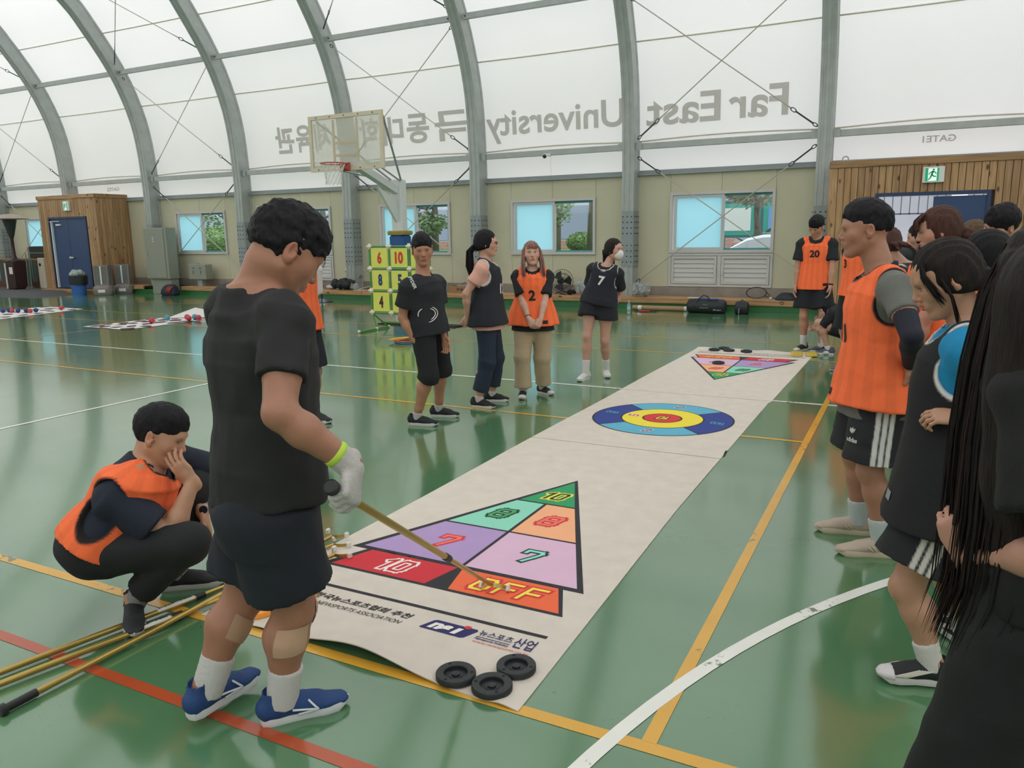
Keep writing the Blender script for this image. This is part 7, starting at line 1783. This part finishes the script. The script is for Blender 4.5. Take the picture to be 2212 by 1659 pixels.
p.body(r, '#a97a62', .008, .0045, stubble=.15, jaw=1.03, hide_hands=())
def sleeves(f):
    for i in (0, 1): 
        f.cap(p.sh[i]*.60+p.el[i]*.40, p.el[i], .058, .046, k=.01)
        m_ = p.el[i]*.68+p.wr[i]*.32; f.cap(p.el[i], m_, .046, .048, k=.01); f.cap(m_, p.el[i]*.12+p.wr[i]*.88, .048, .034, k=.01, flat=False)
fs_ = F(); sleeves(fs_); fs_.D = lambda X, Y, Z: .002*vnoise(X, Y, Z, 60, 5)
solid('arm_sleeve', fs_, .007, mat('navy_arm_sleeve', '#15192a', .75), r, fs_.D)
cc0 = np.array(lin('#6a6b66')); cn0 = np.array(lin('#181b26'))
p.tee('#6a6b66', hem=-.13, sleeve=.56, off=.016, flare=.03, sl_flare=.004, h=.008, seed=101, amp=.005)
co = F(); co.cap(p.neck-p.up*.06+p.fw*.012, p.neck+p.up*.060+p.fw*.012, .092, .074, k=.01, flat=True); co.plane(p.neck+p.up*.035, nrm(p.up+p.fw*.75), .004); co.cap(p.neck-p.up*.0+p.fw*.02, p.neck+p.up*.12+p.fw*.02, .060, .066, k=.004, op='s'); solid('polo_collar', co, .006, mat('navy_collar', '#1a1e2b', .8), r)
p.vest(ORG, hem=-.07, flare=.075, off=.032, trim='#1b1718', number='11', numpos=.30, numsize=.12, numx=-.02, seed=102, tagx=.02, h=.008, amp=.010, arm_r=.112)
p.pants('#242629', to=.86, off=.024, flare=.036, seed=103, h=.0048, amp=.008, colf=side_stripes)
v, f_ = None, None
p.print_(p.pant, 'adidas', '#c9c9c6', 0, .030, 0, r, d=(-.55, 1, 0), o=p.hp[1]*.5+p.kn[1]*.5+np.array((-.10, .20, -.02)), name='shorts_lettering')
tf = MB(); cc_ = p.hp[1]*.5+p.kn[1]*.5+np.array((-.10, .20, .0)); dT = nrm((-.55, 1, 0)); rT = nrm(np.cross(dT, (0, 0, 1)))
for a in (-.6, 0, .6):
    pts = [cc_+rT*(math.sin(a)*q_)+np.array((0, 0, .012+math.cos(a)*q_)) for q_ in np.linspace(0, .030, 5)]; pts = p.project(p.pant, pts, dT); tf.tube(pts.tolist(), [.003, .006, .0075, .005, .001], 6)
tf.build('trefoil_mark', mat('print_ink_c9c9c6', '#c9c9c6', .7), r, 'all')
p.hair_short(HB, .011, fringe=.0, line=.066, h=.004, rough=.0035, vol=1.6, back=-.012)
for i in (0, 1): p.sock(i, '#b9c4c2', .115, 1.05); p.shoe(i, '#b9a898', '#cbbfa6', '#a5947f', .295, .0, stripe=[(.36, .03, .44, .06, .003), (.41, .028, .50, .055, .003)], logo='#d2c6b6')

# -- woman with bun behind
r = person_root('tall person with low brown bun and orange bib behind the grey polo', 0.10, 4.98, 188)
p = Person(autoleg=.992, H=1.78, build=.95, sex='f', head=(0, 12, 0), hpos=(-0.0, -0.001, 1.611), feet=((.10, 0), (-.10, 0)), hands=((.15, .22, 1.0), (-.24, .12, .84)), elbow=((1, -.4, 0), (-.6, -.5, 0)), hs=1.02)
p.body(r, '#bd927c', .009, .0045, browcol='#4a332b')
p.tee('#1b1c20', hem=-.05, sleeve=.45, off=.014, flare=.02, sl_flare=.02, h=.010, seed=111)
p.vest(ORG, hem=.02, flare=.05, off=.026, trim='#1b1718', seed=112, h=.009, tagx=.16)
p.pants('#1c1b1d', to=1.8, off=.016, flare=.01, seed=113)
p.hair_cap(HBR, .009, fringe=False, low=-.06, open_=.066, h=.0045)
p.locks([[p.hx((a, .055, .105)), p.hx((a*1.4, .100, .068)), p.hx((a*1.7, .106, .030)), p.hx((a*1.8, .102, .012))] for a in (-.05, -.03, -.012, .012, .03, .05)], HBR, .0028, 4, 'fringe', 8, .004, 90)
bu = F(); bu.ell(p.hx((0, -.125, -.045)), np.array((.045, .040, .045))*p.hs, k=.02); solid('hair_bun', bu, .006, HBR, r, lambda X, Y, Z: .004*vnoise(X, Y, Z, 90, 3)+.003*np.sin(140*Z+60*X))
for i in (0, 1): p.shoe(i, '#26272a', '#d3d2cd')

# -- background row at the right
r = person_root('person with tied red-brown hair and black white-trimmed bib, turned away, by doorway', -0.03, 6.55, 150)
p = Person(autoleg=.992, H=1.60, build=.95, sex='f', head=(-60, 15, 0), hpos=(-0.015, 0.168, 1.511), hands=((.2, .0, .80), (-.2, .0, .80)))
p.body(r, '#bd927c', .011, .007); p.tee('#1b1c20', hem=-.05, sleeve=.5, seed=121, h=.011); p.vest('#1b1c20', stripes=False, trim='#d5d2cf', seed=122, tag_=False, h=.010); p.pants('#22242a', to=.5, seed=123)
p.hair_cap(HBR, .014, fringe=False, low=-.06, h=.007); b0 = p.hx((0, -.10, -.01)); p.locks([[b0, b0+np.array((a, -.09, -.01)), b0+np.array((a*2, -.15, -.03))] for a in (-.03, 0, .03)], HBR, .012, 5, 'ponytail', 6, .01, 24)
for i in (0, 1): p.sock(i, '#d8d8d4', .05); p.shoe(i, '#c9c6c0', '#d8d7d2', '#d8d8d4', .26)
r = person_root('person with dark hair in profile, head forward, framed by the bright doorway', -0.09, 7.75, 182)
p = Person(autoleg=.992, H=1.72, build=.92, sex='f', head=(0, 12, 0), hpos=(0.001, -0.113, 1.552), hands=((.2, .0, .80), (-.2, .0, .80)), feet=((.12, -.05), (-.10, .10)))
p.body(r, '#bd927c', .011, .006); p.tee('#23242a', hem=-.05, sleeve=.5, seed=131, h=.011); p.pants('#22242a', to=1.8, seed=133)
p.hair_cap(HDB, .012, fringe=False, low=-.07, h=.006, open_=.064)
p.locks([[p.hx((g, -.02, .02)), p.hx((g*1.15, .0, -.06)), p.hx((g*1.1, .01, -.17)), p.hx((g, .02, -.26))] for g in (-.075, -.07, -.06)], HDB, .009, 5, 'loose_hair', 2, .006, 14)
for i in (0, 1): p.shoe(i, '#c9c6c0', '#d8d7d2', '#d8d8d4', .26)
r = person_root('person with light brown ponytail and dark face mask in the back row', 0.33, 7.50, 188)
p = Person(autoleg=.992, H=1.74, build=.92, sex='f', head=(0, 8, 0), hpos=(-0.01, -0.073, 1.557), hands=((.2, .0, .80), (-.2, .0, .80)))
HLB = hair_mat('light_brown_hair', '#5d4a38')
p.body(r, '#bd927c', .011, .006); p.tee('#23242a', hem=-.05, sleeve=.5, seed=141, h=.011); p.pants('#22242a', to=1.8, seed=143)
p.hair_cap(HLB, .013, fringe=False, low=-.05, h=.006, open_=.064); b0 = p.hx((0, -.11, .05)); p.locks([[b0+np.array((a, 0, 0)), b0+np.array((a, -.07, -.02)), b0+np.array((a, -.09, -.12)), b0+np.array((a, -.07, -.22))] for a in (-.02, 0, .02)], HLB, .011, 5, 'ponytail', 6, .008, 24)
mk = F(); mk.ell(p.hx((0, .058, -.055)), np.array((.060, .055, .055))*p.hs, k=.02, R=p.HR); mk.plane(p.hx((0, .0, -.008)), p.HR @ np.array((0, -.25, 1.)), k=.006); mk.plane(p.hx((0, .025, 0)), p.HR @ np.array((0, -1., 0)), k=.004); solid('face_mask', mk, .006, black_f, r)
for i in (0, 1): p.shoe(i, '#26272a', '#d3d2cd')
r = person_root('person with thick black hair and red white-trimmed basketball jersey, head tilted, at far right', 0.45, 6.42, 205)
p = Person(autoleg=.992, H=1.86, build=.98, head=(12, 16, -16), hpos=(-0.03, -0.054, 1.634), hands=((.25, .0, .85), (-.25, .0, .85)))
p.body(r, '#bd927c', .010, .006); p.vest('#8f2a31', stripes=False, trim='#e4e0dc', seed=152, tag_=False, h=.010, off=.016, arm_r=.09); p.pants('#22242a', to=.9, seed=153)
p.hair_short(HB, .024, fringe=.34, line=.040, h=.006, rough=.004, vol=1.1)
for i in (0, 1): p.shoe(i, '#26272a', '#d3d2cd')
r = person_root('person in orange bib mostly hidden between the blue-shirted and long-haired people', 0.30, 4.34, 190)
p = Person(autoleg=.992, H=1.60, build=1.0, sex='f', head=(0, 15, 0), hpos=(0.001, 0.005, 1.484), hands=((.2, .0, .80), (-.2, .0, .80)))
p.body(r, '#bd927c', .011, .007); p.tee('#23242a', hem=-.05, sleeve=.5, seed=161, h=.011); p.vest(ORG, seed=162, tag_=False, h=.010); p.pants('#22242a', to=1.8, seed=163); p.hair_cap(HB, .014, fringe=True, low=-.08, h=.006)
for i in (0, 1): p.shoe(i, '#26272a', '#d3d2cd')
r = person_root('person in orange bib over white sleeves, hidden behind the big man in black', -4.73, 5.14, -15)
p = Person(autoleg=.992, H=1.68, build=1.0, feet=((.1, 0), (-.1, 0)), head=(0, 10, 0), hands=((0.042, 0.119, 0.717), (-0.077, -0.067, 0.689)), elbow=((1, -.3, 0), (-1, -.3, 0)))
p.body(r, '#b98c74', .010, .007); p.tee('#cdc9c6', hem=-.05, sleeve=.74, off=.016, sl_flare=.04, seed=171, h=.010); p.vest(ORG, seed=172, tag_=False, h=.009); p.pants('#22242a', to=.9, seed=173); p.hair_short(HB, .018, fringe=.2, h=.007)
for i in (0, 1): p.shoe(i, '#26272a', '#d3d2cd')

# -- woman in bright blue shirt
r = person_root('person in bright blue t-shirt and black white-trimmed bib, hand on hip, striped shorts', 0.15, 3.08, 180)
def stripes2(s, V, c0): return side_stripes(s, V, c0, 1, .0085, .027, 0, '#c9c6bd')
p = Person(autoleg=.992, H=1.60, build=1.06, sex='f', hips=(-0.0, -0.003, 0.65), chest=(-0.001, -0.026, 1.278), hpos=(-0.017, 0.055, 1.45), head=(16, 24, 0), feet=((-0.08, 0.002), (-0.065, -0.029)), toes=(0, 0), hands=((.30, -.05, .80), (-0.192, -0.028, 1.011)), elbow=((1, -.4, 0), (-.7, -1, .1)), hcurl=(.4, .55), handdir=(None, (-.05, 1, -.05)), palm=(None, (.6, .2, -1)), hs=1.10)
p.an[0] = np.array((*(0.217, -0.133), .085)); p.an[1] = np.array((*(-0.126, -0.013), .085)); p.kn[0], _ = ik(p.hp[0], p.an[0], p.l1, p.l2, (.1, 1, 0)); p.kn[1], _ = ik(p.hp[1], p.an[1], p.l1, p.l2, (-.1, 1, 0))
p.toes = (60, 16)
p.body(r, '#b98c72', .008, .004, lips='#b5453f', mouth=.5, browcol='#2a211f')
p.tee('#1687b8', hem=-.13, sleeve=.80, off=.020, flare=.030, sl_flare=.030, h=.007, seed=181, amp=.007, neck=.060)
p.vest('#141518', hem=-.06, flare=.07, off=.034, trim='#dedad5', stripes=False, seed=182, tag_=False, h=.006, amp=.005, arm_r=.115)
p.patch(p.bib, .0, .02, .052, .034, '#8c8f90', r, 'sewn_label', d=(-.35, 1, 0), o=p.hips+np.array((-.12, .3, .03)))
p.pants('#1c2022', to=.66, off=.028, flare=.050, seed=183, h=.0048, colf=stripes2)
p.hair_cap(HDB, .008, fringe=False, low=-.05, open_=.064, h=.0035, rough=.0025)
b0 = p.hx((0, -.11, -.03)); p.locks([[p.hx((g*.055, .062, .085)), p.hx((g*.074, .074, .045)), p.hx((g*.086, .064, -.01)), p.hx((g*.088, .048, -.06))] for g in (-1, -.9, -.8)], HDB, .0026, 4, 'side_hair', 3, .005, 60)
p.locks([[p.hx((g*.08, .03, .02)), p.hx((g*.088, .022, -.05)), p.hx((g*.085, .03, -.12)), p.hx((g*.083, .035, -.17))] for g in (-1, -.96)], HDB, .0022, 4, 'loose_hair', 3, .003, 10)
p.locks([[b0+np.array((a, 0, .02)), b0+np.array((a, -.06, -.03)), b0+np.array((a, -.06, -.12)), b0+np.array((a, -.04, -.22))] for a in (-.03, 0, .03)], HDB, .012, 5, 'ponytail', 6, .01, 30)
el_ = MB(); dd = nrm(p.wr[1]-p.el[1]); Tm = Vector(dd).to_track_quat('Z', 'Y').to_matrix().to_4x4()
for k_ in (0, .012): el_.torus(.029, .0022, 20, 5, Matrix.Translation(p.wr[1]-dd*(.02+k_)) @ Tm)
el_.build('bracelet', black_p, r, 'all')
for i in (0, 1): p.sock(i, '#cfcdc6', .085, 1.04)
s1 = p.shoe(1, '#1f2124', '#cfcdca', None, .27, 0, toe='#d3cdd0'); s0 = p.shoe(0, '#1f2124', '#cfcdca', None, .27, 0, toe='#d3cdd0')
for i, so in ((1, s1), (0, s0)):
    t_ = math.radians(p.toes[i])*(1 if i == 0 else -1); d_ = np.array((math.sin(t_), math.cos(t_), 0)); r_ = np.array((math.cos(t_), -math.sin(t_), 0)); o_ = p.an[i]-np.array((0, 0, .085*p.k)); heel = o_-d_*.075*p.k**.7; sf = F(); L_ = .27*p.k**.7; k7 = p.k**.7
    Pp_ = lambda a, b, c: heel+d_*a*L_+r_*b*k7+np.array((0, 0, c*k7))
    sf.loft([(Pp_(.04, 0, .045), r_, (0, 0, 1), .030*k7, .030*k7), (Pp_(.22, 0, .050), r_, (0, 0, 1), .036*k7, .040*k7), (Pp_(.45, .003, .045), r_, (0, 0, 1), .038*k7, .034*k7), (Pp_(.72, .004, .036), r_, (0, 0, 1), .045*k7, .024*k7), (Pp_(.90, .0, .030), r_, (0, 0, 1), .036*k7, .018*k7)], k=.01); sf.cap(Pp_(.30, 0, .06), Pp_(.62, 0, .045), .034*k7, .030*k7, k=.02); sf.D = lambda X, Y, Z: 0*X
    l = MB()
    for g in (1, -1):
        for q_ in range(6):
            a0 = .30+.035*q_; pts = [Pp_(a0+.36*(1-t2), g*.09, .046+.034*t2) for t2 in np.linspace(0, 1, 7)]; pts = p.project(sf, pts, nrm(r_*g*1+np.array((0, 0, .25)))); l.tube(pts.tolist(), .0022, 4)
            pts = [Pp_(.52+.035*q_*.9-.22*(t2), g*.2, .028+.055*t2) for t2 in np.linspace(1, 0, 7)]
    l.build('elastic_straps', mat('cream_elastic', '#d3cfc2', .8), so, 'all')

# -- long-haired person at the right edge
r = person_root('person in black with very long dark hair at right edge, one hand raised', 0.20, 1.66, 165)
p = Person(autoleg=.992, H=1.63, build=.98, sex='f', hips=(0.036, -0.068, 1.035), chest=(0.014, -0.026, 1.418), hpos=(0.009, -0.017, 1.507), head=(-48, 10, 0), feet=((.12, 0), (-.10, -.05)), toes=(5, 10), hands=((.24, -.12, .78), (-0.056, 0.062, 1.007)), elbow=((1, -.4, 0), (-.4, -.5, -1)), hcurl=(.4, .85), handdir=(None, (.0, .35, 1)), palm=(None, (.9, .2, .2)))
p.body(r, '#b98a76', .008, .0045, browcol='#2a211f')
p.tee('#131314', hem=-.13, sleeve=.72, off=.020, flare=.03, sl_flare=.04, h=.009, seed=191)
p.pants('#141617', to=1.9, off=.026, flare=.02, seed=193, h=.009, amp=.010, shin_off=.035)
p.hair_cap(HDB, .016, fringe=False, low=-.10, open_=.060, h=.005, rough=.003)
hl = []
for a in np.linspace(0, 1, 12):
    an_ = math.radians(-222+a*216)  # round the back of the head
    ca, sa = math.cos(an_), math.sin(an_); top = p.hx((.070*ca*.9, -.015+.085*sa, .085)); m1_ = p.hx((.098*ca, -.02+.118*sa, .0)); 
    dw = np.array((p.HR @ np.array((ca, sa, 0)))); dw[2] = 0
    hl.append([top, m1_, m1_+dw*.012+np.array((0, -.0, -.13)), m1_+dw*.020+np.array((0, -.005, -.27)), m1_+dw*.022+np.array((0, -.01, -.41)), m1_+dw*.016+np.array((0, .0, -.55)), m1_+dw*.004+np.array((0, .04, -.68))])
hd = F()
for a0, a1, ra, rb in ((.0, .25, .115, .115), (.25, .5, .115, .105), (.5, .72, .105, .085), (.72, .86, .085, .05)):
    q0 = p.hx((-.035, -.055, 0))+np.array((-.01, 0, -.02-.60*a0)); q1 = p.hx((-.035, -.055, 0))+np.array((-.01, 0, -.02-.60*a1)); hd.cap(q0, q1, ra, rb, k=.02, sq=((0, 1, 0), .72))
solid('hair_drape', hd, .009, HDB, r, lambda X, Y, Z: .006*vnoise(X, Y, Z*.08, 75, 8)+.004*vnoise(X, Y, Z*.06, 170, 9))
p.locks(hl, HDB, .0034, 4, 'long_hair', 12, .012, 1500, taper=.06)
p.locks(hl, HBR, .0013, 3, 'loose_hair', 13, .018, 90, taper=.15)
for i in (0, 1): p.sock(i, '#cfcdc6', .05); p.shoe(i, '#26272a', '#d3d2cd', '#d3d2cd', .25)
